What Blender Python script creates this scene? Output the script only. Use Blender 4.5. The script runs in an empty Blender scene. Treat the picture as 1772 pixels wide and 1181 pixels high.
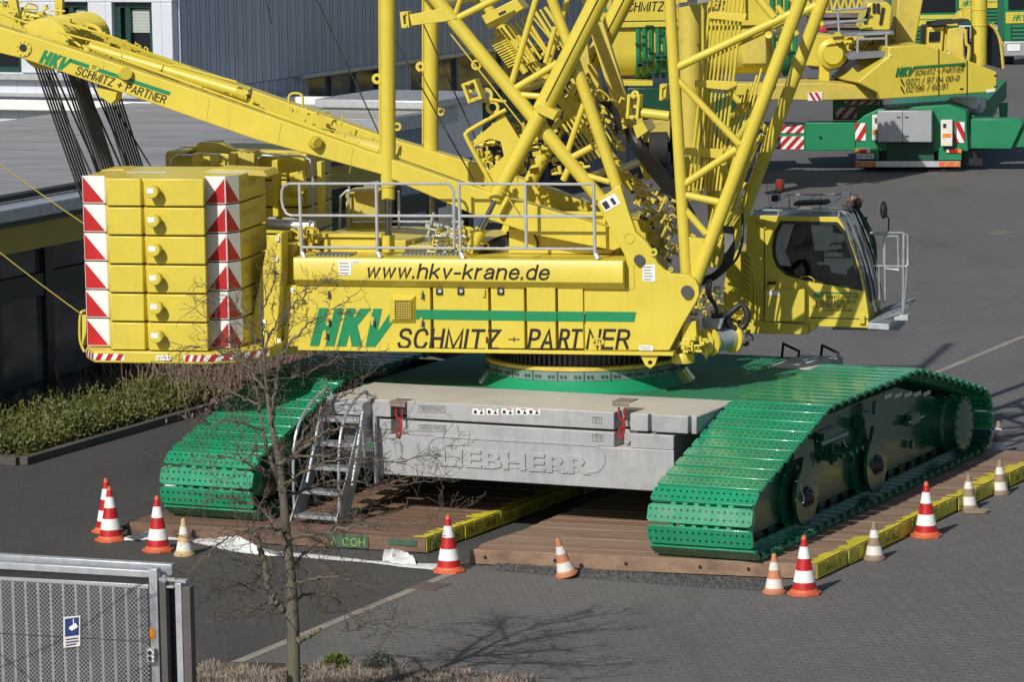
import bpy, bmesh, math, random
import numpy as np
from mathutils import Vector
from mathutils.geometry import tessellate_polygon
R = math.radians
scene = bpy.context.scene
COL = scene.collection
rnd = random.Random(7)

# ------------------------------------------------------------------ camera
F = 6700.0; TH = R(7.68); RO = R(-1.0); HC = 9.7773
r0 = np.array([1, 0, 0.]); WV = np.array([0, math.cos(TH), -math.sin(TH)]); u0 = np.array([0, math.sin(TH), math.cos(TH)])
RV = math.cos(RO)*r0 + math.sin(RO)*u0
UV = -math.sin(RO)*r0 + math.cos(RO)*u0
CAMP = np.array([0, 0, HC])
cd = bpy.data.cameras.new('camera'); cam = bpy.data.objects.new('camera', cd); COL.objects.link(cam)
cd.sensor_width = 36; cd.lens = 36*F/1772; cd.clip_start = 1; cd.clip_end = 2000
from mathutils import Matrix
cam.matrix_world = Matrix(((RV[0], UV[0], -WV[0], 0), (RV[1], UV[1], -WV[1], 0), (RV[2], UV[2], -WV[2], HC), (0, 0, 0, 1)))
scene.camera = cam

# ------------------------------------------------------------------ world, sun, exposure
SUN_EL = 37.0; SUN_AZ = R(211.5)      # where the sun stands: behind the camera, to its left
w = bpy.data.worlds.new('World'); scene.world = w; w.use_nodes = True
nt = w.node_tree; bg = nt.nodes['Background']
sky = nt.nodes.new('ShaderNodeTexSky'); sky.sky_type = 'NISHITA'; sky.sun_disc = False
sky.sun_elevation = R(SUN_EL); sky.sun_rotation = SUN_AZ
nt.links.new(sky.outputs[0], bg.inputs[0]); bg.inputs[1].default_value = 0.072
sl = bpy.data.lights.new('sun', 'SUN'); so = bpy.data.objects.new('sun', sl); COL.objects.link(so)
sl.energy = 4.4; sl.angle = R(0.5); sl.color = (1, 0.95, 0.86)
sd = Vector((math.sin(SUN_AZ)*math.cos(R(SUN_EL)), math.cos(SUN_AZ)*math.cos(R(SUN_EL)), math.sin(R(SUN_EL))))
so.rotation_euler = sd.to_track_quat('Z', 'Y').to_euler(); so.location = (-20, -20, 40)
vs = scene.view_settings; vs.view_transform = 'Standard'; vs.look = 'None'; vs.exposure = 0.0; vs.gamma = 1

# ------------------------------------------------------------------ frames: pixel -> place on a given plane of the yard
def ray(px, py): return (px-886)/F*RV + (590.5-py)/F*UV + WV
def onz(px, py, z=0.):
    r = ray(px, py); return CAMP + (z-HC)/r[2]*r
def pY(px, py, Y):
    r = ray(px, py); return CAMP + Y/r[1]*r
PS = R(25.3); L2 = np.array([math.sin(PS), math.cos(PS)]); T2 = np.array([math.cos(PS), -math.sin(PS)])
AL = R(13.4); SX = np.array([math.cos(AL), -math.sin(AL)]); SY = np.array([math.sin(AL), math.cos(AL)])
O2 = 50.3*L2 - 22.6*T2
def SW(s, c, z): p = O2 + s*SX + c*SY; return np.array([p[0], p[1], z])       # upper works: s along the boom, c across
def KW(t, l, z): p = O2 + t*T2 + l*L2; return np.array([p[0], p[1], z])       # crawlers: t across, l along
def TW(T, L, z): p = T*T2 + L*L2; return np.array([p[0], p[1], z])            # yard: T across, L along
def _hit(px, py, n, d):
    r = ray(px, py); return CAMP + (d-CAMP[:2]@n)/(r[:2]@n)*r
def P(px, py, c): return _hit(px, py, SY, c+O2@SY)
def qS(px, py, c): p = P(px, py, c); return (p[:2]-O2)@SX, p[2]
def PK(px, py, t): return _hit(px, py, T2, t+O2@T2)
def qK(px, py, t): p = PK(px, py, t); return (p[:2]-O2)@L2, p[2]
def PL(px, py, l): return _hit(px, py, L2, l+O2@L2)
def qL(px, py, l): p = PL(px, py, l); return (p[:2]-O2)@T2, p[2]
def PT(px, py, T): return _hit(px, py, T2, T)
V3SX = np.array([SX[0], SX[1], 0]); V3SY = np.array([SY[0], SY[1], 0]); V3T = np.array([T2[0], T2[1], 0]); V3L = np.array([L2[0], L2[1], 0]); VZ = np.array([0, 0, 1.])
def unit(v): return v/np.linalg.norm(v)

# ------------------------------------------------------------------ mesh builder
class MB:
    def __init__(s): s.v = []; s.f = []; s.mi = []; s.m = 0; s.pc = []
    def add(s, vs, fs):
        b = len(s.v); s.pc.append((b, len(s.f))); s.v += [tuple(float(a) for a in x) for x in vs]; s.f += [tuple(b+i for i in f) for f in fs]; s.mi += [s.m]*len(fs); return s
    def prism(s, pts, off, holes=()):
        off = np.array(off, float); pts = [np.array(p, float) for p in pts]
        if not holes:
            n = len(pts)
            return s.add(pts+[p+off for p in pts], [tuple(range(n)), tuple(range(2*n-1, n-1, -1))]+[(i, i+n, (i+1) % n+n, (i+1) % n) for i in range(n)])
        loops = [pts]+[[np.array(p, float) for p in h] for h in holes]
        tri = tessellate_polygon([[Vector(p) for p in l] for l in loops]); al = [p for l in loops for p in l]; n = len(al)
        fs = [tuple(t) for t in tri]+[tuple(i+n for i in reversed(t)) for t in tri]; b = 0
        for l in loops:
            k = len(l); fs += [(b+i, b+i+n, b+(i+1) % k+n, b+(i+1) % k) for i in range(k)]; b += k
        return s.add(al+[p+off for p in al], fs)
    def hexa(s, a, ex, ey, ez):        # a corner and three edge vectors
        a = np.array(a, float); ex, ey, ez = (np.array(e, float) for e in (ex, ey, ez))
        return s.add([a, a+ex, a+ex+ey, a+ey, a+ez, a+ex+ez, a+ex+ey+ez, a+ey+ez], [(0, 3, 2, 1), (4, 5, 6, 7), (0, 1, 5, 4), (1, 2, 6, 5), (2, 3, 7, 6), (3, 0, 4, 7)])
    def box(s, fr, a0, a1, b0, b1, z0, z1):
        p = fr(a0, b0, z0); return s.hexa(p, fr(a1, b0, z0)-p, fr(a0, b1, z0)-p, fr(a0, b0, z1)-p)
    def tube(s, a, b, r, n=12, r2=None, cap=True):
        a = np.array(a, float); b = np.array(b, float); d = unit(b-a); r2 = r if r2 is None else r2
        u = unit(np.cross(d, (0.13, 0.31, 0.94) if abs(d[2]) < .9 else (1, 0.1, 0))); v = np.cross(d, u)
        cs = [(math.cos(2*math.pi*i/n), math.sin(2*math.pi*i/n)) for i in range(n)]
        vs = [a+r*(x*u+y*v) for x, y in cs]+[b+r2*(x*u+y*v) for x, y in cs]
        fs = [(i, (i+1) % n, (i+1) % n+n, i+n) for i in range(n)]
        if cap: fs += [tuple(range(n-1, -1, -1)), tuple(range(n, 2*n))]
        return s.add(vs, fs)
    def pipe(s, pts, r, n=8, smooth=0, rr=None):
        pts = [np.array(p, float) for p in pts]
        if smooth: pts, rr = spline(pts, smooth, rr)
        k = len(pts); rr = rr or [r]*k; u = None; vs = []
        for i in range(k):
            d = unit(pts[min(i+1, k-1)]-pts[max(i-1, 0)]+1e-9)
            if u is None: u = np.cross(d, (0.13, 0.31, 0.94) if abs(d[2]) < .9 else (1, 0.1, 0))
            u = unit(u-(u@d)*d); v = np.cross(d, u)
            vs += [pts[i]+rr[i]*(math.cos(2*math.pi*j/n)*u+math.sin(2*math.pi*j/n)*v) for j in range(n)]
        fs = [(i*n+j, i*n+(j+1) % n, (i+1)*n+(j+1) % n, (i+1)*n+j) for i in range(k-1) for j in range(n)]
        return s.add(vs, fs+[tuple(range(n-1, -1, -1)), tuple(range((k-1)*n, k*n))])
    def lathe(s, c, ax, prof, n=32, ang=None):   # prof: (radius, distance along ax)
        c = np.array(c, float); ax = unit(np.array(ax, float)); u = unit(np.cross(ax, (0.13, 0.31, 0.94) if abs(ax[2]) < .9 else (1, 0, 0))); v = np.cross(ax, u); k = len(prof)
        vs = [c+h*ax+r*(math.cos(2*math.pi*j/n)*u+math.sin(2*math.pi*j/n)*v) for r, h in prof for j in range(n)]
        fs = [(i*n+j, i*n+(j+1) % n, (i+1)*n+(j+1) % n, (i+1)*n+j) for i in range(k-1) for j in range(n)]
        return s.add(vs, fs+[tuple(range(n-1, -1, -1)), tuple(range((k-1)*n, k*n))])
    def ring(s, c, ax, ro, ri, h, n=20):
        c = np.array(c, float); ax = unit(np.array(ax, float)); u = unit(np.cross(ax, (0.13, 0.31, 0.94) if abs(ax[2]) < .9 else (1, 0, 0))); v = np.cross(ax, u)
        q = ((ro, 0), (ro, h), (ri, h), (ri, 0)); vs = [c+hh*ax+r*(math.cos(2*math.pi*j/n)*u+math.sin(2*math.pi*j/n)*v) for r, hh in q for j in range(n)]
        return s.add(vs, [(i*n+j, i*n+(j+1) % n, ((i+1) % 4)*n+(j+1) % n, ((i+1) % 4)*n+j) for i in range(4) for j in range(n)])
    def sph(s, c, r, n=10, sc=(1, 1, 1)):
        prof = [(math.sin(math.pi*i/n), -math.cos(math.pi*i/n)) for i in range(n+1)]; m = n+2; c = np.array(c, float)
        vs = [c+r*np.array([a*math.cos(2*math.pi*j/m)*sc[0], a*math.sin(2*math.pi*j/m)*sc[1], h*sc[2]]) for a, h in prof for j in range(m)]
        return s.add(vs, [(i*m+j, i*m+(j+1) % m, (i+1)*m+(j+1) % m, (i+1)*m+j) for i in range(n) for j in range(m)])
    def build(s, name, mat, parent=None, smooth=38, bevel=0, loc=None, label=None, recalc=True):
        if parent is not None and name in SPLIT and len(s.pc) > 1:      # one object for every piece
            out = None; ends = s.pc[1:]+[(len(s.v), len(s.f))]
            for (v0, f0), (v1, f1) in zip(s.pc, ends):
                q = MB(); q.v = s.v[v0:v1]; q.f = [tuple(i-v0 for i in f) for f in s.f[f0:f1]]; q.mi = s.mi[f0:f1]; q.pc = [(0, 0)]
                ob = q.build(name, mat, parent, smooth, bevel, loc, label, recalc); out = out or ob
            return out
        me = bpy.data.meshes.new(name)
        vs = np.array(s.v)
        if parent is not None: o = ORG[parent]
        else: o = np.array(loc, float) if loc is not None else np.array([(vs[:, 0].min()+vs[:, 0].max())/2, (vs[:, 1].min()+vs[:, 1].max())/2, vs[:, 2].min()])
        me.from_pydata([tuple(x) for x in (vs-o)], [], s.f)
        mats = mat if isinstance(mat, (list, tuple)) else [mat]
        for m in mats: me.materials.append(m)
        if len(mats) > 1: me.polygons.foreach_set('material_index', s.mi)
        if recalc:
            bm = bmesh.new(); bm.from_mesh(me); bmesh.ops.recalc_face_normals(bm, faces=bm.faces); bm.to_mesh(me); bm.free()
        if smooth: me.shade_smooth(); me.set_sharp_from_angle(angle=R(smooth))
        ob = bpy.data.objects.new(name, me); COL.objects.link(ob)
        ORG[ob] = o
        if parent is not None: ob.parent = parent
        else: ob.location = o
        if label: ob['label'] = label
        if bevel:
            b = ob.modifiers.new('bevel', 'BEVEL'); b.width = bevel; b.segments = 2; b.limit_method = 'ANGLE'; b.angle_limit = R(50)
        return ob
ORG = {}
SPLIT = set('beam_bracket door_lock lock_barrel door_hinge rail_socket hydraulic_hose hydraulic_line boom_line line_clamp prop_plate boom_pin pin_collar stay_rope hoist_rope guide_ring stack_rail lever_plate beam_pulley phone_symbol folded_rail gate_bar stack_cap roof_lamp cab_console tie_wire tension_wire outrigger wheel walkway hood_vent bracket_pin valve_block side_cabinet support_plate trestle lamp_panel cab_window body mudguard rear_frame winch_drum cab_paper outrigger_bore cabinet_symbol cabinet_tag deck_edge perforated_plate mat_bolt idler_wheel track_roller vent_slot line_bundle boom_cross_brace hose_reel filler_cap grab_handle roller_bracket sill_rail side_arm cylinder_lug reflector operator_cab headlight platform_post floodlight ring_bolt lower_wall drip_edge gate_window window name_board boom_stub line_clamp'.split())
def spline(pts, k, rr=None):
    out = []; ro = []
    n = len(pts); rr = rr or [1]*n
    for i in range(n-1):
        p0, p1, p2, p3 = pts[max(i-1, 0)], pts[i], pts[i+1], pts[min(i+2, n-1)]
        for j in range(k):
            t = j/k; out.append(.5*((2*p1)+(-p0+p2)*t+(2*p0-5*p1+4*p2-p3)*t*t+(-p0+3*p1-3*p2+p3)*t**3)); ro.append(rr[i]*(1-t)+rr[i+1]*t)
    out.append(pts[-1]); ro.append(rr[-1]); return out, (ro if rr[0] != 1 else None)
def tag(o, label, cat, group=None, kind=None):
    if label: o['label'] = label
    if cat: o['category'] = cat
    if group: o['group'] = group
    if kind: o['kind'] = kind
    return o
def thing(name, label, cat, loc, group=None):
    o = bpy.data.objects.new(name, None); COL.objects.link(o); o.location = tuple(float(x) for x in loc); o.empty_display_size = .3
    ORG[o] = np.array(loc, float); return tag(o, label, cat, group)
def dup(root, loc=None, rotz=None, label=None, group=None, rot=None, parent=None):
    c = root.copy(); COL.objects.link(c); ORG[c] = ORG[root]
    if parent: c.parent = parent
    if loc is not None: c.location = tuple(float(x) for x in loc); ORG[c] = np.array(loc, float)
    if rotz is not None: c.rotation_euler = (0, 0, rotz)
    if rot is not None: c.rotation_euler = rot
    if label: c['label'] = label
    if group: c['group'] = group
    for ch in [x for x in bpy.data.objects if x.parent == root]: dup(ch, parent=c)
    return c
def structure(o): o['kind'] = 'structure'; return o

# ------------------------------------------------------------------ materials
class N:
    def __init__(s, name):
        s.m = bpy.data.materials.new(name); s.m.use_nodes = True; s.t = s.m.node_tree; s.b = s.t.nodes['Principled BSDF']; s.o = s.t.nodes['Material Output']
    def n(s, ty, **k):
        x = s.t.nodes.new(ty)
        for a, v in k.items():
            if a.startswith('i_'): x.inputs[a[2:].replace('_', ' ')].default_value = v
            else: setattr(x, a, v)
        return x
    def l(s, a, b): s.t.links.new(a, b)
    def mth(s, op, a, b=None, c=None):
        x = s.t.nodes.new('ShaderNodeMath'); x.operation = op
        for i, v in enumerate((a, b, c)):
            if v is None: continue
            if isinstance(v, (int, float)): x.inputs[i].default_value = v
            else: s.l(v, x.inputs[i])
        return x.outputs[0]
    def mix(s, fac, a, b):
        x = s.t.nodes.new('ShaderNodeMix'); x.data_type = 'RGBA'
        for i, v in ((0, fac), (6, a), (7, b)):
            if isinstance(v, (int, float)): x.inputs[i].default_value = v
            elif isinstance(v, (tuple, list)): x.inputs[i].default_value = (*v[:3], 1)
            else: s.l(v, x.inputs[i])
        return x.outputs[2]
    def ramp(s, fac, lo, hi):
        x = s.t.nodes.new('ShaderNodeMapRange'); x.inputs[1].default_value = lo; x.inputs[2].default_value = hi; s.l(fac, x.inputs[0]); return x.outputs[0]
    def pos(s): return s.n('ShaderNodeNewGeometry').outputs['Position']
    def obj(s): return s.n('ShaderNodeTexCoord').outputs['Object']
    def noise(s, scale, detail=3, vec=None, rough=.55):
        x = s.n('ShaderNodeTexNoise'); x.inputs['Scale'].default_value = scale; x.inputs['Detail'].default_value = detail; x.inputs['Roughness'].default_value = rough
        if vec is not None: s.l(vec, x.inputs['Vector'])
        return x.outputs['Fac']
    def scl(s, vec, x, y, z, rz=0):
        m = s.n('ShaderNodeMapping'); m.inputs['Scale'].default_value = (x, y, z); m.inputs['Rotation'].default_value = (0, 0, rz); s.l(vec, m.inputs['Vector']); return m.outputs[0]
    def bump(s, h, strength=.3, dist=.01):
        b = s.n('ShaderNodeBump'); b.inputs['Strength'].default_value = strength; b.inputs['Distance'].default_value = dist; s.l(h, b.inputs['Height']); s.l(b.outputs[0], s.b.inputs['Normal'])
    def set(s, rough=.5, metal=0, col=None, spec=None, coat=0):
        if isinstance(rough, (int, float)): s.b.inputs['Roughness'].default_value = rough
        else: s.l(rough, s.b.inputs['Roughness'])
        s.b.inputs['Metallic'].default_value = metal
        if spec is not None: s.b.inputs['Specular IOR Level'].default_value = spec
        if coat: s.b.inputs['Coat Weight'].default_value = coat; s.b.inputs['Coat Roughness'].default_value = .08
        if col is not None:
            if isinstance(col, (tuple, list)): s.b.inputs['Base Color'].default_value = (*col[:3], 1)
            else: s.l(col, s.b.inputs['Base Color'])
        return s.m
def sc(c, k): return tuple(min(1, a*k) for a in c)
def paint(name, c, rough=.4, var=.10, dirt=.0, dirtc=(.12, .09, .06), metal=0, scale=1.6, bump=0, coat=0, streak=0):
    m = N(name); p = m.pos(); f = m.ramp(m.noise(scale, 5, p), .35, .65)
    col = m.mix(f, sc(c, 1-var), sc(c, 1+var*.6))
    f2 = m.noise(23, 4, p); col = m.mix(m.mth('MULTIPLY', m.ramp(f2, .45, .8), var*1.4), col, sc(c, .75))
    if streak:
        col = m.mix(m.mth('MULTIPLY', m.ramp(m.noise(1.3, 5, m.scl(p, 7, 7, .45), .65), .52, .8), streak), col, dirtc)
    if dirt:
        g = m.mth('MULTIPLY', m.ramp(m.noise(5.5, 6, p, .7), .5, .78), dirt); col = m.mix(g, col, dirtc)
    rr = m.mth('ADD', m.mth('MULTIPLY', f2, .25), rough-.12)
    if bump: m.bump(m.noise(60, 3, p), bump, .01)
    return m.set(rr, metal, col, coat=coat)
YEL = (.615, .502, .060)
M = {}
M['yellow'] = paint('yellow_paint', YEL, .36, .05, .22, (.42, .31, .06), streak=.22)
M['yellow_worn'] = paint('worn_yellow_paint', (.56, .45, .078), .5, .1, .45, (.24, .19, .09), bump=.1)
M['green_shade'] = paint('shaded_green_paint', (.010, .095, .048), .2, .15, .45, (.03, .06, .045), coat=.2)  # track green with the shade of side frame and hidden shoes in its colour
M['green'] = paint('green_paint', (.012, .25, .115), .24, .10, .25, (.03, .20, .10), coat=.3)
M['green_deck'] = paint('dusty_green_paint', (.022, .19, .09), .68, .12, .5, (.07, .15, .09))
M['logo_green'] = paint('logo_green', (.008, .22, .085), .4, .03)
M['black'] = paint('black_print', (.012, .011, .01), .5, .05)
M['rubber'] = paint('black_rubber', (.014, .014, .016), .42, .2)
M['darksteel'] = paint('dark_steel', (.05, .05, .055), .45, .2, .3, (.08, .06, .04), metal=.6)
M['void'] = paint('dark_interior', (.02, .02, .022), .7, .1)
M['chrome'] = paint('chromed_rod', (.32, .33, .38), .16, .05, metal=1)
M['galv'] = paint('galvanised_steel', (.50, .53, .57), .42, .14, .3, (.32, .34, .37), metal=.55, scale=9)
M['galv_light'] = paint('bright_galvanised_steel', (.60, .62, .65), .36, .10, .15, (.4, .4, .4), metal=.55, scale=8)
M['white'] = paint('white_paint', (.78, .78, .77), .45, .05, .2, (.5, .48, .44))
M['red'] = paint('red_reflective', (.46, .012, .016), .4, .12, .25, (.22, .05, .04))
M['orange_red'] = paint('orange_red_plastic', (.62, .045, .018), .5, .12, .2, (.25, .05, .03))
M['orange'] = paint('orange_rubber', (.62, .13, .05), .6, .12, .35, (.25, .1, .06))
M['old_orange'] = paint('faded_orange_plastic', (.50, .20, .10), .7, .15, .5, (.30, .20, .13))
M['old_brown'] = paint('grimy_brown_plastic', (.27, .20, .14), .75, .15, .5, (.16, .12, .09))
M['old_tan'] = paint('faded_tan_plastic', (.50, .36, .17), .7, .15, .4, (.3, .22, .12))
M['old_white'] = paint('grubby_white_plastic', (.66, .64, .6), .6, .1, .5, (.36, .32, .27))
M['grey_box'] = paint('grey_sheet_metal', (.40, .42, .45), .4, .06, .1, metal=.4)
M['blue_sign'] = paint('blue_print', (.012, .03, .15), .5, .05)
M['amber'] = paint('amber_lens', (.75, .25, .02), .25, .05)
M['tail_red'] = paint('red_lens', (.45, .01, .01), .2, .05)
M['beacon'] = paint('red_brown_lens', (.22, .03, .012), .2, .1)
M['skin'] = paint('skin', (.55, .30, .22), .5, .08)
M['jacket'] = paint('dark_green_cloth', (.012, .03, .024), .8, .15)
M['seat'] = paint('dark_grey_upholstery', (.03, .03, .035), .8, .1)
M['tyre'] = paint('tyre_rubber', (.016, .016, .017), .75, .15)
M['galv_mid'] = paint('weathered_galvanised_steel', (.36, .38, .41), .45, .14, .3, (.25, .27, .29), metal=.55, scale=9)
M['grating'] = paint('grey_grating', (.25, .27, .30), .5, .2, metal=.5)
def glass(name, tint=(.55, .62, .62), mixf=.5):
    m = N(name); t = m.t
    tr = m.n('ShaderNodeBsdfTransparent'); tr.inputs[0].default_value = (*tint, 1)
    gl = m.n('ShaderNodeBsdfGlossy'); gl.inputs['Roughness'].default_value = .03
    fr = m.n('ShaderNodeFresnel'); fr.inputs[0].default_value = 1.5
    mx = m.n('ShaderNodeMixShader'); m.l(fr.outputs[0], mx.inputs[0]); m.l(tr.outputs[0], mx.inputs[1]); m.l(gl.outputs[0], mx.inputs[2]); m.l(mx.outputs[0], m.o.inputs[0]); return m.m
M['glass'] = glass('cab_glass'); M['dark_glass'] = paint('dark_window_glass', (.012, .015, .018), .06, .05)
def dull_glass():
    m = N('office_window_glass'); p = m.pos(); f = m.ramp(m.noise(.55, 2, m.scl(p, 1, 1, 2.2)), .35, .7)
    return m.set(.08, 0, m.mix(f, (.035, .037, .041), (.17, .175, .185)))
M['office_glass'] = dull_glass()
def blinds():
    m = N('window_blind'); x = m.n('ShaderNodeSeparateXYZ'); m.l(m.pos(), x.inputs[0])
    f = m.mth('FRACT', m.mth('MULTIPLY', x.outputs[2], 14)); return m.set(.6, 0, m.mix(m.ramp(f, .0, .3), (.20, .23, .22), (.36, .40, .38)))
M['blind'] = blinds()
def corrug(name, c, per, nrm2, depth=.02, c2=None):
    m = N(name); x = m.n('ShaderNodeSeparateXYZ'); m.l(m.pos(), x.inputs[0])
    u = m.mth('ADD', m.mth('MULTIPLY', x.outputs[0], float(nrm2[0])), m.mth('MULTIPLY', x.outputs[1], float(nrm2[1])))
    f = m.mth('FRACT', m.mth('DIVIDE', u, per)); tri = m.mth('ABSOLUTE', m.mth('SUBTRACT', f, .5)); h = m.ramp(tri, .12, .22)
    m.bump(h, 1, depth); v = m.noise(.5, 3, m.pos())
    edge = m.mth('MULTIPLY', m.ramp(m.mth('ABSOLUTE', m.mth('SUBTRACT', tri, .17)), .07, .0), .7)
    col = m.mix(v, sc(c, .85), sc(c, 1.12)); return m.set(.45, .1, m.mix(edge, col, sc(c, .5)))
def shoe_mat():
    m = N('green_track_shoe_paint'); x = m.n('ShaderNodeSeparateXYZ'); m.l(m.obj(), x.inputs[0])
    fx = m.mth('SUBTRACT', m.mth('FRACT', m.mth('MULTIPLY', m.mth('ADD', x.outputs[0], 5.0), 11.5)), .5)
    ay = m.mth('SUBTRACT', m.mth('ABSOLUTE', x.outputs[1]), .052)
    d = m.mth('SQRT', m.mth('ADD', m.mth('POWER', m.mth('DIVIDE', fx, 11.5), 2), m.mth('POWER', ay, 2)))
    hole = m.mth('LESS_THAN', d, .017)
    out = m.mth('LESS_THAN', m.mth('ABSOLUTE', x.outputs[0]), .70)
    hole = m.mth('MULTIPLY', hole, out)
    p = m.pos(); f = m.ramp(m.noise(1.3, 5, p), .35, .65); c = (.012, .25, .118)
    col = m.mix(f, sc(c, .85), sc(c, 1.12)); col = m.mix(m.mth('MULTIPLY', m.ramp(m.noise(7, 5, p), .5, .75), .3), col, (.05, .2, .11))
    col = m.mix(hole, col, (.006, .02, .012))
    m.bump(m.mth('ADD', m.mth('MULTIPLY', hole, -1), m.mth('MULTIPLY', m.noise(14, 3, p), .12)), .7, .012)
    dr = m.ramp(m.noise(3.1, 6, p, .75), .52, .74); col = m.mix(m.mth('MULTIPLY', dr, .5), col, (.07, .17, .11)); col = m.mix(m.mth('MULTIPLY', m.mth('GREATER_THAN', m.noise(26, 4, m.scl(p, 1, 1, 1), .6), .70), .6), col, (.16, .24, .19))
    return m.set(m.mth('ADD', m.mth('MULTIPLY', dr, .25), m.mth('ADD', .15, m.mth('MULTIPLY', m.noise(9, 4, p), .28))), 0, col, coat=.25)
M['shoe'] = shoe_mat()
def concrete():
    m = N('weathered_silver_ballast_paint'); p = m.pos(); v = m.scl(p, 9, 9, .7)
    st = m.ramp(m.noise(2.2, 5, v), .3, .75); bl = m.ramp(m.noise(1.1, 6, p, .7), .3, .72)
    col = m.mix(bl, (.27, .285, .31), (.40, .41, .425)); col = m.mix(m.mth('MULTIPLY', st, .5), col, (.45, .455, .46))
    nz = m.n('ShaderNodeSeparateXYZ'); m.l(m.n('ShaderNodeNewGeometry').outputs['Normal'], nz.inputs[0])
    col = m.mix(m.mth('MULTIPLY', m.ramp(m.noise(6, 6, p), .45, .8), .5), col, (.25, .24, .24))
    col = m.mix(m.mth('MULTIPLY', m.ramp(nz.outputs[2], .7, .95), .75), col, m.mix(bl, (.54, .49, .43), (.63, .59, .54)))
    m.bump(m.noise(40, 4, p), .25, .01); return m.set(.5, .12, col)
M['ballast'] = concrete()
def wood(name, base, dark, ang, endc=None):
    m = N(name); p = m.pos(); v = m.scl(p, 1, 1, 1, ang); g = m.noise(1.0, 6, m.scl(v, .7, 22, 6), .7); b = m.noise(.8, 3, v)
    per = m.n('ShaderNodeObjectInfo').outputs['Random']
    col = m.mix(m.ramp(g, .3, .7), dark, base); col = m.mix(m.mth('MULTIPLY', m.ramp(b, .35, .7), .55), col, sc(base, .55))
    col = m.mix(m.mth('MULTIPLY', per, .35), col, sc(dark, 1.1))
    col = m.mix(m.mth('MULTIPLY', m.ramp(m.noise(9, 5, m.scl(v, .5, 4, 4)), .6, .8), .4), col, (.30, .24, .19))
    isl = m.n('ShaderNodeNewGeometry').outputs['Random Per Island']; col = m.mix(m.mth('MULTIPLY', isl, .55), col, sc(dark, .75)); col = m.mix(m.mth('MULTIPLY', m.mth('GREATER_THAN', isl, .8), .35), col, (.34, .25, .18))
    m.bump(g, .6, .012); return m.set(.75, 0, col)
# ================================================================== GROUND
def paving(name, c1, c2, joint, bw, bh, dots):
    m = N(name); p = m.pos(); v = m.scl(p, 1, 1, 1, PS)
    br = m.n('ShaderNodeTexBrick'); m.l(v, br.inputs['Vector']); br.offset = .5
    for k, x in (('Scale', 1.0), ('Mortar Size', .010), ('Mortar Smooth', .3), ('Bias', 0), ('Brick Width', bw), ('Row Height', bh)): br.inputs[k].default_value = x
    br.inputs['Color1'].default_value = (*c1, 1); br.inputs['Color2'].default_value = (*c2, 1); br.inputs['Mortar'].default_value = (*joint, 1)
    br2 = m.n('ShaderNodeTexBrick'); m.l(v, br2.inputs['Vector']); br2.offset = .5
    for k, x in (('Scale', 1.0), ('Mortar Size', .035), ('Mortar Smooth', .2), ('Brick Width', bw), ('Row Height', bh)): br2.inputs[k].default_value = x
    vx = m.n('ShaderNodeSeparateXYZ'); m.l(v, vx.inputs[0])
    # the wide dark corner of every stone: only part of each joint is open
    fx = m.mth('ABSOLUTE', m.mth('SUBTRACT', m.mth('FRACT', m.mth('DIVIDE', vx.outputs[0], bw*.5)), .5))
    dot = m.mth('MULTIPLY', m.mth('LESS_THAN', fx, .14), br2.outputs['Fac'])
    dot = m.mth('MULTIPLY', dot, m.ramp(m.noise(7, 2, p), .40, .52))
    big = m.ramp(m.noise(.16, 5, p), .3, .72); mid = m.ramp(m.noise(1.1, 5, p, .65), .3, .7)
    col = m.mix(m.mth('MULTIPLY', mid, .4), br.outputs['Color'], sc(c1, .82)); col = m.mix(m.mth('MULTIPLY', big, .38), col, sc(c2, 1.22))
    st = m.ramp(m.noise(.55, 4, m.scl(p, 1, .22, 1, R(-25))), .56, .7); col = m.mix(m.mth('MULTIPLY', st, .42), col, sc(c1, .55)); oil = m.ramp(m.noise(.9, 5, p, .75), .66, .74); col = m.mix(m.mth('MULTIPLY', oil, .4), col, sc(c1, .4))
    spots = m.mth('GREATER_THAN', m.noise(2.6, 2, m.scl(p, 1, 2, 1)), .775); col = m.mix(m.mth('MULTIPLY', spots, .45), col, (.34, .33, .31))
    col = m.mix(m.mth('MULTIPLY', m.ramp(m.noise(30, 3, p), .35, .7), .3), col, sc(c1, .7))
    col = m.mix(m.mth('MULTIPLY', dot, dots), col, sc(joint, .7))
    m.bump(m.mth('ADD', m.mth('MULTIPLY', br.outputs['Fac'], -1), m.mth('MULTIPLY', m.noise(50, 3, p), .3)), .35, .006); return m.set(.8, 0, col)
PAV = paving('grey_paving', (.118, .113, .112), (.146, .141, .139), (.072, .068, .066), .20, .165, .85)
PAVD = paving('dark_paving', (.056, .0545, .0545), (.068, .066, .066), (.041, .040, .040), .20, .165, .5)
b = MB(); b.add([(-500, -100, -.02), (500, -100, -.02), (500, 900, -.02), (-500, 900, -.02)], [(0, 1, 2, 3)]); structure(b.build('ground', PAVD, loc=(0, 0, 0)))
def tl_sheet(name, mat, T0, T1, L0, L1, z):
    b = MB(); b.add([TW(T0, L0, z), TW(T1, L0, z), TW(T1, L1, z), TW(T0, L1, z)], [(0, 1, 2, 3)]); return structure(b.build(name, mat, loc=(0, 0, 0)))
KT = -22.05
tl_sheet('paved_yard', PAV, KT+.07, 45, 20, 260, 0.0)
tl_sheet('dark_paved_yard', PAVD, -90, KT-.07, 20, 62, 0.0)
tl_sheet('rear_paved_yard', PAV, -90, KT-.07, 62, 260, 0.0)
kerbm = paint('pale_kerb_stone', (.27, .245, .215), .8, .15, .5, (.16, .15, .13), bump=.3)
b = MB(); b.box(TW, KT-.07, KT+.07, 20, 230, -.1, .006); structure(b.build('kerb_strip', kerbm, loc=(0, 0, 0)))
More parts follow.
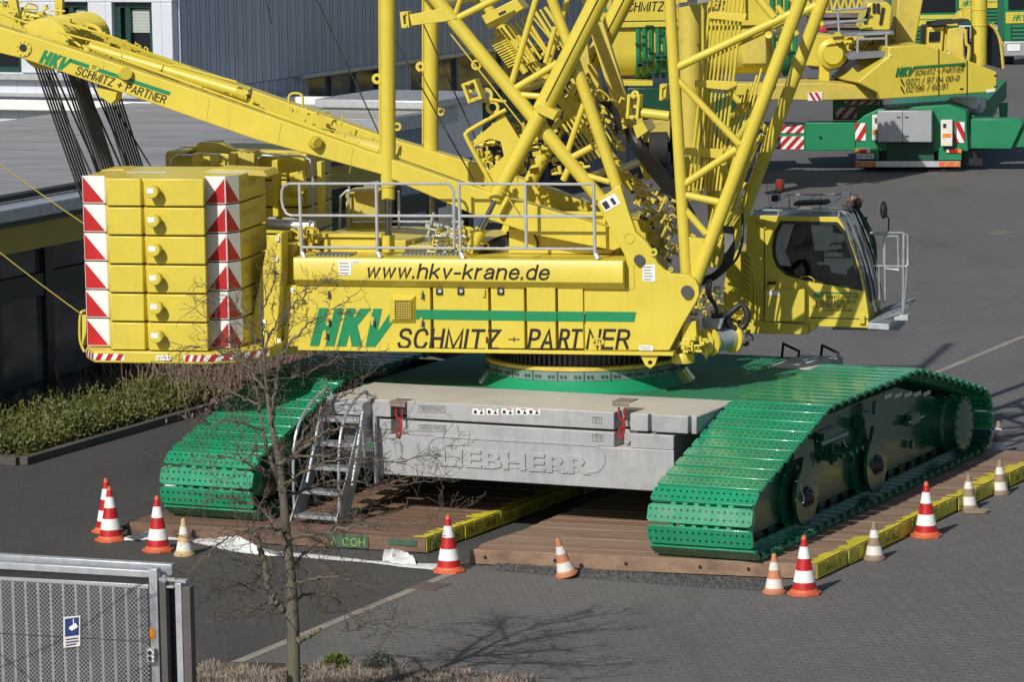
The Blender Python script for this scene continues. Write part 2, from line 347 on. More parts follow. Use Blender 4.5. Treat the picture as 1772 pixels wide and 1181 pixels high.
# manhole lid and drain grate
mh = onz(1731, 403); b = MB(); b.lathe(mh+np.array([0, 0, -.05]), VZ, [(.33, 0), (.33, .058), (.29, .06), (.285, .055)], 28); structure(b.build('manhole_cover', paint('manhole_iron', (.16, .14, .12), .6, .2), loc=mh))
dg = onz(742, 1016); b = MB()
for i in range(7): b.box(TW, dg[:2]@T2-.2, dg[:2]@T2+.2, dg[:2]@L2-.24+.07*i, dg[:2]@L2-.20+.07*i, 0.001, .012)
structure(b.build('drain_grate', paint('rusty_drain_iron', (.10, .075, .066), .7, .2), loc=dg))
# loose dark gravel along the front of the mats
gm = N('dark_gravel'); gp = gm.pos(); gf = gm.noise(38, 4, gp); gm.bump(gf, 1, .05); gm.set(.85, 0, gm.mix(gm.ramp(gf, .35, .65), (.035, .036, .038), (.15, .148, .145)))
b = MB(); gl = [(862, 988), (930, 994), (1000, 1000), (1100, 1008), (1200, 1016), (1300, 1022), (1345, 1024)]; gu = [(850, 978), (930, 982), (1000, 986), (1100, 992), (1200, 998), (1300, 1004), (1345, 1004)]
gn = 120; rows = []
for i in range(gn+1):
    u = i/gn*(len(gl)-1); k = min(int(u), len(gl)-2); f = u-k
    a = onz(*(np.array(gl[k])*(1-f)+np.array(gl[k+1])*f)); c = onz(*(np.array(gu[k])*(1-f)+np.array(gu[k+1])*f)); row = []
    for j in range(13):
        p = a+(c-a)*(j/12); q = (0 if j in (0, 12) or i in (0, gn) else 1)
        row.append(p+np.array([rnd.uniform(-.02, .02), rnd.uniform(-.03, .03) if q else rnd.uniform(-.05, .02), .004+q*(.015+.05*rnd.random()*math.sin(math.pi*j/12))]))
    rows.append(row)
b.add([p for r in rows for p in r], [(i*13+j, i*13+j+1, (i+1)*13+j+1, (i+1)*13+j) for i in range(gn) for j in range(12)])
o = b.build('gravel', gm.m, loc=(0, 0, 0), smooth=0); tag(o, 'loose dark gravel along the front edge of the brown timber mats', 'gravel', kind='stuff')
# same bed under the left mats, against the plastic sheet
b = MB(); pts = [(300, 950), (420, 958), (560, 966), (700, 972), (740, 975), (740, 962), (560, 940), (300, 928)]
b.add([onz(x, y, .004) for x, y in pts], [tuple(range(len(pts)))]); b.add([onz(x+rnd.uniform(-9, 9), y+rnd.uniform(-4, 4), .004) for x, y in pts], [tuple(range(len(pts)))]) if 0 else None
o = b.build('gravel_bed', gm.m, loc=(0, 0, 0), smooth=0); tag(o, 'dark gravel under the left mats behind the white plastic', 'gravel', kind='stuff')

# ================================================================== FLAT-ROOFED ANNEX (left)
AT = -34.5
roofm = N('grey_roofing_felt'); rp_ = roofm.pos(); rf = roofm.ramp(roofm.noise(.5, 5, roofm.scl(rp_, 1, 2.2, 1, R(25))), .3, .7)
lx = roofm.n('ShaderNodeSeparateXYZ'); roofm.l(roofm.scl(rp_, 1, 1, 1, R(-62)), lx.inputs[0])
seam = roofm.mth('LESS_THAN', roofm.mth('ABSOLUTE', roofm.mth('SUBTRACT', roofm.mth('FRACT', roofm.mth('MULTIPLY', roofm.mth('ADD', lx.outputs[0], roofm.mth('MULTIPLY', roofm.noise(.8, 2, rp_), .25)), .62)), .5)), .025)
roofm.set(.8, 0, roofm.mix(roofm.mth('MULTIPLY', seam, .6), roofm.mix(rf, (.21, .21, .22), (.30, .30, .31)), (.08, .08, .085)))
greentrim = paint('dark_green_trim', (.008, .045, .035), .4, .1); olive = paint('olive_yellow_fascia', (.44, .34, .05), .5, .08)
an = thing('annex_building', 'low flat-roofed annex with dark glazing and a yellow fascia at left', 'building', TW(AT, 55, 0))
A0, A1 = 40, 73
A1b = 66.0; AM = -40.5
def dpoly(Tf, e, z): return [TW(AT-9.5, A0, z), TW(Tf, A0, z), TW(Tf, A1b+e, z), TW(-41.4, A1+.7+e, z), TW(AT-9.5, A1+.7+e, z)]
b = MB(); b.prism(dpoly(AT-.15, 0, 0), VZ*3.5); b.build('wall', paint('dark_wall', (.035, .035, .038), .6, .1), an)
b = MB(); b.prism(dpoly(AT+.15, .1, 3.56), VZ*.16); b.build('roof', roofm.m, an)
b = MB(); b.box(TW, AT-.05, AT+.45, A0, A1b+.2, 2.92, 3.36); b.build('fascia', olive, an)
b = MB(); b.box(TW, AT-.05, AT+.50, A0, A1b+.2, 3.361, 3.46); b.build('trim_strip', greentrim, an)
b = MB(); b.hexa(TW(AT+.12, A0, 3.461), TW(AT+.62, A0, 3.461)-TW(AT+.12, A0, 3.461), TW(0, A1b+.2-A0, 0)-TW(0, 0, 0), np.array([0, 0, .22])); b.build('gutter', M['galv'], an, bevel=.02)
b = MB(); b.box(TW, AT-.15, AT+.10, A0, A1b+.2, 3.721, 3.80); b.build('roof_edge', paint('black_bitumen', (.02, .02, .022), .7, .2), an)
fr = MB(); nW = 0
for k in range(int((A1-A0)/1.62)):
    l0 = A0+.3+k*1.62
    fr.box(TW, AT-.15, AT+.02, l0-.12, l0+.12, 0, 2.92)
    wdw = MB(); wdw.box(TW, AT-.14, AT-.08, l0+.121, l0+1.499, 2.42, 2.92); wdw.box(TW, AT-.14, AT-.08, l0+.121, l0+1.499, .62, 2.02); wdw.box(TW, AT-.14, AT-.10, l0+.121, l0+1.499, .02, .55)
    if 50 < l0 < 62: wdw.build('window', M['office_glass'], an); nW += 1
fr.box(TW, AT-.145, AT+.0, A0, A1, 2.03, 2.41); fr.box(TW, AT-.145, AT-.01, A0, A1, .551, .62)
fr.build('window_frame', paint('black_green_frame', (.012, .022, .022), .4, .1), an)

# ================================================================== HALL (white end wall, blue-grey side)
HT, HL = -43.0, 74.15
bw = corrug('blue_grey_corrugated_cladding', (.37, .415, .52), .42, L2, .05)
wf = N('white_grey_facade_panel'); wp = wf.pos(); wx = wf.n('ShaderNodeSeparateXYZ'); wf.l(wf.scl(wp, 1, 1, 1, PS), wx.inputs[0])
wsm = wf.mth('LESS_THAN', wf.mth('FRACT', wf.mth('MULTIPLY', wx.outputs[0], 2.1)), .05)
wf.set(.45, .1, wf.mix(wf.mth('MULTIPLY', wsm, .4), wf.mix(wf.noise(.6, 4, wp), (.50, .53, .60), (.62, .65, .71)), (.25, .27, .32)))
hall = thing('hall_building', 'large hall with white end wall and blue-grey corrugated side wall', 'building', TW(HT-10, HL+20, 0))
b = MB(); b.box(TW, HT-22, HT-.3, HL+.3, 104, 0, 9); b.build('core_wall', M['void'], hall)
b = MB(); b.box(TW, HT-.29, HT, HL, 104, 3.92, 9.2); b.build('corrugated_wall', bw, hall)
b = MB(); b.box(TW, HT-.29, HT-.06, HL, 80.15, 0, 3.9); b.box(TW, HT-.29, HT-.06, 80.15, 83.9, 0, 3.05); b.box(TW, HT-.29, HT-.06, 83.9, 85.5, 0, 3.9); b.box(TW, HT-.29, HT-.06, 96.2, 104, 0, 3.9); b.build('lower_wall', bw, hall)
b = MB(); b.box(TW, HT-.1, HT+.1, 79.6, 104, 3.86, 3.95); b.build('drip_edge', M['galv'], hall)
# glazed gates in the side wall
for (g0, g1, z0, nx, nz) in ((80.15, 83.9, 3.05, 3, 1), (85.5, 96.2, 0.1, 4, 4)):
    b = MB(); b.box(TW, HT-.22, HT-.16, g0, g1, z0, 3.86); gate_p = b.build('gate_window', M['office_glass'], hall)
    b = MB()
    for i in range(nx+1): x = g0+(g1-g0)*i/nx; b.box(TW, HT-.2, HT-.08, x-.06, x+.06, z0, 3.86)
    for i in range(nz+1): z = z0+(3.86-z0)*i/nz; b.box(TW, HT-.2, HT-.09, g0, g1, z-.06, z+.06)
    b.build('gate_frame', paint('grey_gate_frame_%d' % nx, (.12, .13, .16), .4, .1), hall)
# white end wall with pilasters and windows
b = MB(); zt = 9.2
Tx = lambda px: (lambda p: p[:2]@T2)(PL(px, 60, HL-50.3))
def hz(py, px=150): return PL(px, py, HL-50.3)[2]
zw0, zw1 = hz(126), hz(4)
edges = [310, 272, 205, 165, 108, 88, 50, 40, -30, -60, -120]
piers = [(308, 273), (204, 163), (107, 45), (-35, -75), (-140, -180)]; wins = [(273, 204), (163, 107), (45, -35), (-75, -140)]
for a, c in piers: b.box(TW, Tx(c), Tx(a), HL-.25, HL+.29, zw0, zw1+.02)
b.box(TW, Tx(-180), Tx(309), HL-.25, HL+.29, zw1+.02, zt); b.box(TW, Tx(-180), Tx(309), HL-.2, HL+.29, 0, zw0)
b.build('end_wall', wf.m, hall, bevel=.02)
b = MB(); b.box(TW, Tx(-180), Tx(309)+.1, HL-.45, HL-.21, hz(166), hz(161)); b.box(TW, Tx(-180), Tx(309)+.1, HL-.42, HL-.21, hz(137), hz(128)); b.build('sill_rail', M['galv_light'], hall)
b = MB(); b.box(TW, Tx(-180), Tx(309)+.05, HL-.5, HL-.21, 3.5, hz(172)); b.build('upstand', M['white'], hall, bevel=.03)
for a, c in wins:
    f = MB(); ta, tc = Tx(c), Tx(a); d = .14
    f.box(TW, ta, ta+d, HL-.1, HL+.1, zw0, zw1); f.box(TW, tc-d, tc, HL-.1, HL+.1, zw0, zw1); f.box(TW, ta+d, tc-d, HL-.1, HL+.1, zw1-.1, zw1); f.box(TW, ta+d, tc-d, HL-.1, HL+.1, zw0, zw0+.12); f.box(TW, ta+d+.12, ta+d+.24, HL-.09, HL+.09, zw0+.12, zw1-.1)
    wob = f.build('window', greentrim, hall)
    f = MB(); f.box(TW, ta+d, tc-d, HL+.04, HL+.06, zw0+.12, zw1-.1); f.build('pane', M['dark_glass'], wob)
    f = MB(); f.box(TW, ta+d+.24, tc-d-.02, HL+.01, HL+.03, zw0+(zw1-zw0)*.58, zw1-.14); f.build('blind', M['blind'], wob)
# roof-top hut and canopy in front of the side wall
def tbox(name, label, px, py, px2, L0, dT, z0, z1, mats):
    pass
hut = thing('delivery_canopy', 'pale flat canopy roof over a small grey corrugated porch by the hall', 'canopy', TW(HT+3, 88, 0))
cg = corrug('grey_corrugated_porch_wall', (.27, .31, .40), .3, L2, .03)
cT = -38.5
cL0, cL1 = (lambda p: p[:2]@L2)(PT(658, 208, cT)), (lambda p: p[:2]@L2)(PT(793, 188, cT)); cz = PT(720, 198, cT)[2]
b = MB(); b.box(TW, HT+.1, cT-.15, cL0+.15, cL1-.15, 0, cz-.31); b.build('porch_wall', cg, hut)
b = MB(); b.box(TW, HT+.05, cT, cL0, cL1, cz-.309, cz); b.build('roof', M['galv'], hut)
b = MB(); b.box(TW, HT+.15, cT-.1, cL0+.1, cL1-.1, cz+.001, cz+.02); b.build('roof_felt', paint('pale_roof_gravel', (.36, .36, .33), .9, .2), hut)
b = MB()
for (t0, t1, l0, l1) in ((HT+.05, cT, cL1-.3, cL1), (HT+.05, HT+.35, cL0, cL1-.31)): b.box(TW, t0, t1, l0, l1, cz+.021, cz+.2)
b.build('roof_kerb', M['white'], hut, bevel=.02)
ch = thing('site_cabin', 'small white cabin with a light roof below the hall wall', 'cabin', TW(-39.5, 78.7, 0)); kL = 77.4; kz = PT(651, 190, -38.4)[2]
b = MB(); b.box(TW, -41.2, -38.55, kL, 80.2, 0, kz-.2); b.build('wall', M['white'], ch, bevel=.02)
b = MB(); b.box(TW, -41.35, -38.4, kL-.15, 80.3, kz-.199, kz); b.build('roof', M['galv_light'], ch, bevel=.03)

# ================================================================== HEDGE BED
leafm = N('hedge_leaf'); lr = leafm.n('ShaderNodeObjectInfo'); lp = leafm.pos(); lf = leafm.noise(14, 3, lp); l2 = leafm.ramp(leafm.noise(1.6, 3, lp), .3, .7)
leafm.set(.55, 0, leafm.mix(l2, leafm.mix(lf, (.035, .055, .012), (.11, .13, .03)), leafm.mix(lf, (.08, .085, .018), (.20, .20, .05))))
brm = N('dry_brown_leaf'); bp = brm.pos(); brm.set(.8, 0, brm.mix(brm.noise(12, 3, bp), (.10, .065, .05), (.30, .20, .155)))
dgm = N('dry_grass_blade'); dp_ = dgm.pos(); dgm.set(.8, 0, dgm.mix(dgm.ramp(dgm.noise(3.2, 5, dp_, .7), .34, .66), dgm.mix(dgm.noise(40, 2, dp_), (.10, .075, .07), (.20, .15, .13)), dgm.mix(dgm.noise(30, 2, dp_), (.26, .21, .17), (.50, .42, .34))))
soil = paint('dark_soil', (.05, .04, .03), .9, .3, bump=.5)
kerbd = paint('dark_kerb_stone', (.085, .078, .072), .8, .2, .4, (.14, .12, .1), bump=.4)
b = MB(); b.box(TW, AT+.3, -32.2, 50.3, 66, 0, .06); structure(b.build('planting_bed', soil, loc=(0, 0, 0)))
b = MB(); b.box(TW, -32.2, -32.05, 50.2, 62.2, 0, .13); b.box(TW, AT+.3, -32.2, 50.1, 50.3, 0, .13); structure(b.build('bed_kerb', kerbd, loc=(0, 0, 0), bevel=.01))
def leaf(b, p, d, l, wd, droop=0):
    d = unit(d); s_ = unit(np.cross(d, np.array([rnd.gauss(0, 1), rnd.gauss(0, 1), rnd.gauss(0, 1)])))*wd
    b.add([p, p+d*l*.5+s_, p+d*l, p+d*l*.5-s_], [(0, 1, 2, 3)])
def rv(k=1): return np.array([rnd.gauss(0, k), rnd.gauss(0, k), rnd.gauss(0, k)])
b = MB()
def hedge_top(T, L):
    u = (T+34.2)/2.0
    return .16+.36*max(0, math.sin(min(1, max(0, u))*math.pi))**.35*(.82+.18*math.sin(L*1.7)+.12*math.sin(L*4.3+T*3))*(1 if L < 55.8 else .75)
for i in range(34000):
    L = rnd.uniform(50.4, 56.6); T = rnd.uniform(-34.2, -32.2)
    h = hedge_top(T, L); z = h*(1-abs(rnd.gauss(0, .22))) if rnd.random() < .75 else rnd.uniform(.05, h)
    if z < .03: continue
    leaf(b, TW(T, L, z), rv(.7)+np.array([0, 0, .55]), rnd.uniform(.05, .10), rnd.uniform(.012, .022))
for i in range(420):      # shoots that stick out of the clipped outline
    L = rnd.uniform(50.4, 56.6); T = rnd.uniform(-34.1, -32.3); p = TW(T, L, hedge_top(T, L)-.05); d = unit(rv(.35)+np.array([0, 0, 1])); n_ = rnd.uniform(.1, .32)
    b.pipe([p, p+d*n_], .004, 3)
    for k in range(int(n_*50)): leaf(b, p+d*n_*rnd.random(), rv(.7)+d, .06, .013)
hd = b.build('hedge', leafm.m, loc=TW(-33.2, 55, 0), smooth=0, recalc=False); tag(hd, 'low clipped yellow-green hedge along the dark kerb', 'hedge')
b = MB()
for i in range(9000):
    L = 58.0+3.0*rnd.gauss(0, .5); T = -33.0+rnd.gauss(0, .75)
    if T > -31.7: T = -31.7-rnd.random()*.6
    h = .85*math.exp(-((L-58.2)/2.4)**2-((T+33)/1.5)**2); z = rnd.uniform(.02, max(.05, h))
    leaf(b, TW(T, L, z), rv(.7)+np.array([0, 0, .3]), rnd.uniform(.05, .11), rnd.uniform(.01, .025))
for i in range(1500):
    L = 58.3+rnd.gauss(0, 1.4); T = -33.2+rnd.gauss(0, .7); p = TW(T, L, .05); q = p+np.array([rnd.gauss(0, .22), rnd.gauss(0, .22), rnd.uniform(.4, 1.0)])
    b.pipe([p, (p+q)/2+rv(.04), q], .006, 3)
sh = b.build('bare_shrub', brm.m, loc=TW(-33, 59.6, 0), smooth=0, recalc=False); tag(sh, 'leafless brown shrub with dry leaves at the far end of the hedge', 'shrub')

# ================================================================== FOREGROUND GRASS BED
b = MB(); gpts = [(330, 1150), (420, 1146), (520, 1150), (620, 1158), (720, 1166), (830, 1174), (960, 1190), (960, 1300), (200, 1300), (200, 1150)]
b.add([onz(x, y, .012) for x, y in gpts], [tuple(range(len(gpts)))]); structure(b.build('grass_bed', soil, loc=(0, 0, 0)))
b = MB()
mounds = [(mxx, rnd.uniform(1160+max(0, (mxx-480)*.055), 1235), rnd.uniform(.06, .17)) for mxx in [rnd.uniform(322, 900) for _ in range(110)]]
for i in range(1300):
    mx_, my_, mr_ = mounds[i % 110]; c = onz(mx_, my_)+np.array([rnd.gauss(0, .13), rnd.gauss(0, .2), 0]); h = mr_*rnd.uniform(.6, 1.05); n_ = 34
    for k in range(n_):
        a = rnd.uniform(0, 6.283); rr = rnd.random()*.09; d = np.array([math.cos(a)*rr*6, math.sin(a)*rr*6, 1.0])+rv(.35)
        leaf(b, c+np.array([math.cos(a)*rr, math.sin(a)*rr, .0]), d, h*rnd.uniform(.6, 1.15), .006)
o = b.build('dry_grass', dgm.m, loc=(0, 0, 0), smooth=0, recalc=False); tag(o, 'pale dry ornamental grass along the bottom edge of the yard', 'grass', kind='stuff')
def bush(px, py, r, h, col1, col2, label, n_=1500):
    m = N('bush_leaf'); m.set(.6, 0, m.mix(m.noise(20, 3, m.pos()), col1, col2)); b = MB(); c = onz(px, py)
    for i in range(n_):
        d = unit(rv()); d[2] = abs(d[2]); q = c+d*np.array([r, r, h])*(.35+.65*rnd.random()**.4); leaf(b, q, d+rv(.4)+np.array([0, 0, .3]), .05, .009)
    for i in range(60): d = unit(rv()); d[2] = abs(d[2]); b.pipe([c, c+d*np.array([r, r, h])*.9], .004, 3)
    o = b.build('small_bush', m.m, loc=c, smooth=0, recalc=False); tag(o, label, 'bush')
bush(582, 1160, .17, .17, (.05, .085, .015), (.16, .2, .05), 'small round green bush right of the bare tree trunk')
bush(655, 1162, .19, .22, (.05, .06, .05), (.16, .18, .15), 'small grey-green bush, the right one of the two')
# ================================================================== CRAWLER CRANE
Y_, G_, DS = M['yellow'], M['green'], M['darksteel']
crane = thing('crawler_crane', 'huge yellow lattice-boom crawler crane on green tracks', 'crawler crane', KW(0, 0, 0.22))
DPX = 55.0/F
def SPP(b, pts, c0, c1, holes=()): return b.prism([P(x, y, c0) for x, y in pts], V3SY*(c1-c0), [[P(x, y, c0) for x, y in h] for h in holes])
def part(name, b, mat=None, parent=None, **k): return b.build(name, mat or Y_, parent or crane, **k)
def pt(b, x0, y0, c0, x1, y1, c1, rpx, n=14, r2=None): return b.tube(P(x0, y0, c0), P(x1, y1, c1), rpx*DPX, n, None if r2 is None else r2*DPX)
def pp(b, pts, r, n=8, smooth=6): return b.pipe([P(*q) for q in pts], r, n, smooth)
# ---- letters -------------------------------------------------------
# a plain upright sans drawn as strokes: glyph -> width, then strokes; '~' marks a curved stroke. Cap height is 1.
_A = '~0,.5 .12,.68 .26,.72 .4,.64 .44,.45;.44,.46 .44,0'
GL = {'A': '.56|0,0 .28,1 .56,0|.1,.31 .46,.31', 'B': '.5|0,0 0,1 .28,1 .42,.94 .46,.77 .4,.6 .27,.54 0,.54|.27,.54 .45,.47 .5,.28 .45,.07 .3,0 0,0', 'C': '.55|~.53,.74 .44,.95 .28,1 .08,.88 0,.5 .08,.12 .28,0 .45,.05 .55,.28', 'E': '.46|.46,1 0,1 0,0 .46,0|0,.53 .42,.53', 'H': '.5|0,0 0,1|.5,0 .5,1|0,.53 .5,.53', 'I': '.02|0,0 0,1', 'K': '.52|0,0 0,1|.5,1 0,.4|.15,.58 .53,0', 'L': '.44|0,1 0,0 .44,0', 'M': '.66|0,0 0,1 .33,.02 .66,1 .66,0', 'N': '.5|0,0 0,1 .5,0 .5,1', 'O': '.56|~.28,1 .08,.88 0,.5 .08,.12 .28,0 .48,.12 .56,.5 .48,.88 .28,1', 'P': '.5|0,0 0,1 .28,1 .44,.94 .5,.75 .44,.56 .28,.49 0,.49', 'R': '.52|0,0 0,1 .28,1 .44,.94 .49,.75 .44,.57 .28,.51 0,.51|.28,.51 .53,0', 'S': '.52|~.5,.76 .42,.95 .26,1 .09,.94 .03,.76 .1,.6 .26,.52 .44,.43 .52,.25 .44,.06 .26,0 .07,.06 0,.25', 'T': '.52|0,1 .52,1|.26,0 .26,1', 'V': '.52|0,1 .26,0 .52,1', 'Y': '.52|0,1 .26,.45 .52,1|.26,.45 .26,0', 'Z': '.5|.02,1 .5,1 0,0 .5,0',
      '0': '.48|~.24,1 .06,.86 0,.5 .06,.14 .24,0 .42,.14 .48,.5 .42,.86 .24,1', '1': '.24|.02,.76 .22,1 .22,0', '2': '.48|~.02,.74 .1,.95 .25,1 .42,.92 .46,.73 .38,.53 .18,.3 .01,0|0,0 .48,0', '3': '.48|~.02,.8 .12,.97 .26,1 .42,.9 .42,.64 .22,.53|~.22,.53 .46,.42 .48,.14 .26,0 .08,.04 0,.22', '4': '.5|.37,0 .37,1 0,.28 .5,.28', '5': '.48|.44,1 .08,1 .04,.53|~.04,.53 .25,.63 .44,.52 .48,.3 .4,.07 .22,0 0,.13', '6': '.48|~.45,.82 .36,.97 .23,1 .06,.84 0,.45 .05,.1 .24,0 .43,.1 .48,.31 .41,.53 .24,.59 .03,.44', '7': '.48|0,1 .48,1 .17,0', '8': '.48|~.24,1 .08,.94 .05,.77 .12,.6 .24,.54 .36,.6 .43,.77 .4,.94 .24,1|~.24,.54 .07,.44 0,.25 .08,.06 .24,0 .4,.06 .48,.25 .41,.44 .24,.54', '9': '.48|~.03,.18 .12,.03 .25,0 .42,.16 .48,.55 .43,.9 .24,1 .05,.9 0,.69 .07,.47 .24,.41 .45,.56',
      '+': '.5|.25,.18 .25,.72|0,.45 .5,.45', '-': '.26|0,.36 .26,.36', '/': '.3|0,-.04 .3,1.04', '.': '.02|0,0 0,.07', ':': '.02|0,.1 0,.2|0,.6 0,.7',
      'w': '.62|0,.72 .15,0 .31,.7 .47,0 .62,.72', 'h': '.44|0,0 0,1|'+_A.replace(';', '|'), 'n': '.44|0,0 0,.72|'+_A.replace(';', '|'), 'k': '.43|0,0 0,1|.41,.72 0,.26|.15,.43 .44,0', 'v': '.42|0,.72 .21,0 .42,.72', 'r': '.26|0,0 0,.72|~0,.46 .1,.66 .26,.71', 'a': '.44|~.03,.53 .12,.69 .25,.72 .38,.66 .43,.5|.43,.52 .43,0|~.43,.44 .2,.39 .05,.31 0,.16 .1,.01 .26,.03 .43,.22', 'e': '.46|.01,.38 .46,.38|~.46,.38 .4,.62 .24,.72 .06,.6 0,.36 .06,.1 .24,0 .4,.07 .46,.2', 'd': '.45|.45,0 .45,1|~.45,.5 .34,.69 .21,.72 .05,.6 0,.36 .05,.11 .21,0 .34,.04 .45,.22', 't': '.32|.13,.95 .13,.1 .22,0 .33,.02|0,.72 .32,.72', ' ': '.22'}
def flat_text(s, o, right, up, wd, ht, shear=0., bold=0., sp=.23):
    lay = []; x = 0.
    for chh in s:
        p = GL.get(chh, GL['-']).split('|'); wg = float(p[0]); lay.append((x, p[1:])); x += wg+(sp if chh != ' ' else .16)
    tot = x-sp+.001; t = ht*(.125+bold); kx = (wd-t)/tot; lower = not any(c.isupper() or c.isdigit() for c in s); nrm = unit(np.cross(right, up)); nrm = nrm if nrm@(CAMP-np.array(o)) > 0 else -nrm
    vs, fs = [], []; n_ = 0
    for x0, strokes in lay:
        for st in strokes:
            sm = st[0] == '~'; pts = [np.array([float(v) for v in q.split(',')]) for q in st.lstrip('~').split()]
            pts = [np.array([(x0+q[0])*kx+t/2, q[1]*(ht-t)+t/2]) for q in pts]
            if sm: pts = spline(pts, 4)[0]
            L_, R_ = [], []
            for i, q in enumerate(pts):
                d0 = unit(q-pts[i-1]) if i else None; d1 = unit(pts[i+1]-q) if i < len(pts)-1 else None
                d0 = d1 if d0 is None else d0; d1 = d0 if d1 is None else d1; b_ = d0+d1; k = np.linalg.norm(b_)
                b_ = b_/k if k > .2 else d0; nn = np.array([-b_[1], b_[0]]); m = min(1/max(.35, nn@np.array([-d0[1], d0[0]])), 1.9)
                e_ = 0 if 0 < i < len(pts)-1 else (t/2 if not sm and (abs(d0[0]) < .05 or abs(d0[1]) < .05) else t*.2)
                q = q+(d0 if i else -d1)*e_; L_.append(q+nn*t/2*m); R_.append(q-nn*t/2*m)
            n_ += 1; b0 = len(vs); z = nrm*(.00025*(n_ % 4))
            vs += [o+right*(q[0]+q[1]*shear)+up*q[1]+z for q in L_+R_]; k = len(pts); fs += [(b0+i, b0+k+i, b0+k+i+1, b0+i+1) for i in range(k-1)]
    return vs, fs
HKV_POLY = [[(0, 0), (.33, 0), (.33, .38), (.55, .38), (.55, 0), (.88, 0), (.88, 1), (.55, 1), (.55, .63), (.33, .63), (.33, 1), (0, 1)],
            [(.97, 0), (1.30, 0), (1.30, .34), (1.50, 0), (1.88, 0), (1.52, .55), (1.86, 1), (1.48, 1), (1.30, .72), (1.30, 1), (.97, 1)],
            [(1.92, 1), (1.98, 0), (2.34, 0), (2.80, .73), (2.80, 1), (2.62, 1), (2.28, .40), (2.24, 1)]]
def hkv(b, o, right, up, ht, wd, shear=.28, stripe=None, sh=.27):
    k = wd/2.8
    for poly in HKV_POLY:
        b.add([o+right*(x*k+y*ht*shear)+up*(y*ht) for x, y in poly], [tuple(range(len(poly)))])
    if stripe: x0 = 2.66*k+ht*shear; b.add([o+right*x+up*y for x, y in ((x0-.12*k, ht*(1-sh)), (stripe-.02, ht*(1-sh)), (stripe, ht), (x0, ht))], [(0, 1, 2, 3)])
    return b
def addt(b, *a, **k): v, f = flat_text(*a, **k); b.add(v, f); return b

# ---- undercarriage -------------------------------------------------
b = MB(); b.box(KW, -2.85, 2.85, -1.55, 1.84, .62, 1.78); b.box(KW, -2.85, 2.05, 1.841, 3.0, .9, 1.779); b.box(KW, -2.2, 2.2, -2.1, 2.6, .7, 1.5); part('car_body', b, M['green_deck'], bevel=.02)
b = MB(); b.lathe(KW(0, 0, 1.781), VZ, [(1.56, 0), (1.53, .03), (1.43, .17), (1.2, .17)], 64); part('slewing_pedestal', b, G_)
b = MB(); b.lathe(KW(0, 0, 1.951), VZ, [(1.44, 0), (1.44, .125), (1.2, .125)], 72)
b2 = MB()
for i in range(24):
    a = i*2*math.pi/24; c_, s_ = math.cos(a), math.sin(a)
    for da in (-.09, -.05, .05, .09):
        q = KW(1.44*math.cos(a+da), 1.44*math.sin(a+da), 2.01); n_ = unit(KW(math.cos(a+da), math.sin(a+da), 0)-KW(0, 0, 0)); b2.tube(q, q+n_*.02, .022, 6)
    b2.hexa(KW(1.441*math.cos(a+.131), 1.441*math.sin(a+.131), 1.955), VZ*.12, unit(KW(c_, s_, 0)-KW(0, 0, 0))*.012, unit(KW(-s_, c_, 0)-KW(0, 0, 0))*.012)
seg = part('slewing_ring', b, paint('grey_green_ring', (.16, .22, .21), .45, .1)); part('ring_bolt', b2, paint('dark_green_bolt', (.02, .10, .06), .4, .1), seg)
b = MB(); b.lathe(KW(0, 0, 2.077), VZ, [(1.40, 0), (1.44, .01), (1.44, .06), (1.3, .07)], 72); part('ring_flange', b, M['yellow_worn'])
b = MB(); b.lathe(KW(0, 0, 2.148), VZ, [(1.30, 0), (1.30, .17), (1.0, .17)], 64)
for i in range(110):
    a = i*2*math.pi/110; q = KW(1.29*math.cos(a), 1.29*math.sin(a), 2.15); n_ = KW(math.cos(a), math.sin(a), 0)-KW(0, 0, 0); t_ = KW(-math.sin(a), math.cos(a), 0)-KW(0, 0, 0)
    b.hexa(q-t_*.022, t_*.044, n_*.07, VZ*.165)
part('ring_gear', b, paint('greased_gear_steel', (.045, .04, .045), .35, .2, metal=.5))
# track path in (l, z): outer face of the shoes
PATH = [(-4.55, .22), (-4.78, .38), (-4.86, .62), (-4.84, .86), (-4.68, 1.06), (-4.50, 1.16), (-3.2, 1.525), (-2.0, 1.865), (-1.85, 1.89), (0, 1.90), (1.65, 1.90), (1.85, 1.87), (3.2, 1.56), (4.3, 1.30), (4.75, 1.18), (4.98, .95), (5.04, .68), (4.95, .42), (4.7, .24), (4.5, .22)]
pth = np.array(PATH+[PATH[0]]); dl = np.hypot(*np.diff(pth, axis=0).T); cum = np.concatenate([[0], np.cumsum(dl)]); NSH = 70; PITCH = cum[-1]/NSH
def path_at(s): s = s % cum[-1]; i = min(np.searchsorted(cum, s, 'right')-1, len(dl)-1); return pth[i]+(pth[i+1]-pth[i])*((s-cum[i])/dl[i])
sb = MB(); wS = .735; hS = PITCH*.415; th = .05
sb.prism([np.array(q) for q in ((-wS, -hS+.03, 0), (-wS+.05, -hS, 0), (wS-.05, -hS, 0), (wS, -hS+.03, 0), (wS, hS-.03, 0), (wS-.05, hS, 0), (-wS+.05, hS, 0), (-wS, hS-.03, 0))], (0, 0, -th))
for i in range(6):
    x = -.40+.16*i; sb.hexa((x-.035, -PITCH*.5-.01, -.13), (.07, 0, 0), (0, PITCH+.02, 0), (0, 0, .09))
sb.hexa((-wS+.02, -.05, -.09), (.06, 0, 0), (0, .1, 0), (0, 0, .05)); sb.hexa((wS-.08, -.05, -.09), (.06, 0, 0), (0, .1, 0), (0, 0, .05))
SHOE = None
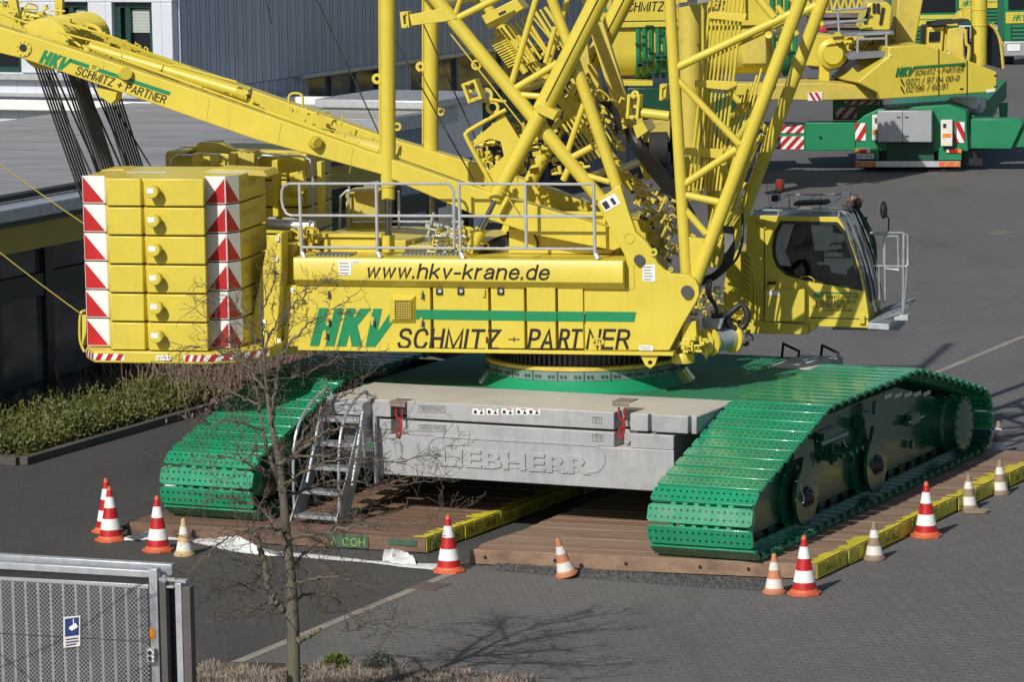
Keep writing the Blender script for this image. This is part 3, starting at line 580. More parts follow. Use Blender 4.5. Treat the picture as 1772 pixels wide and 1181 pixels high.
def make_track(tc, label, vis, lo=0.):
    global SHOE
    tr = MB()
    # side frame: a long welded box with idler and sprocket
    prof = [(-4.35, .55), (-3.9, .42), (3.7, .42), (4.2, .55), (4.35, .95), (3.9, 1.12), (1.7, 1.62), (-1.7, 1.62), (-3.9, 1.12), (-4.3, .95)]
    tr.prism([KW(tc-.36, l+lo, z) for l, z in prof], V3T*.72)
    tr = part('crawler_track', tr, M['green_shade'], label=label, bevel=.02)
    w_ = MB()
    for l, z, r in ((-4.32, .70, .42), (4.5, .72, .42)):
        w_.lathe(KW(tc-.30, l+lo, z), V3T, [(r*.5, 0), (r, .02), (r, .58), (r*.5, .60)], 30)
        w_.lathe(KW(tc+.301, l+lo, z), V3T, [(.17, 0), (.17, .22), (.12, .24)], 20)
    w_.build('idler_wheel', G_, tr)
    w_ = MB()
    for k in range(16): w_.lathe(KW(tc-.33, lo-3.6+k*.47, .39), V3T, [(.12, 0), (.12, .66)], 14)
    w_.build('track_roller', M['darksteel'], tr)
    hid = MB(); up = np.array
    for k in range(NSH):
        s = (k+.5)*PITCH; q0, q1, q = path_at(s-PITCH*.45), path_at(s+PITCH*.45), path_at(s)
        q = (q0+q1)/2*.5+q*.5
        d = unit(q1-q0); yv = V3L*d[0]+VZ*d[1]; zv = -V3L*d[1]*1+VZ*d[0]
        # outward normal of a loop walked front-bottom -> up -> back
        zv = -V3L*d[1]+VZ*d[0]
        o3 = KW(tc, q[0]+lo, q[1])
        if vis(q[0], q[1]):
            if SHOE is None:
                c_ = MB(); c_.v, c_.f, c_.mi = list(sb.v), list(sb.f), list(sb.mi)
                me_o = c_.build('track_shoe', M['shoe'], loc=(0, 0, 0), bevel=.008); SHOE = me_o; ob = me_o
            else:
                ob = SHOE.copy(); COL.objects.link(ob)
            ob.parent = tr; rel = o3-ORG[tr]
            ob.matrix_local = Matrix(((V3T[0], yv[0], zv[0], rel[0]), (V3T[1], yv[1], zv[1], rel[1]), (V3T[2], yv[2], zv[2], rel[2]), (0, 0, 0, 1))); ORG[ob] = o3
        else:
            hid.add([o3+V3T*x+yv*y+zv*z for x, y, z in sb.v], sb.f)
    if hid.v: h_ = hid.build('track_shoe', M['green_shade'], tr, label='rest of the track shoes, under and behind'); h_['kind'] = 'stuff'
    return tr
TRC = 3.735
trR = make_track(TRC, 'right-hand green track with its inner side open to view', lambda l, z: z > 1.0 or l < -4.4 or (l > 4.6 and z > .5) or (z < .3 and l < -2.5))
trL = make_track(-TRC-.06, 'left-hand green track behind the bare tree', lambda l, z: (z > 1.0 and l < 1.8) or l < -4.3, .40)
# outer side of the right track: bracket plates, drive drum, ladder slots
b = MB()
def tear(l0):
    pts = []
    for a in np.linspace(-150, 150, 22): pts.append((l0+.42*math.sin(R(a)), .72-.42*math.cos(R(a))))
    pts = [(l0-.05, 1.6)]+[(l0-.07, 1.35)]+pts[::1]+[(l0+.07, 1.35), (l0+.05, 1.6)]
    return pts
t0 = TRC+.36
for l0 in (-2.6, .15):
    b2 = MB(); b2.prism([KW(t0+.001, l, z) for l, z in tear(l0)], V3T*.05); br = part('side_bracket', b2, M['green_shade'], trR)
    b2 = MB(); b2.prism([KW(t0+.14, l+.22, z) for l, z in tear(l0)], V3T*.05); b2.build('bracket_plate', M['green_shade'], trR)
    b2 = MB(); b2.tube(KW(t0+.05, l0+.02, .70), KW(t0+.23, l0+.24, .70), .1, 16); b2.tube(KW(t0+.19, l0+.22, .70), KW(t0+.22, l0+.22, .7), .14, 18); b2.build('bracket_pin', M['darksteel'], trR)
    b2 = MB(); b2.box(KW, t0+.02, t0+.2, l0-.3, l0+.45, 1.28, 1.44); b2.build('bracket_clamp', M['green_shade'], trR)
b2 = MB(); b2.lathe(KW(t0-.1, 3.75, .78), V3T, [(.40, 0), (.40, .20), (.36, .24), (.36, .38), (.41, .40), (.41, .44), (.2, .46)], 32)
for k in range(16): a = k*2*math.pi/16; b2.tube(KW(t0+.34, 3.75+.38*math.cos(a), .78+.38*math.sin(a)), KW(t0+.37, 3.75+.39*math.cos(a), .78+.39*math.sin(a)), .02, 6)
b2.build('drive_drum', M['green_shade'], trR, bevel=.004)
b2 = MB(); b2.box(KW, t0+.02, t0+.14, -1.6, -.9, 1.26, 1.44); b2.box(KW, t0+.02, t0+.12, 2.05, 2.4, 1.0, 1.15); b2.tube(KW(t0+.12, -1.75, 1.3), KW(t0+.12, -.7, 1.3), .05, 10); b2.tube(KW(t0+.08, 1.9, 1.05), KW(t0+.08, 2.6, 1.05), .045, 10); b2.tube(KW(t0+.1, -1.2, .95), KW(t0+.1, -1.2, 1.3), .035, 8); b2.tube(KW(t0+.03, 2.2, .7), KW(t0+.09, 2.2, .7), .06, 12); b2.tube(KW(t0+.03, .95, .75), KW(t0+.09, .95, .75), .05, 12); b2.tube(KW(t0+.1, -2.0, 1.05), KW(t0+.1, -2.0, 1.35), .05, 8)
for k in range(5): b2.tube(KW(t0+.02, -1.6+k*.25, 1.1), KW(t0+.34, -1.6+k*.25, 1.1), .035, 8)
b2.pipe([KW(t0+.1, -.8, 1.2), KW(t0+.2, -.6, .95), KW(t0+.14, -.6, .85)], .02, 6, 4)
b2.build('valve_block', M['green_shade'], trR)
b2 = MB()
for k in range(5): b2.box(KW, t0+.001, t0+.012, 1.2+.42*k, 1.5+.42*k, 1.50-.05*k, 1.56-.05*k)
b2.build('vent_slot', M['galv_light'], trR)
b2 = MB(); q = PK(1385, 838, t0+.26); b2.pipe([q, q+VZ*-.1+V3L*.03, q-VZ*.2+V3L*.12, q-VZ*.28+V3L*.1], .012, 6, 5); b2.build('hand_hook', M['galv'], trR)

# ---- upper works: main frame --------------------------------------
NF = -1.60
b = MB()
plate = [(1010, 607), (1010, 491), (1082, 490), (1083, 446), (1062, 408), (1030, 348), (1073, 320), (1088, 368), (1100, 402), (1118, 418), (1128, 432), (1137, 455), (1150, 468), (1168, 474), (1190, 476), (1203, 484), (1209, 496), (1210, 510), (1205, 523), (1181, 563), (1167, 590), (1158, 607)]
SPP(b, plate, NF+.03, NF+.13); part('front_plate', b, bevel=.012)
b = MB(); SPP(b, [(x, y) for x, y in plate], 1.25, 1.35); part('far_front_plate', b)
b = MB()
for (x, y, r) in ((1106, 450, 9.5), (1189, 505, 11)): b.tube(P(x, y, NF+.029), P(x, y, NF-.02), r*DPX*.97, 20)
part('boom_pin', b, paint('grey_pin', (.07, .07, .075), .45, .15))
b = MB(); c = P(1089, 412, NF+.03); b.ring(c, -V3SY, .075, .065, .01, 22); c = P(1132, 436, NF+.05); b.ring(c, -V3SY, .055, .025, .06, 18)
c = P(1162, 466, NF+.05); b.ring(c, -V3SY, .03, .015, .05, 12); part('pin_collar', b)
# centre frame box (seen between the rails) and deck
def sbox(b, x0, x1, yt, yb, c0, c1):
    s0, zt = qS(x0, yt, c0); s1, zb = qS(x1, yb, c0); return b.hexa(SW(s0, c0, zb), V3SX*(s1-s0), V3SY*(c1-c0), VZ*(qS(x0, yt, c0)[1]-zb))
b = MB(); sbox(b, 520, 1165, 600, 612, -1.5, 1.5); part('bottom_plate', b, bevel=.01)
b = MB(); sbox(b, 880, 1072, 366, 448, -.95, -.87)
for x in (925, 1043): sbox(b, x, x+6, 366, 448, -1.0, -.951)
sbox(b, 880, 1060, 396, 402, -1.0, -.952); sbox(b, 880, 1060, 430, 440, -1.02, -.953)
part('stiffened_side_plate', b, bevel=.006)
b = MB(); sbox(b, 700, 900, 425, 600, -.9, 1.3); sbox(b, 540, 720, 415, 600, -.7, 1.2); part('main_frame', b, bevel=.015)
b = MB(); sbox(b, 900, 1120, 380, 600, -.4, 1.24); part('winch_housing', b, bevel=.015)
b = MB(); sbox(b, 545, 660, 405, 412, -1.0, -.6); sbox(b, 560, 655, 412, 440, -.95, -.65); part('support_beam', b, bevel=.008)
# side enclosures (doors) under the long white-lettered box
DOORS = [(487, 747, 494), (748, 847, 492), (848, 909, 491), (910, 963, 491), (964, 1011, 491)]
for i, (x0, x1, yt) in enumerate(DOORS):
    b = MB(); sbox(b, x0+.8, x1-.8, yt, 604, NF+(0 if i < 3 else -.03 if i == 3 else -.01), -.9); part('side_door', b, bevel=.012)
b = MB(); s0, z0 = qS(517, 606, NF); s1, _ = qS(1166, 606, NF); z1 = qS(517, 600, NF)[1]; b.hexa(SW(s0, NF-.05, z0), V3SX*(s1-s0), V3SY*.25, VZ*(z1-z0)); part('bottom_rim', b, bevel=.008)
# long box with the web address: five-sided profile
b = MB(); sa = qS(507, 446, NF-.14)[0]; sb_ = qS(1078, 446, NF-.14)[0]; zt = qS(507, 446, NF-.14)[1]; zm = qS(507, 484, NF-.14)[1]; zb = qS(507, 494, NF)[1]
b.prism([SW(sa, c, z) for c, z in ((NF-.14, zt-.03), (NF-.12, zt), (-.9, zt), (-.9, zb), (NF-.02, zb), (NF-.14, zm))], V3SX*(sb_-sa)); part('tool_box', b, bevel=.01)
b = MB(); b.hexa(SW(sb_+.001, NF+.02, zb), V3SX*.12, V3SY*.5, VZ*(zt-zb-.06)); part('tool_box_end', b)
# deck gratings
b = MB(); s0 = qS(545, 440, -1.5)[0]
for i in range(9): b.hexa(SW(s0+i*.06, -1.55, zt+.005), V3SX*.04, V3SY*.4, VZ*.02)
for i in range(14): b.hexa(SW(s0+1.2+i*.06, -1.3, zt+.005), V3SX*.04, V3SY*.4, VZ*.02)
part('deck_grating', b, M['grating'])
# rear corner: shaded upright and slanted prop
b = MB(); SPP(b, [(455, 612), (470, 420), (507, 424), (520, 612)], NF+.25, NF+1.0); part('rear_upright', b, bevel=.01)
b = MB(); SPP(b, [(428, 612), (434, 560), (464, 412), (487, 402), (487, 470), (478, 612)], NF-.25, NF+.1); part('rear_prop', b, bevel=.02)
b = MB()
for x, y in ((478, 417), (476, 452), (481, 593), (504, 505), (452, 580), (455, 560)): q = P(x, y, NF-.25); b.hexa(q-V3SY*.03, V3SX*.05, V3SY*.03, VZ*.06)
part('prop_plate', b, M['white'])
# hardware on the doors
b = MB()
for x in (760, 797, 866): SPP(b, [(x-5, 499), (x+6, 499), (x+6, 510), (x-5, 510)], NF-.004, NF-.03)
part('door_lock', b, M['void'], bevel=.006)
b = MB()
for x in (760, 797, 866): b.tube(P(x+1, 504, NF-.03), P(x+1, 504, NF-.045), .028, 10)
part('lock_barrel', b, M['galv'])
b = MB()
for x, y in ((838, 506), (730, 508), (568, 508), (568, 556), (563, 578), (646, 555), (730, 556), (843, 600)): SPP(b, [(x-3, y-6), (x+2, y-6), (x+2, y+8), (x-3, y+8)], NF-.005, NF-.03)
part('door_hinge', b, M['yellow_worn'], bevel=.004)
b = MB(); b2 = MB()
for x, y in ((569, 510), (570, 558), (566, 582), (647, 560), (731, 512), (731, 560), (842, 588)): SPP(b, [(x-1, y-5), (x+2, y-5), (x+2, y+6), (x-1, y+6)], NF-.031, NF-.04)
part('hinge_gap', b, M['void'])
# square vent with a frame
b = MB(); o_ = [(674, 511), (720, 511), (720, 560), (674, 560)]; i_ = [(683, 520), (711, 520), (711, 551), (683, 551)]
b.add([P(x, y, NF-.002) for x, y in o_]+[P(x, y, NF-.10) for x, y in i_], [(0, 1, 5, 4), (1, 2, 6, 5), (2, 3, 7, 6), (3, 0, 4, 7)]); part('vent_hood', b, smooth=0)
b = MB()
for i in range(8): x = 683+i*4; b.pipe([P(x, 520, NF-.1), P(x, 551, NF-.1)], .006, 4); b.pipe([P(683, 520+i*4.4, NF-.1), P(711, 520+i*4.4, NF-.1)], .006, 4)
part('vent_mesh', b, M['yellow_worn'])
b = MB(); SPP(b, i_, NF-.06, NF-.055); part('vent_screen', b, paint('khaki_screen', (.36, .27, .09), .8, .2))
# lug under the frame
b = MB(); b.prism([P(x, y, NF+.0) for x, y in ((1106, 612), (1140, 612), (1133, 632), (1125, 638), (1117, 633))], V3SY*.06, [[P(1125+4*math.cos(a), 628+4*math.sin(a), NF) for a in np.linspace(0, 6, 9)]]); part('lower_lug', b)
# ---- lettering on the near side
e = -.006
def LT(s, x0, x1, yb, yt, c, shear=.21, bold=0., mat='black', name='lettering', mb=None):
    o = P(x0, yb, c); o[2] += 0; r_ = P(x1, yb, c); rt = V3SX; wd = (r_-o)@rt; ht = P(x0, yt, c)[2]-o[2]
    b = mb or MB(); addt(b, s, o, rt, VZ, wd-ht*shear, ht, shear=shear, bold=bold)
    return b if mb is not None else part(name, b, M[mat])
LT('www.hkv-krane.de', 632, 955, 482, 455, NF-.14+e, .24, .012)
b = MB(); o = P(536, 599, NF+e); ht = P(536, 533, NF+e)[2]-o[2]; wd = (P(690, 599, NF+e)-o)@V3SX
hkv(b, o, V3SX, VZ, ht, wd-ht*.28, .28); part('logo', b, M['logo_green'])
b = MB(); zA, zB = qS(720, 536, NF)[1], qS(720, 553, NF)[1]
for x0, x1, cc in ((719, 747, NF+e), (747.6, 846.6, NF+e), (847.4, 908.4, NF+e), (910, 963, NF-.03+e), (964.6, 1010.5, NF-.01+e), (1012.5, 1101, NF+.03+e)):
    s0 = qS(x0, 545, cc)[0]; s1 = qS(x1, 545, cc)[0]; b.add([SW(s0, cc, zB), SW(s1-(.03 if x1 == 1101 else 0), cc, zB), SW(s1, cc, zA), SW(s0, cc, zA)], [(0, 1, 2, 3)])
part('logo_stripe', b, M['logo_green'])
LT('SCHMITZ', 686, 868, 604, 568, NF+e, .18, .012)
b = MB(); LT('+', 879, 900, 594, 580, NF+e, .1, .0, mb=b); part('lettering', b, M['black'])
LT('PA', 912, 962, 605, 569, NF-.03+e, .18, .012); LT('RT', 964.5, 1009, 605, 569, NF-.01+e, .18, .012); LT('NER', 1013, 1094, 605, 569, NF+.03+e, .18, .012)
b = MB(); c = P(1034, 592, NF+.03+e*2); b.prism([c+V3SX*.1*math.cos(a)+VZ*.055*math.sin(a) for a in np.linspace(0, 6.1, 16)], V3SY*.003); part('load_mark', b, Y_)
LT('47t', 1026, 1042, 596, 588, NF+.03+e*3, .1)
def sticker(x0, x1, yt, yb, c, lines=4, name='sticker', tri=False):
    b = MB(); s0, z0 = qS(x0, yb, c+e); s1, _ = qS(x1, yb, c+e); z1 = qS(x0, yt, c+e)[1]
    b.add([SW(s0, c+e, z0), SW(s1, c+e, z0), SW(s1, c+e, z1), SW(s0, c+e, z1)], [(0, 1, 2, 3)]); st = part(name, b, M['white'])
    b = MB(); h = (z1-z0)/(lines*2+1)
    for k in range(lines): zz = z0+h*(2*k+1); b.add([SW(s0+(s1-s0)*.1, c+e*1.6, zz), SW(s0+(s1-s0)*rnd.uniform(.6, .92), c+e*1.6, zz), SW(s0+(s1-s0)*rnd.uniform(.6, .92), c+e*1.6, zz+h*.6), SW(s0+(s1-s0)*.1, c+e*1.6, zz+h*.6)], [(0, 1, 2, 3)])
    b.build('sticker_print', paint('sticker_print', (.2, .2, .21), .5), st); return st
sticker(586, 608, 451, 476, NF-.14); sticker(609, 624, 451, 456, NF-.14, 1); sticker(1112, 1134, 458, 487, NF+.03, 5); sticker(1106, 1130, 598, 607, NF+.03, 2)
b = MB(); SPP(b, [(1037, 349), (1063, 334), (1074, 352), (1048, 367)], NF+.03+e, NF+.03+e+.002); st = part('sticker', b, M['white'])
b = MB(); SPP(b, [(1041, 352), (1049, 347), (1056, 358), (1048, 363)], NF+.03+e*2, NF+.03+e*2+.002); SPP(b, [(1055, 345), (1060, 342), (1067, 352), (1062, 355)], NF+.03+e*2, NF+.03+e*2+.002); b.build('sticker_print', M['void'], st)

# ---- handrail along the near edge
RC = NF-.02
def rail(pts, r=.019, n=8, sm=0): b = MB(); b.pipe([P(*q) for q in pts], r, n, sm); return b
def railing(paths, posts, name='handrail'):
    b = MB()
    for q in paths: b.pipe([P(x, y, RC) for x, y in q], .020, 8)
    for q in posts: b.pipe([P(x, y, RC) for x, y in q], .024, 8)
    return part(name, b, M['galv_light'])
railing([[(500, 318), (775, 318), (780, 322), (785, 332), (786, 430)], [(500, 318), (492, 321), (488, 328), (487, 345), (490, 360), (496, 370), (505, 373)], [(505, 373), (786, 374)], [(522, 428), (786, 430)]],
        [[(518, 318), (522, 440)], [(651, 318), (653, 440)]])
railing([[(794, 318), (1028, 319)], [(794, 374), (1028, 375)], [(795, 430), (1028, 431)]], [[(794, 314), (797, 443)], [(909, 319), (911, 430)], [(1027, 316), (1030, 445)]])
b = MB()
for x, y in ((523, 443), (654, 443), (798, 445), (1031, 446)): b.tube(P(x, y-5, RC), P(x+4, y+4, RC-.04), .04, 8)
part('rail_socket', b, M['galv'])
# far-side rail and rear rails
b = MB()
for q in ([(588, 410), (589, 340), (600, 330), (650, 328)], [(603, 330), (604, 405)], [(610, 384), (800, 384)], [(690, 330), (691, 400)], [(775, 345), (776, 440)]): b.pipe([P(x, y, .9) for x, y in q], .02, 8)
part('far_handrail', b, M['galv'])

# ---- A-frame -------------------------------------------------------
nb = [(-70, 22), (0, 46), (130, 86), (355, 162), (656, 268), (790, 315), (870, 340), (1078, 402), (1092, 412), (1084, 424), (1062, 434), (930, 408), (820, 372), (656, 301), (440, 241), (216, 162), (38, 101), (0, 92), (-70, 70)]
b = MB(); SPP(b, nb, -1.28, -1.0); part('a_frame_beam', b, bevel=.015)
fb = [(-70, -18), (130, 50), (468, 167), (656, 234), (850, 292), (1000, 345), (1105, 388), (1095, 405), (850, 350), (468, 222), (130, 110), (-70, 40)]
b = MB(); SPP(b, fb, 1.0, 1.28); part('a_frame_beam', b, bevel=.015)
b = MB(); pt(b, 155, 82, -.55, 425, 163, -.55, 12, 18); pt(b, 415, 160, -.55, 432, 165, -.55, 14, 14); part('adjusting_cylinder', b)
b = MB(); pt(b, 520, 225, -.35, 690, 268, -.35, 11, 16, 17); part('tie_tube', b, M['yellow_worn'])
b = MB()
for (x0, y0, x1, y1, r) in ((150, 80, 350, 152, 2.5), (352, 153, 460, 192, 2), (460, 192, 655, 262, 3), (655, 258, 850, 330, 2), (160, 72, 300, 115, 2), (300, 112, 410, 142, 2.2), (100, 55, 190, 78, 2)): pt(b, x0, y0, -1.12 if y0 > 100 or x0 < 400 else -1.1, x1, y1, -1.12, r, 8)
pp(b, [(105, 28, .2), (150, 42, .1), (168, 48, 0), (178, 62, -.1), (190, 78, -.2)], .035); pp(b, [(60, 20, .0), (90, 28, .1), (120, 45, .0), (150, 75, -.3)], .02); pp(b, [(0, 22, -.6), (50, 40, -.8), (100, 52, -.9), (140, 80, -1.05)], .018)
part('hydraulic_line', b)
b = MB()
for x, y in ((216, 127), (545, 246)):
    b.tube(P(x-2, y, -1.29), P(x+2, y, -1.40), 11*DPX, 18)
b.tube(P(548, 246, -1.40), P(550, 247, -1.42), 9*DPX, 12); part('beam_pulley', b)
bo_ = P(66.5, 108, -1.287); be_ = P(296, 185, -1.287); br_ = unit(be_-P(129.5, 129, -1.287)); bu_ = unit(np.cross(V3SY, br_)); bu_ = bu_ if bu_[2] > 0 else -bu_
b = MB(); hkv(b, bo_, br_, bu_, 25*DPX, 52*DPX, .2, 246*DPX, .27); part('logo', b, M['logo_green'])
b = MB(); addt(b, 'SCHMITZ + PARTNER', P(129, 128, -1.287), br_, bu_, 171*DPX, 15.5*DPX, .16); part('lettering', b, M['black'])
b = MB(); q = P(163, 116, -1.289); b.prism([q+br_*x*DPX+bu_*y*DPX for x, y in ((-9, -4), (-4, -7), (4, -7), (10, 0), (4, 7), (-4, 7), (-9, 3))], -V3SY*.003); part('load_mark', b, Y_); b = MB(); addt(b, '12t', q-br_*5*DPX-bu_*3.5*DPX-V3SY*.005, br_, bu_, 9*DPX, 7*DPX, .1); part('lettering', b, M['black'])
b = MB()
for (x0, y0, x1, y1) in ((362, 168, 357, 210), (487, 212, 480, 253), (611, 255, 605, 299), (180, 106, 176, 146)): b.pipe([P(x0, y0, -1.281), P(x1, y1, -1.281)], .005, 5)
part('weld_seam', b, M['yellow_worn'])
b = MB(); pp(b, [(500, 180, -1.1), (501, 165, -1.1), (512, 161, -1.1), (523, 166, -1.1), (524, 184, -1.1)], .018); part('lifting_eye', b)
b = MB(); c = P(41, 83, -1.281); b.tube(c, c-V3SY*.006, .055, 20); part('pin_bore', b, M['void'])
b = MB(); c = P(41, 83, -1.281); b.ring(c, -V3SY, .12, .06, .02, 26)
for k in range(9): a = k*2*math.pi/9; b.tube(c+V3SX*.095*math.cos(a)+VZ*.095*math.sin(a)-V3SY*.02, c+V3SX*.095*math.cos(a)+VZ*.095*math.sin(a)-V3SY*.035, .012, 6)
part('bearing_flange', b)
# brackets and bolts along the upper edge, clevis ends
b = MB()
for (x0, y0, x1, y1) in ((140, 76, 152, 88), (408, 150, 428, 162), (430, 182, 452, 194), (165, 152, 202, 172)):
    SPP(b, [(x0, y0+4), (x0+4, y0), (x1, y0+6), (x1+3, y1), (x1-8, y1+4), (x0, y1-3)], -1.0+.0, -.85) if y0 < 150 or x0 > 300 else SPP(b, [(x0, y0), (x1, y0+8), (x1-2, y1), (x1-10, y1+8), (x0+6, y1-6)], -1.32, -1.05)
for k in range(26):
    x = 20+k*24; y = 46+x*.335; q = P(x, y-3+rnd.uniform(-2, 2), -1.05); b.tube(q, q+VZ*.06, .018, 6)
part('beam_bracket', b, bevel=.004)
# sheaves and ropes
b = MB(); c0 = P(76, 76, -.95)
for k in range(17):
    cc = c0+V3SY*(.11*k); b.lathe(cc, V3SY, [(.30, 0), (.375, .012), (.375, .022), (.34, .045), (.34, .05), (.375, .075), (.375, .085), (.30, .095)], 32)
part('rope_sheave', b)
b = MB()
for x0, x1 in ((25, 8), (97, 92)):
    SPP(b, [(x1, -20), (x1+16, -20), (x0+10, 42), (x0+28, 62), (x0, 50)], -.2 if x0 < 50 else .9, -.1 if x0 < 50 else 1.0)
part('gusset_strut', b)
rp = MB()
for k in range(17):
    if 6 <= k <= 8: continue
    a = c0+V3SY*(.11*k+.048); a1 = a-V3SX*.33-VZ*.12; a2 = a+V3SX*.30-VZ*.2
    sw_, zw_ = qS(178, 372, -.85); e1 = SW(sw_-.22, -.9+.108*k, zw_); e2 = SW(sw_+.22, -.9+.108*k, zw_)
    rp.tube(a1+V3SX*.1, e1, .0155, 5); rp.tube(a2, e2, .0155, 5)
    if k % 3 == 0: rp.tube(a1+V3SX*.2, e2-V3SX*.1, .0155, 5)
rp.tube(P(198, 185, .6), P(268, 300, .6), .012, 5); part('hoist_rope', rp, paint('wire_rope', (.035, .033, .03), .5, .25))
b = MB(); b.lathe(SW(sw_, -.95, zw_), V3SY, [(.28, 0), (.28, .04), (.24, .05), (.24, 1.85), (.28, 1.86), (.28, 1.9)], 28); part('winch_drum', b, M['darksteel'])

# ---- upright cylinders
for cc, x0, x1, yb, nm in ((-1.2, 670.5, 672, 345, 1), (1.2, 746, 746, 318, 0)):
    b = MB(); pt(b, x0, -40, cc, x1, yb-22, cc, 13.2, 22); pt(b, x1, yb-24, cc, x1, yb, cc, 14.5 if 0 else 11.5, 20)
    cy = part('upright_cylinder', b)
    b = MB(); pt(b, x1, yb, cc, x1, yb+64, cc, 6.2, 16); b.build('piston_rod', M['chrome'], cy)
    b = MB(); pt(b, x1, yb+62, cc, x1, yb+90, cc, 11, 18); b.build('cylinder_foot', Y_, cy)
    b = MB(); pt(b, x0-14.5, -30, cc, x1-14.5, 300 if nm else 250, cc, 1.6, 6)
    for (dx, y) in (((-18, 136), (17, 219)) if nm else ((-18, 115), (17, 193))):
        c = P(x0+dx, y, cc); b.ring(c-V3SY*.015, V3SY, .075 if dx < 0 else .06, .03, .03, 20); s_ = -1 if dx > 0 else 1
        b.hexa(c+V3SX*s_*.04-V3SY*.012-VZ*.05, V3SX*s_*.07, V3SY*.024, VZ*.1)
    b.build('cylinder_lug', Y_, cy)
b = MB()
for (x0, y0, x1, y1) in ((549, 0, 660, 240), (680, 63, 830, 330), (730, 35, 905, 420), (445, -60, 470, 40)): pt(b, x0, y0, .5, x1, y1, .5, 1.3, 6)
part('stay_rope', b, paint('dark_stay_rope', (.03, .026, .022), .5, .2))

# ---- boom foot (two trusses) --------------------------------------
def truss(c, near):
    b = MB(); k = 0
    for (x0, y0, x1, y1, r) in ((1126, -560, 1157, -40, 10.0), (1620, -599, 1400, -40, 11.5), (1146, -210, 1340, 30, 7), (1140, -300, 1460, -150, 7), (1132, -420, 1455, -160, 7), (1157, -40, 1188, 480, 10.0), (1400, -40, 1203, 490, 11.5), (1168, 118, 1372, 22, 7.0), (1170, 135, 1280, 250, 6.0), (1275, 258, 1180, 322, 6.5), (1178, 336, 1244, 350, 6.5), (1180, 356, 1222, 405, 6), (1345, 10, 1380, 60, 5)):
        if near: pt(b, x0, y0, c, x1, y1, c, r, 18)
        else:
            s = lambda x, y: qS(x, y, -1.15); a, d = s(x0, y0), s(x1, y1); b.tube(SW(a[0], c, a[1]), SW(d[0], c, d[1]), r*DPX, 16)
    g = [(1184, 408), (1219, 413), (1203, 478), (1190, 478)]; a = [qS(x, y, -1.15) for x, y in g]
    b.prism([SW(s_, c-.03, z_) for s_, z_ in a], V3SY*.06)
    part('boom_foot', b)
truss(-1.15, 1); truss(1.15, 0)
b = MB()
for (x, y) in ((1157, -10), (1330, 60), (1204, 440)):
    s_, z_ = qS(x, y, -1.15); b.tube(SW(s_, -1.15, z_), SW(s_, 1.15, z_), .05, 12)
s_, z_ = qS(1330, 60, -1.15); s2, z2 = qS(1290, 170, -1.15); s3, z3 = qS(1250, 280, -1.15)
b.tube(SW(s_, -1.15, z_), SW(s2, 1.15, z2), .05, 12); b.tube(SW(s2, 1.15, z2), SW(s3, -1.15, z3), .05, 12); b.tube(SW(s3, -1.15, z3), SW(s3-.3, 1.15, z3-.8), .05, 12)
part('boom_cross_brace', b)
b = MB(); pt(b, 1110, 195, -1.15, 1158, 201, -1.15, 8.5, 16); part('boom_stub', b)
def clevis(x, y, w_, h_, c, ang):
    b = MB(); ca, sa_ = math.cos(ang), math.sin(ang)
    def q(u, v, cc): return P(x+u*ca-v*sa_, y+u*sa_+v*ca, cc)
    for (u0, v0, u1, v1, c0, c1) in ((-w_, -h_, -w_+5, h_, c-.12, c+.12), (w_-5, -h_, w_, h_, c-.12, c+.12), (-w_, -h_, w_, -h_+5, c-.1, c+.1), (-w_, h_-6, w_, h_, c-.1, c+.1), (-w_+3, -4, w_-3, 2, c-.02, c+.1)):
        b.prism([q(u0, v0, c0), q(u1, v0, c0), q(u1, v1, c0), q(u0, v1, c0)], V3SY*(c1-c0))
    for v in (-h_+3, h_-3): b.tube(q(0, v, c-.15), q(0, v, c+.15), .03, 10)
    return part('pin_clevis', b, bevel=.004)
clevis(1095, 185, 11, 21, -1.15, .08); clevis(1147, 160, 6, 14, .9, .05); clevis(816, 158, 13, 18, -1.1, -.35); clevis(700, 34, 7, 14, -1.1, -.1)
b = MB(); c = P(1099, 163, -1.15); b.ring(c, V3SY, .055, .02, .03, 16); b.hexa(c-V3SX*.02-VZ*.12, V3SX*.04, V3SY*.03, VZ*.08); part('pin_eye', b)
# ladder of lines climbing the boom
b = MB()
for k in range(9):
    f = k/8; xa, xb = 1228+f*62, 1192+f*58
    pt(b, 1232+f*56, -20, -.3, 1192+f*54, 330, -.3, 2.6 if k in (0, 8) else rnd.choice((1.3, 2.0, 2.4)), 8)
part('boom_line', b)
b = MB()
for (x0, y0, x1, y1) in ((1228, 20, 1292, 34), (1203, 138, 1276, 153), (1186, 255, 1252, 271)): SPP(b, [(x0, y0), (x1, y0+3), (x1-3, y1+4), (x0-2, y1-3)], -.40, -.36)
part('line_clamp', b, bevel=.004)
b = MB(); pt(b, 1193, -40, .35, 1196, 345, .35, 20, 24); part('backstop_tube', b, M['yellow_worn'])
b = MB(); pt(b, 1160, 12, -.5, 1230, -2, -.5, 4, 4); part('measuring_rod', b, M['galv_light'])

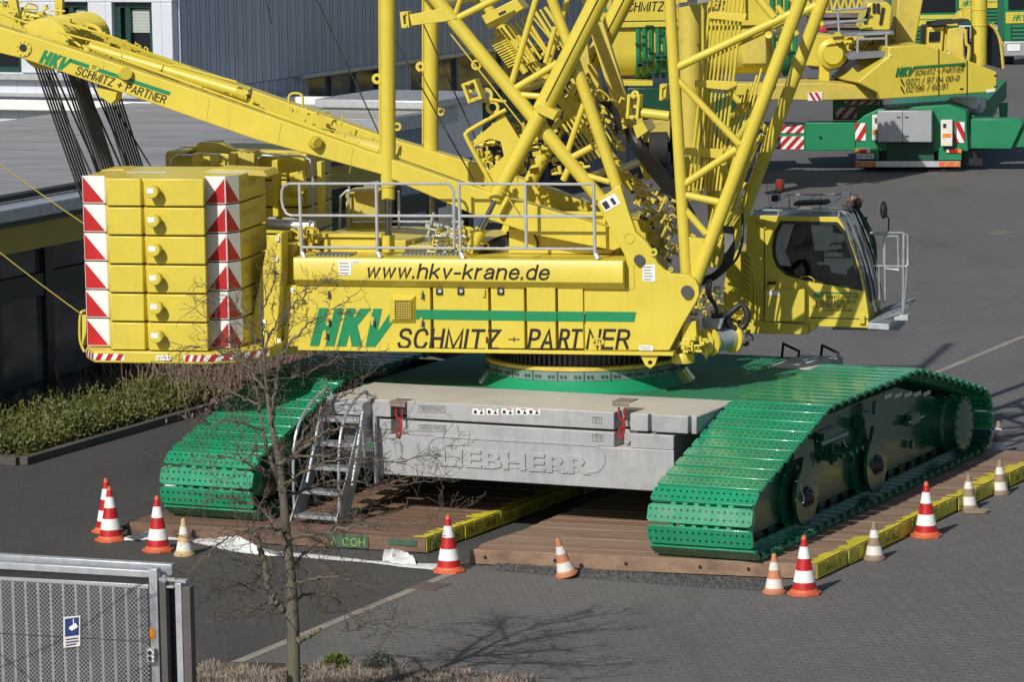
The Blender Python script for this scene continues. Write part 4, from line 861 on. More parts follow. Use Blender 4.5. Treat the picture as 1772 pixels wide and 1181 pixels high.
# ---- derrick butt with its back-stops -------------------------------
b = MB()
for (x0, y0, x1, y1, r) in ((100, -800, 738, -22, 12), (620, -900, 948, -20, 9), (640, -140, 880, -200, 6), (460, -361, 800, -420, 6), (300, -560, 730, -600, 6), (560, -250, 830, -330, 5), (380, -470, 770, -500, 5), (738, -22, 1045, 352, 12.0), (948, -20, 985, 80, 9), (985, 80, 1072, 335, 10.5), (790, 32, 870, -8, 6.2), (786, 29, 800, -10, 4.5), (930, -10, 886, 142, 5.5), (890, 154, 965, 109, 6.3), (899, 164, 940, 167, 5.5), (961, 46, 944, 108, 4.5), (986, 275, 1025, 254, 6), (981, 266, 1010, 180, 5.2), (1000, 300, 1055, 315, 5.2), (975, 312, 985, 290, 6)): pt(b, x0, y0, -1.1, x1, y1, -1.1, r, 16)
part('derrick_foot', b)
b = MB()
for (x0, y0, x1, y1, r) in ((738, -22, 1045, 352, 11), (948, -20, 1072, 335, 10), (930, -10, 886, 142, 5), (890, 154, 985, 100, 6)):
    a, d = qS(x0, y0, -1.1), qS(x1, y1, -1.1); b.tube(SW(a[0], 1.1, a[1]), SW(d[0], 1.1, d[1]), r*DPX, 14)
for x, y in ((760, 8), (888, 160), (1010, 312), (1060, 300)): s_, z_ = qS(x, y, -1.1); b.tube(SW(s_, -1.1, z_), SW(s_, 1.1, z_), .055, 12)
part('derrick_foot', b, label='far side of the derrick foot')
b = MB()
for (x0, y0, x1, y1, r, c) in ((1030, 40, 1088, 225, 13, .6), (1006, 60, 1026, 215, 8, .75), (1022, 110, 1046, 190, 6, .6)):
    d = unit(np.array([x1-x0, y1-y0.__float__()])); n_ = np.array([-d[1], d[0]])*r; q = [(x0+n_[0], y0+n_[1]), (x1+n_[0], y1+n_[1]), (x1-n_[0], y1-n_[1]), (x0-n_[0], y0-n_[1])]; SPP(b, q, c, c+.12)
part('lever_plate', b, M['yellow_worn'], bevel=.006)
for cc, dx, dy in ((-1.25, 0, 0), (1.2, 50, -10)):
    b = MB(); pt(b, 1050+dx, -30+dy, cc, 938+dx, 192+dy, cc, 17, 24); pt(b, 942+dx, 184+dy, cc, 862+dx, 335+dy, cc, 12.5, 20); bs = part('backstop_cylinder', b)
    b = MB(); pt(b, 862+dx, 333+dy, cc, 858+dx, 345+dy, cc, 14, 16); b.build('cylinder_collar', Y_, bs)
    b = MB(); pt(b, 858+dx, 345+dy, cc, 832+dx, 398+dy, cc, 6.2, 14); b.build('piston_rod', M['chrome'], bs)
    b = MB(); pt(b, 833+dx, 396+dy, cc, 820+dx, 424+dy, cc, 11, 14, 9); b.build('cylinder_foot', Y_, bs)
    b = MB(); SPP(b, [(926+dx, 183+dy), (934+dx, 178+dy), (965+dx, 193+dy), (957+dx, 208+dy), (928+dx, 194+dy)], cc-.16, cc+.16); b.build('cylinder_clamp', Y_, bs, bevel=.006)
    b = MB(); pt(b, 1044+dx, -20+dy, cc-.145, 945+dx, 175+dy, cc-.145, .8, 5); b.build('seam_line', M['black'], bs)
b = MB(); pt(b, 866, 322, -1.4, 892, 362, -1.4, 1, 6); pt(b, 880, 340, -1.38, 862, 372, -1.38, 5, 6); part('damper', b)
# cover box, hose bundle and machinery in the derrick foot
b = MB(); SPP(b, [(833, 27), (893, -3), (906, 14), (846, 51)], -.75, -.35); cb = part('cover_box', b, bevel=.01)
b = MB(); SPP(b, [(862, 23), (874, 17), (876, 21), (864, 27)], -.756, -.752); b.build('box_slot', M['void'], cb)
b = MB()
for k in range(12): x = 858+k*8.5; y = 52-k*4; pt(b, x, y, -.5+.02*(k % 3), x+44+rnd.uniform(-8, 8), y+66+rnd.uniform(-8, 8), -.5, rnd.choice((1.6, 2.2, 3.4)) if k else 6, 8)
for k in range(12): x = 846+k*3; y = 72+k*4; pt(b, x, y, -.55, x+26, y-12, -.55, 1.5, 6)
for k in range(9): x = 968+k*7.5; y = 205-k*3; pt(b, x, y, -.3, x+48, y+76, -.3, rnd.choice((1.8, 2.4)), 8)
part('line_bundle', b)
def clutter(name, quad, c0, c1, n_, mat=None, sz=(3, 11), seed=1, kind='mix'):
    r_ = random.Random(seed); b = MB(); (x0, y0), (x1, y1), (x2, y2), (x3, y3) = quad
    for i in range(n_):
        u, v = r_.random(), r_.random(); x = (x0*(1-u)+x1*u)*(1-v)+(x3*(1-u)+x2*u)*v; y = (y0*(1-u)+y1*u)*(1-v)+(y3*(1-u)+y2*u)*v; c = r_.uniform(c0, c1); s = r_.uniform(*sz)*DPX
        q = P(x, y, c); a = math.atan2(y0-y1, x1-x0)+r_.choice((0, 0, 0, 1.571)); e1 = V3SX*math.cos(a)+VZ*math.sin(a); e2 = -V3SX*math.sin(a)+VZ*math.cos(a); t_ = r_.random()
        if t_ < .5: b.hexa(q, e1*s*r_.uniform(.6, 2), e2*s*r_.uniform(.5, 1.2), V3SY*s)
        elif t_ < .9: b.tube(q, q+(e1, e2, V3SY)[r_.randrange(3)]*s*r_.uniform(1, 3.5), s*r_.uniform(.2, .5), 10)
        else: p1 = q+e1*s*2+V3SY*r_.uniform(-.1, .1); b.pipe([q, q+e2*s*1.5, p1+e2*s, p1], s*.14+.006, 6, 4)
    return part(name, b, mat, bevel=0)
clutter('hydraulic_block', ((795, 240), (920, 215), (1000, 300), (860, 325)), -.8, .3, 130, seed=3)
clutter('hydraulic_block', ((905, 60), (1000, 140), (960, 165), (880, 90)), -.4, .4, 60, seed=4)
clutter('hydraulic_fitting', ((860, 180), (1010, 190), (1040, 290), (940, 260)), -.3, .6, 70, DS, (2, 6), 5)
clutter('hydraulic_block', ((985, 120), (1080, 170), (1110, 260), (1030, 260)), .1, .8, 70, seed=6)
clutter('winch_gear', ((1085, 300), (1180, 350), (1175, 470), (1110, 420)), -.2, .8, 110, M['yellow_worn'], seed=7)
clutter('winch_fitting', ((1085, 300), (1180, 350), (1175, 470), (1110, 420)), -.5, .2, 50, DS, (2, 6), 8)
clutter('pump_block', ((735, 380), (800, 400), (805, 440), (728, 440)), -1.2, -.9, 60, M['galv'], (2, 7), 9)
clutter('pump_block', ((755, 400), (830, 400), (830, 440), (750, 440)), -1.25, -.9, 60, Y_, (3, 9), 10)
clutter('winch_fitting', ((880, 400), (960, 400), (970, 440), (880, 440)), -.85, -.5, 40, DS, (3, 8), 11)
clutter('beam_fitting', ((160, 84), (470, 186), (474, 200), (160, 98)), -1.0, -.3, 46, Y_, (2, 5), 41)
clutter('beam_fitting', ((500, 178), (640, 226), (640, 240), (500, 192)), .6, 1.1, 22, Y_, (2, 5), 42)
clutter('beam_fitting', ((120, 40), (250, 84), (250, 96), (120, 56)), -.5, .6, 40, Y_, (2, 6), 43)
clutter('beam_fitting', ((398, 150), (440, 164), (440, 178), (398, 162)), -1.0, -.2, 18, DS, (2, 4), 44)
b = MB()
for k in range(4): pp(b, [(100+k*6, 38-k*2, -.8+.25*k), (190, 62+k*3, -.8+.2*k), (260, 92+k*2, -.7+.2*k), (330, 118+k, -.6+.15*k)], .016, 6, 4)
part('hydraulic_line', b)
clutter('rope_gear', ((0, 10), (90, 15), (170, 70), (40, 50)), -.6, .8, 90, Y_, (3, 8), 12)
b = MB(); SPP(b, [(852, 215), (870, 195), (905, 250), (905, 280), (872, 320), (848, 318), (840, 300), (872, 270), (866, 245), (848, 240), (822, 252), (818, 244)], -.85, -.8); part('winch_bracket', b, bevel=.006)
b = MB(); pp(b, [(876, 190, -.9), (860, 198, -.9), (818, 222, -.9), (808, 230, -.9), (809, 242, -.9), (850, 318, -.9)], .032, 10, 6); part('guard_pipe', b)
b = MB()
for (x, y, ro) in ((840, 165, 13), (852, 186, 12), (824, 112, 9)): b.ring(P(x, y, -.9), V3SY, ro*DPX, ro*DPX*.6, .06, 20)
pt(b, 850, 172, -.9, 876, 176, -.9, 3, 8); pt(b, 828, 98, -.9, 838, 110, -.9, 4, 6); part('guide_ring', b)
b = MB(); pt(b, 777, 55, -.95, 930, 250, -.95, 1.3, 6); part('lever_rod', b)
b = MB(); SPP(b, [(708, 25), (765, 14), (768, 24), (790, 32), (770, 37), (712, 44)], -1.2, -1.0); part('stay_bracket', b, bevel=.006)
b = MB(); SPP(b, [(1095, 218), (1112, 210), (1121, 226), (1102, 240)], -.4, .2); part('hose_clamp', b)
# hoses
hb = MB()
for k in range(9): d = k*2.7; pp(hb, [(1082+d*.9, 222, -.2+.03*k), (1092+d, 250, -.2), (1118+d*1.2, 290, -.1), (1150+d*1.2, 330, 0), (1180+d, 372, .1)], .026, 7, 6)
for k in range(5): pp(hb, [(1035+k*5, 175, -.4), (1055+k*3, 190, -.4), (1065+k*2, 210, -.4), (1062+k*4, 232, -.4)], .014, 6, 6)
for k in range(6): d = k*2.6; pp(hb, [(1254+d, 392, -.5), (1256+d, 430, -.6), (1250+d, 458, -.7), (1232+d*.5, 476+k, -.7), (1208, 482+d, -.6)], .022, 7, 6)
pp(hb, [(1284, 360, -.1), (1285, 410, -.3), (1276, 445, -.5), (1258, 463, -.6), (1245, 467, -.6)], .02, 7, 6)
for k in range(3): pp(hb, [(1221+k*5, 484, -1.1), (1224+k*3, 510, -1.1), (1236+k*2, 530, -1.0), (1240+k, 545, -1.0)], .016, 6, 5)
for k in range(5): pp(hb, [(830, 440+k, -1.0), (845+k*4, 420+k*3, -1.0), (875, 408+k*4, -.9), (905, 405+k*6, -.9)], .018, 6, 5)
pp(hb, [(905, 350, -1.0), (915, 385, -1.05), (930, 420, -1.0), (925, 440, -1)], .016, 6, 5)
part('hydraulic_hose', hb, M['rubber'])
hb = MB()
for k in range(7): pp(hb, [(1225+k*8, 300, -.1), (1240+k*9, 250-k*6, .0), (1270+k*8, 190-k*12, .1)], .018, 6, 4)
for k in range(4): pp(hb, [(1285, 340+k*8, -.2), (1270, 360+k*9, -.4), (1240, 410+k*10, -.5)], .016, 6, 4)
for k in range(26):
    f = rnd.random(); c = rnd.uniform(-.7, .9); x0 = 1296+rnd.uniform(-22, 20); x1 = 1222+rnd.uniform(-12, 22); pp(hb, [(x0, 228+rnd.uniform(-15, 15), c), (x0*.6+x1*.4+rnd.uniform(-3, 3), 310, c), (x0*.25+x1*.75, 390, c+.05), (x1, 462, c)], rnd.choice((.014, .02, .03)), 6, 3)
part('hydraulic_line', hb)
# ---- front winch and machinery below the boom pin
b = MB(); SPP(b, [(1182, 560), (1204, 556), (1206, 590), (1200, 592), (1198, 602), (1178, 606)], -1.45, -1.2); part('front_bracket', b, bevel=.006)
clutter('front_block', ((1175, 585), (1215, 585), (1220, 612), (1172, 612)), -1.5, -1.1, 60, Y_, (3, 8), 21)
b = MB(); q = P(1182, 628, -1.2); b.lathe(q, VZ, [(.16, 0), (.165, .02), (.165, .13), (.15, .15)], 28); part('slewing_motor', b, bevel=.004)
b = MB(); c = P(1228, 592, -1.0); ax = unit(V3SY*.75+V3SX*.55+VZ*.05); b.lathe(c, ax, [(.20, 0), (.20, .03), (.15, .035)], 26); b.lathe(c+ax*.40, ax, [(.15, 0), (.22, .01), (.22, .05)], 26); dr = part('small_winch', b)
b = MB(); b.lathe(c+ax*.036, ax, [(.15, 0), (.16, .01), (.16, .35), (.15, .36)], 24); b.build('winch_rope', M['galv'], dr)
b = MB(); c2 = c-ax*.05; b.prism([c2+V3SX*x+VZ*y for x, y in ((-.13, .16), (.02, .2), (.1, .05), (.09, -.12), (.02, -.17), (0, -.24), (-.04, -.17), (-.16, -.1))], -V3SY*.06); b.tube(c2-V3SY*.06, c2-V3SY*.09, .045, 12); b.build('winch_plate', Y_, dr, bevel=.004)
b = MB(); pt(b, 1245, 600, -.7, 1272, 600, -.7, 4, 10); pt(b, 1270, 600, -.7, 1276, 600, -.7, 5.5, 12); part('roller_arm', b)
b = MB(); pp(b, [(1232, 548, -.9), (1258, 545, -.8), (1282, 528, -.7), (1294, 545, -.7), (1286, 566, -.7), (1266, 566, -.75), (1258, 552, -.8)], .045, 10, 6); part('exhaust_hose', b, M['darksteel'])
b = MB(); SPP(b, [(1214, 552), (1252, 552), (1246, 570), (1216, 568)], -1.0, -.4); part('step_plate', b, M['grating'])
clutter('valve_cluster', ((1205, 500), (1245, 500), (1250, 560), (1190, 570)), -.6, .2, 90, M['yellow_worn'], (2, 6), 22)
clutter('valve_cluster', ((1240, 545), (1300, 560), (1295, 600), (1235, 590)), -.3, .3, 40, DS, (2, 6), 23)

# ---- cab ------------------------------------------------------------
CB, CE = 2.0, 3.3
def CPt(x, y, c): s_, z_ = qS(x, y, CB); return SW(s_, c, z_)
def cpr(b, pts, c0, c1, holes=()): return b.prism([CPt(x, y, c0) for x, y in pts], V3SY*(c1-c0), [[CPt(x, y, c0) for x, y in h] for h in holes])
outer = [(1293, 376), (1300, 373), (1450, 376), (1458, 388), (1474, 425), (1488, 465), (1497, 505), (1503, 545), (1502, 568), (1310, 562), (1286, 562)]
win = [(1352, 384), (1448, 386), (1462, 402), (1476, 440), (1486, 475), (1491, 502), (1440, 493), (1390, 484), (1362, 476), (1347, 463), (1339, 445), (1338, 425), (1342, 402)]
b = MB(); cpr(b, outer, CB, CB+.06, [win]); part('cab_side', b, bevel=.006)
b = MB(); win2 = [(1310, 390)]+win[1:8]+[(1310, 474)]; cpr(b, outer, CE-.06, CE, [win2]); part('cab_side', b, label='far side of the cab')
b = MB(); cpr(b, [(x, y) for x, y in win], CB+.02, CB+.03); part('cab_window', b, M['glass'])
def ring_inset(pts, k):
    cx = sum(p[0] for p in pts)/len(pts); cy = sum(p[1] for p in pts)/len(pts); return [(cx+(x-cx)*k, cy+(y-cy)*k) for x, y in pts]
b = MB(); cpr(b, ring_inset(win, 1.03), CB-.004, CB+.01, [ring_inset(win, .94)]); part('window_seal', b, M['rubber'])
b = MB(); cpr(b, [(1293, 376), (1300, 373), (1450, 376), (1450, 381), (1300, 380)], CB+.061, CE-.061); part('cab_roof', b, paint('cab_roof_grey', (.2, .2, .2), .5, .1)); b = MB(); cpr(b, [(1293, 380), (1300, 380), (1300, 562), (1288, 562)], CB+.061, CE-.061); cpr(b, [(1300, 540), (1502, 552), (1502, 566), (1300, 562)], CB+.061, CE-.061); part('cab_shell', b)
fl = [(1450, 378), (1458, 388), (1474, 425), (1488, 465), (1497, 505), (1501, 530)]
b = MB(); b.add([CPt(x, y, cc) for x, y in fl for cc in (CB+.061, CE-.061)], [(2*i, 2*i+1, 2*i+3, 2*i+2) for i in range(len(fl)-1)]); part('windscreen', b, M['glass'])
b = MB(); b.add([CPt(x, y, cc) for x, y in ((1501, 530), (1503, 545), (1502, 568)) for cc in (CB+.061, CE-.061)], [(0, 1, 3, 2), (2, 3, 5, 4)]); part('cab_front_panel', b)
b = MB()
for cc in (CB+.25, CB+.6, CE-.1):
    b.pipe([CPt(x+6, y-2, cc) for x, y in [(1430, 372)]+fl+[(1506, 545)]], .009, 6, 3)
for x, y in ((1501, 540),): b.tube(CPt(x+6, y, CB+.25), CPt(x+6, y, CE-.1), .012, 6)
for cc in (CB+.5, CE-.4): b.pipe([CPt(x+1, y, cc) for x, y in fl], .02, 4)
part('screen_guard', b, M['galv_mid'])
# inside the cab
b = MB(); cpr(b, [(1378, 470), (1420, 470), (1424, 488), (1374, 488)] , CB+.35, CB+.9); cpr(b, [(1352, 440), (1366, 395), (1380, 395), (1382, 470), (1366, 476)], CB+.35, CB+.9); part('cab_seat', b, M['seat'], bevel=.03)
b = MB(); cpr(b, [(1386, 388), (1398, 388), (1412, 470), (1418, 490), (1392, 490)], CB+.15, CB+.23); cpr(b, [(1430, 390), (1445, 392), (1448, 412), (1432, 410)], CB+.55, CB+.75); cpr(b, [(1448, 425), (1468, 428), (1470, 452), (1450, 450)], CB+.45, CB+.85); cpr(b, [(1462, 470), (1490, 478), (1490, 500), (1465, 496)], CB+.15, CB+1.05); part('cab_console', b, M['seat'], bevel=.01)
b = MB(); cpr(b, [(1362, 448), (1407, 448), (1407, 468), (1362, 468)], CE-.23, CE-.2); part('cab_paper', b, paint('greenish_panel', (.12, .18, .16), .5))
b = MB(); b.tube(CPt(1350, 402, CE-.15), CPt(1450, 404, CE-.15), .012, 6); b.tube(CPt(1350, 460, CE-.15), CPt(1470, 462, CE-.15), .012, 6); part('inner_rail', b, M['galv_light'])
# roof rails, beacon, aerial, mirror
b = MB()
for q in ([(1302, 366), (1312, 365), (1455, 366), (1462, 372)], [(1340, 350), (1455, 349), (1470, 352), (1476, 362)]): cc = CB+.1 if q[0][1] > 360 else CE-.2; b.pipe([CPt(x, y, cc) for x, y in q], .015, 6)
for x, cc in ((1304, CB+.1), (1345, CB+.1), (1400, CB+.1), (1450, CB+.1)): b.tube(CPt(x, 366, cc), CPt(x, 377, cc), .012, 6)
for x, cc in ((1345, CE-.2), (1400, CE-.2), (1452, CE-.2)): b.tube(CPt(x, 350, cc), CPt(x, 377, cc), .012, 6)
for x in (1320, 1370, 1420): b.tube(CPt(x, 366, CB+.1), CPt(x+20, 352, CE-.2), .01, 6)
part('roof_rail', b, M['galv'])
b = MB(); cpr(b, [(1315, 350), (1326, 350), (1326, 361), (1315, 361)], CE-.3, CE-.15); cpr(b, [(1365, 356), (1420, 354), (1424, 360), (1365, 362)], CB+.45, CB+.85); part('roof_lamp', b, M['void'], bevel=.01)
b = MB(); cpr(b, [(1438, 346), (1452, 346), (1452, 353), (1438, 353)], CE-.25, CE-.1); part('camera_box', b, M['galv_light'])
q = CPt(1344, 350, CB+.3); b = MB(); b.tube(q, q+VZ*.12, .012, 8); b.lathe(q+VZ*.12, VZ, [(.05, 0), (.07, .02), (.07, .05)], 16); bc = part('beacon_lamp', b, M['void'])
b = MB(); b.lathe(q+VZ*.171, VZ, [(.066, 0), (.068, .02), (.066, .05), (.068, .08), (.055, .13), (.02, .14)], 18); b.build('beacon_lens', M['beacon'], bc)
b = MB(); b.pipe([CPt(1330, 366, CB+.2), CPt(1322, 318, CB+.2)], .004, 4); part('aerial', b, M['void'])
q = CPt(1526, 366, CB+.2); b = MB(); b.pipe([CPt(1534, 402, CB+.2), CPt(1535, 382, CB+.2), q], .012, 6); b.sph(q, .1, 12, (.55, .35, 1.3)); part('mirror', b, M['rubber'])
# side box, bottle, hoses on the cab side
b = MB(); cpr(b, [(1326, 499), (1395, 499), (1395, 555), (1326, 555)], CB-.14, CB-.002); part('side_box', b, bevel=.012)
b = MB(); cpr(b, [(1333, 491), (1343, 491), (1344, 501), (1330, 501)], CB-.1, CB-.05); part('filler_neck', b); b = MB(); cpr(b, [(1330, 487), (1344, 487), (1344, 491), (1330, 491)], CB-.11, CB-.04); part('filler_cap', b, M['void'])
b = MB(); o = CPt(1330, 509, CB-.146); b.add([o, o+V3SX*.19, o+V3SX*.19+VZ*.065, o+VZ*.065], [(0, 1, 2, 3)]); part('sticker', b, M['white'])
b = MB(); cpr(b, [(1400, 549), (1503, 552), (1503, 553.5), (1400, 551)], CB-.003, CB+.01); cpr(b, [(1322, 380), (1323.5, 380), (1323.5, 545), (1322, 545)], CB-.004, CB); part('door_gap', b, M['void'])
b = MB(); cpr(b, [(1488, 546), (1497, 546), (1497, 560), (1488, 560)], CB-.05, CB-.002); b.lathe(CPt(1408, 566, CB-.05), V3SY, [(.055, 0), (.055, .06)], 16); part('door_catch', b, bevel=.004)
b = MB(); b.pipe([CPt(1390+14*math.cos(a)+6, 487-9*math.sin(a), CB-.03) for a in np.linspace(0, math.pi, 9)], .008, 6); b.pipe([CPt(1310, 385, CB-.02), CPt(1312, 378+3, CB-.05), CPt(1324, 384, CB-.05), CPt(1325, 395, CB-.02)], .02, 6); part('grab_handle', b)
b = MB()
for k in range(12):
    y = 445+k*10; b.pipe([CPt(1284, y-9, CB-.08), CPt(1292, y-9, CB-.10), CPt(1300, y, CB-.09), CPt(1303, y+14, CB-.06)], .014, 6, 5)
b.pipe([CPt(1286, 440, CB-.05), CPt(1296, 440, CB-.05), CPt(1304, 455, CB-.05), CPt(1308, 520, CB-.05), CPt(1306, 560, CB-.05), CPt(1296, 572, CB-.05)], .02, 8, 6)
part('looped_hose', b)
b = MB(); cpr(b, [(1262, 432), (1292, 440), (1292, 560), (1250, 560), (1250, 500)], CB+.1, CE-.3); cpr(b, [(1230, 545), (1400, 562), (1400, 578), (1230, 575)], 1.9, CE-.5); part('cab_carrier', b, bevel=.01)
# lettering on the cab
def CT(s, x0, x1, yb, yt, shear=.15, mat='black', bold=0.):
    b = MB(); o = CPt(x0, yb, CB-.005); r_ = CPt(x1, yb, CB-.005); ht = CPt(x0, yt, CB)[2]-CPt(x0, yb, CB)[2]; rt = unit(r_-o); wd = np.linalg.norm(r_-o); addt(b, s, o, rt, VZ, wd-ht*shear, ht, shear=shear, bold=bold); part('lettering', b, M[mat])
b = MB(); o = CPt(1407, 515, CB-.005); rt = unit(CPt(1486, 517, CB-.005)-o); ht = .085; hkv(b, o, rt, VZ, ht, .15, .28, np.linalg.norm(CPt(1486, 516, CB)-CPt(1407, 515, CB)), .25); part('logo', b, M['logo_green'])
CT('SCHMITZ + PARTNER', 1429, 1486, 517, 511); CT('0221 / 97 04 00-0', 1419, 1481, 526, 519); CT('02196 / 60 91', 1419, 1466, 533, 526); CT('www.hkv-krane.de', 1420, 1475, 539, 534)
b = MB()
for y in (523, 530): o = CPt(1413, y, CB-.005); b.pipe([o+VZ*.025-V3SX*.015, o-VZ*.0, o-VZ*.025+V3SX*.015], .007, 5)
part('phone_symbol', b, M['black'])
# front platform with its gate
b = MB(); cpr(b, [(1503, 558), (1540, 560), (1540, 570), (1503, 568)], CB-.1, CE); part('front_step', b, M['galv'], bevel=.005)
b = MB()
for k in range(14): cpr(b, [(1503, 556+.3), (1562, 538), (1562, 541), (1503, 560)], CB-.08+k*.13, CB-.03+k*.13)
part('front_grating', b, M['grating'])
b = MB(); cpr(b, [(1548, 545), (1572, 545), (1572, 554), (1548, 554)], CB-.05, CB+.15); part('step_bracket', b, M['galv_light'], bevel=.004)
b = MB()
for q, r_ in (([(1505, 404), (1560, 404), (1570, 408), (1571, 460), (1566, 462)], .02), ([(1530, 404), (1531, 520)], .018), ([(1563, 406), (1562, 545)], .024), ([(1571, 430), (1563, 545)], .014), ([(1553, 410), (1535, 410), (1529, 418), (1528, 455), (1533, 466), (1555, 468)], .018), ([(1553, 408), (1554, 470)], .018), ([(1505, 461), (1566, 462)], .016), ([(1520, 461), (1521, 520)], .014)): b.pipe([CPt(x, y, CB+.05) for x, y in q], r_, 8)
for q in ([(1510, 405), (1562, 405), (1566, 530)], [(1520, 461), (1564, 461)]): b.pipe([P(x, y, CE-.2) for x, y in q], .018, 8)
part('platform_rail', b, M['galv_mid'])

# ================================================================== COUNTERWEIGHT
CWm = M['yellow']
b = MB()
def spoly(px, c): return qS(px, 400, c)[0]
xs = lambda px, c=-2.6: qS(px, 420, c)[0]
plan = [(xs(147), -1.05), (xs(147), -2.6), (xs(184), -2.6), (xs(188, -2.92), -2.92), (xs(246, -2.92), -2.92), (xs(248, -2.86), -2.84), (xs(252, -2.86), -2.84), (xs(253, -2.92), -2.93), (xs(355, -2.92), -2.92), (xs(359), -2.6), (xs(392), -2.6), (xs(415, -2.35), -2.35), (xs(415, -2.35), -1.05)]
ZB, ZT = 2.50, 4.93; NS = 6; HH = (ZT-ZB)/NS
def slab(mir, k):
    z = ZB+k*HH; lab = ('lowest' if k == 0 else 'topmost' if k == NS-1 else ('second', 'third', 'fourth', 'fifth')[k-1]+' from the bottom')
    sg = -1 if mir else 1
    o = thing('counterweight_slab', ('yellow counterweight slab with red-white corners, %s in the near stack' if not mir else 'yellow counterweight slab of the far stack behind, %s') % lab, 'counterweight', SW(-5.5, -2*sg, z), 'counterweight slabs on the crane')
    b = MB(); b.prism([SW(s_, c*sg, z+.009) for s_, c in plan], VZ*(HH-.021)); b.build('slab_body', CWm, o, bevel=.018)
    if mir: return o
    cf = -2.93; s0 = xs(272, -2.92); zc = z+HH*.56
    b = MB(); b.lathe(SW(s0, -2.92, zc), -V3SY, [(.075, 0), (.07, .10), (.095, .12), (.095, .17), (.085, .18)], 24); bo = b.build('lifting_bollard', CWm, o)
    b = MB(); b.hexa(SW(s0-.07, -3.102, zc-.02), V3SX*.1, V3SY*.001, VZ*.07); b.build('paper_label', M['white'], bo)
    h0, h1 = z+.016, z+HH-.004
    xL0, xL1, xR0, xR1 = xs(146), xs(184), xs(358), xs(392); xc, cc = xs(415, -2.35), -2.35
    off = .008
    for (pa, pb, tri) in (((xL0, -2.6), (xL1, -2.6), ((0, 0), (1, 0), (0, 1))), ((xR0, -2.6), (xR1, -2.6), ((0, 0), (1, 0), (1, .93))), ((xR1, -2.6), (xc, cc), ((0, 0), (1, 0), (0, .93)))):
        A, B = SW(*pa, 0), SW(*pb, 0); d = B-A; n_ = unit(np.cross(d, VZ)); 
        if n_@V3SY > 0 and abs(n_@V3SY) > .2: n_ = -n_
        wb = MB(); wb.prism([A+n_*.001+VZ*h0, B+n_*.001+VZ*h0, B+n_*.001+VZ*h1, A+n_*.001+VZ*h1], n_*off); wp_ = wb.build('warning_panel', M['white'], o)
        rb = MB(); m_ = n_*(off+.004); rb.add([A+m_+d*(.02+.96*u)+VZ*(h0+.01+(h1-h0-.02)*v) for u, v in tri], [(0, 1, 2)]); rb.build('red_triangle', M['red'], wp_)
    sx_ = xs(415, -2.35)+.004
    b = MB(); v, f = flat_text('10t 1015%d' % (k+2), SW(sx_, -2.2, z+.2), V3SY, VZ, .75, .09); b.add(v, f); b.build('lettering', M['yellow_worn'], o)
    return o
for k in range(NS): slab(False, k); slab(True, k)
b = MB(); pl2 = [(plan[0][0]-.05, 2.7)]+[(plan[0][0]-.05, -2.55), (plan[2][0]-.1, -2.98), (plan[9][0]+.05, -2.98), (plan[10][0]+.12, -2.8), (-4.05, -2.3), (-3.95, 2.7)]
b.prism([SW(s_, c, 2.33) for s_, c in pl2], VZ*.165); part('counterweight_tray', b, bevel=.015)
def stripes(name, A, B, z0, z1, n_, off=.006):
    d = B-A; nn = unit(np.cross(d, VZ)); nn = nn if nn@(CAMP-A) > 0 else -nn
    b = MB(); b.add([A+nn*off+VZ*z0, B+nn*off+VZ*z0, B+nn*off+VZ*z1, A+nn*off+VZ*z1], [(0, 1, 2, 3)]); w_ = part(name, b, M['white'])
    b = MB()
    for k in range(n_):
        u0, u1 = (k+.1)/n_, (k+.6)/n_; sl_ = .35/n_; b.add([A+nn*(off+.003)+d*u0+VZ*z0, A+nn*(off+.003)+d*u1+VZ*z0, A+nn*(off+.003)+d*min(1, u1+sl_)+VZ*z1, A+nn*(off+.003)+d*(u0+sl_)+VZ*z1], [(0, 1, 2, 3)])
    b.build('red_stripe', M['red'], w_)
p2_, p3_ = SW(*pl2[2], 0), SW(*pl2[3], 0)
stripes('tray_stripe', SW(xs(155, -2.98)+.0, -2.75, 0)*1.0 if 0 else SW(pl2[2][0], -2.98, 0), SW(pl2[2][0]+.45, -2.98, 0), 2.37, 2.46, 3)
stripes('tray_stripe', SW(pl2[3][0]-.32, -2.98, 0), SW(pl2[3][0], -2.98, 0), 2.37, 2.46, 3)
stripes('tray_stripe', SW(pl2[1][0], -2.55, 0), SW(pl2[2][0], -2.98, 0), 2.37, 2.46, 3)
stripes('tray_stripe', SW(*pl2[3], 0), SW(*pl2[4], 0), 2.37, 2.46, 2); stripes('tray_stripe', SW(*pl2[4], 0), SW(*pl2[5], 0), 2.37, 2.46, 3)
b = MB(); s0 = xs(265, -2.98); b.hexa(SW(s0, -2.99, 2.38), V3SX*.22, V3SY*-.006, VZ*.07); pp_ = part('number_plate', b, M['white']); b = MB(); v, f = flat_text('MA KTA 8', SW(s0+.02, -2.998, 2.40), V3SX, VZ, .17, .035); b.add(v, f); b.build('lettering', M['black'], pp_)
b = MB(); b.pipe([SW(plan[0][0]-.06, -2.5, 3.0), SW(plan[0][0]-.12, -2.55, 2.95), SW(plan[0][0]-.14, -2.55, 2.6), SW(plan[0][0]-.08, -2.55, 2.42)], .02, 6, 4); SPP(b, [(142, 546), (149, 546), (149, 575), (142, 600)], -2.6, -2.4); part('tray_post', b)
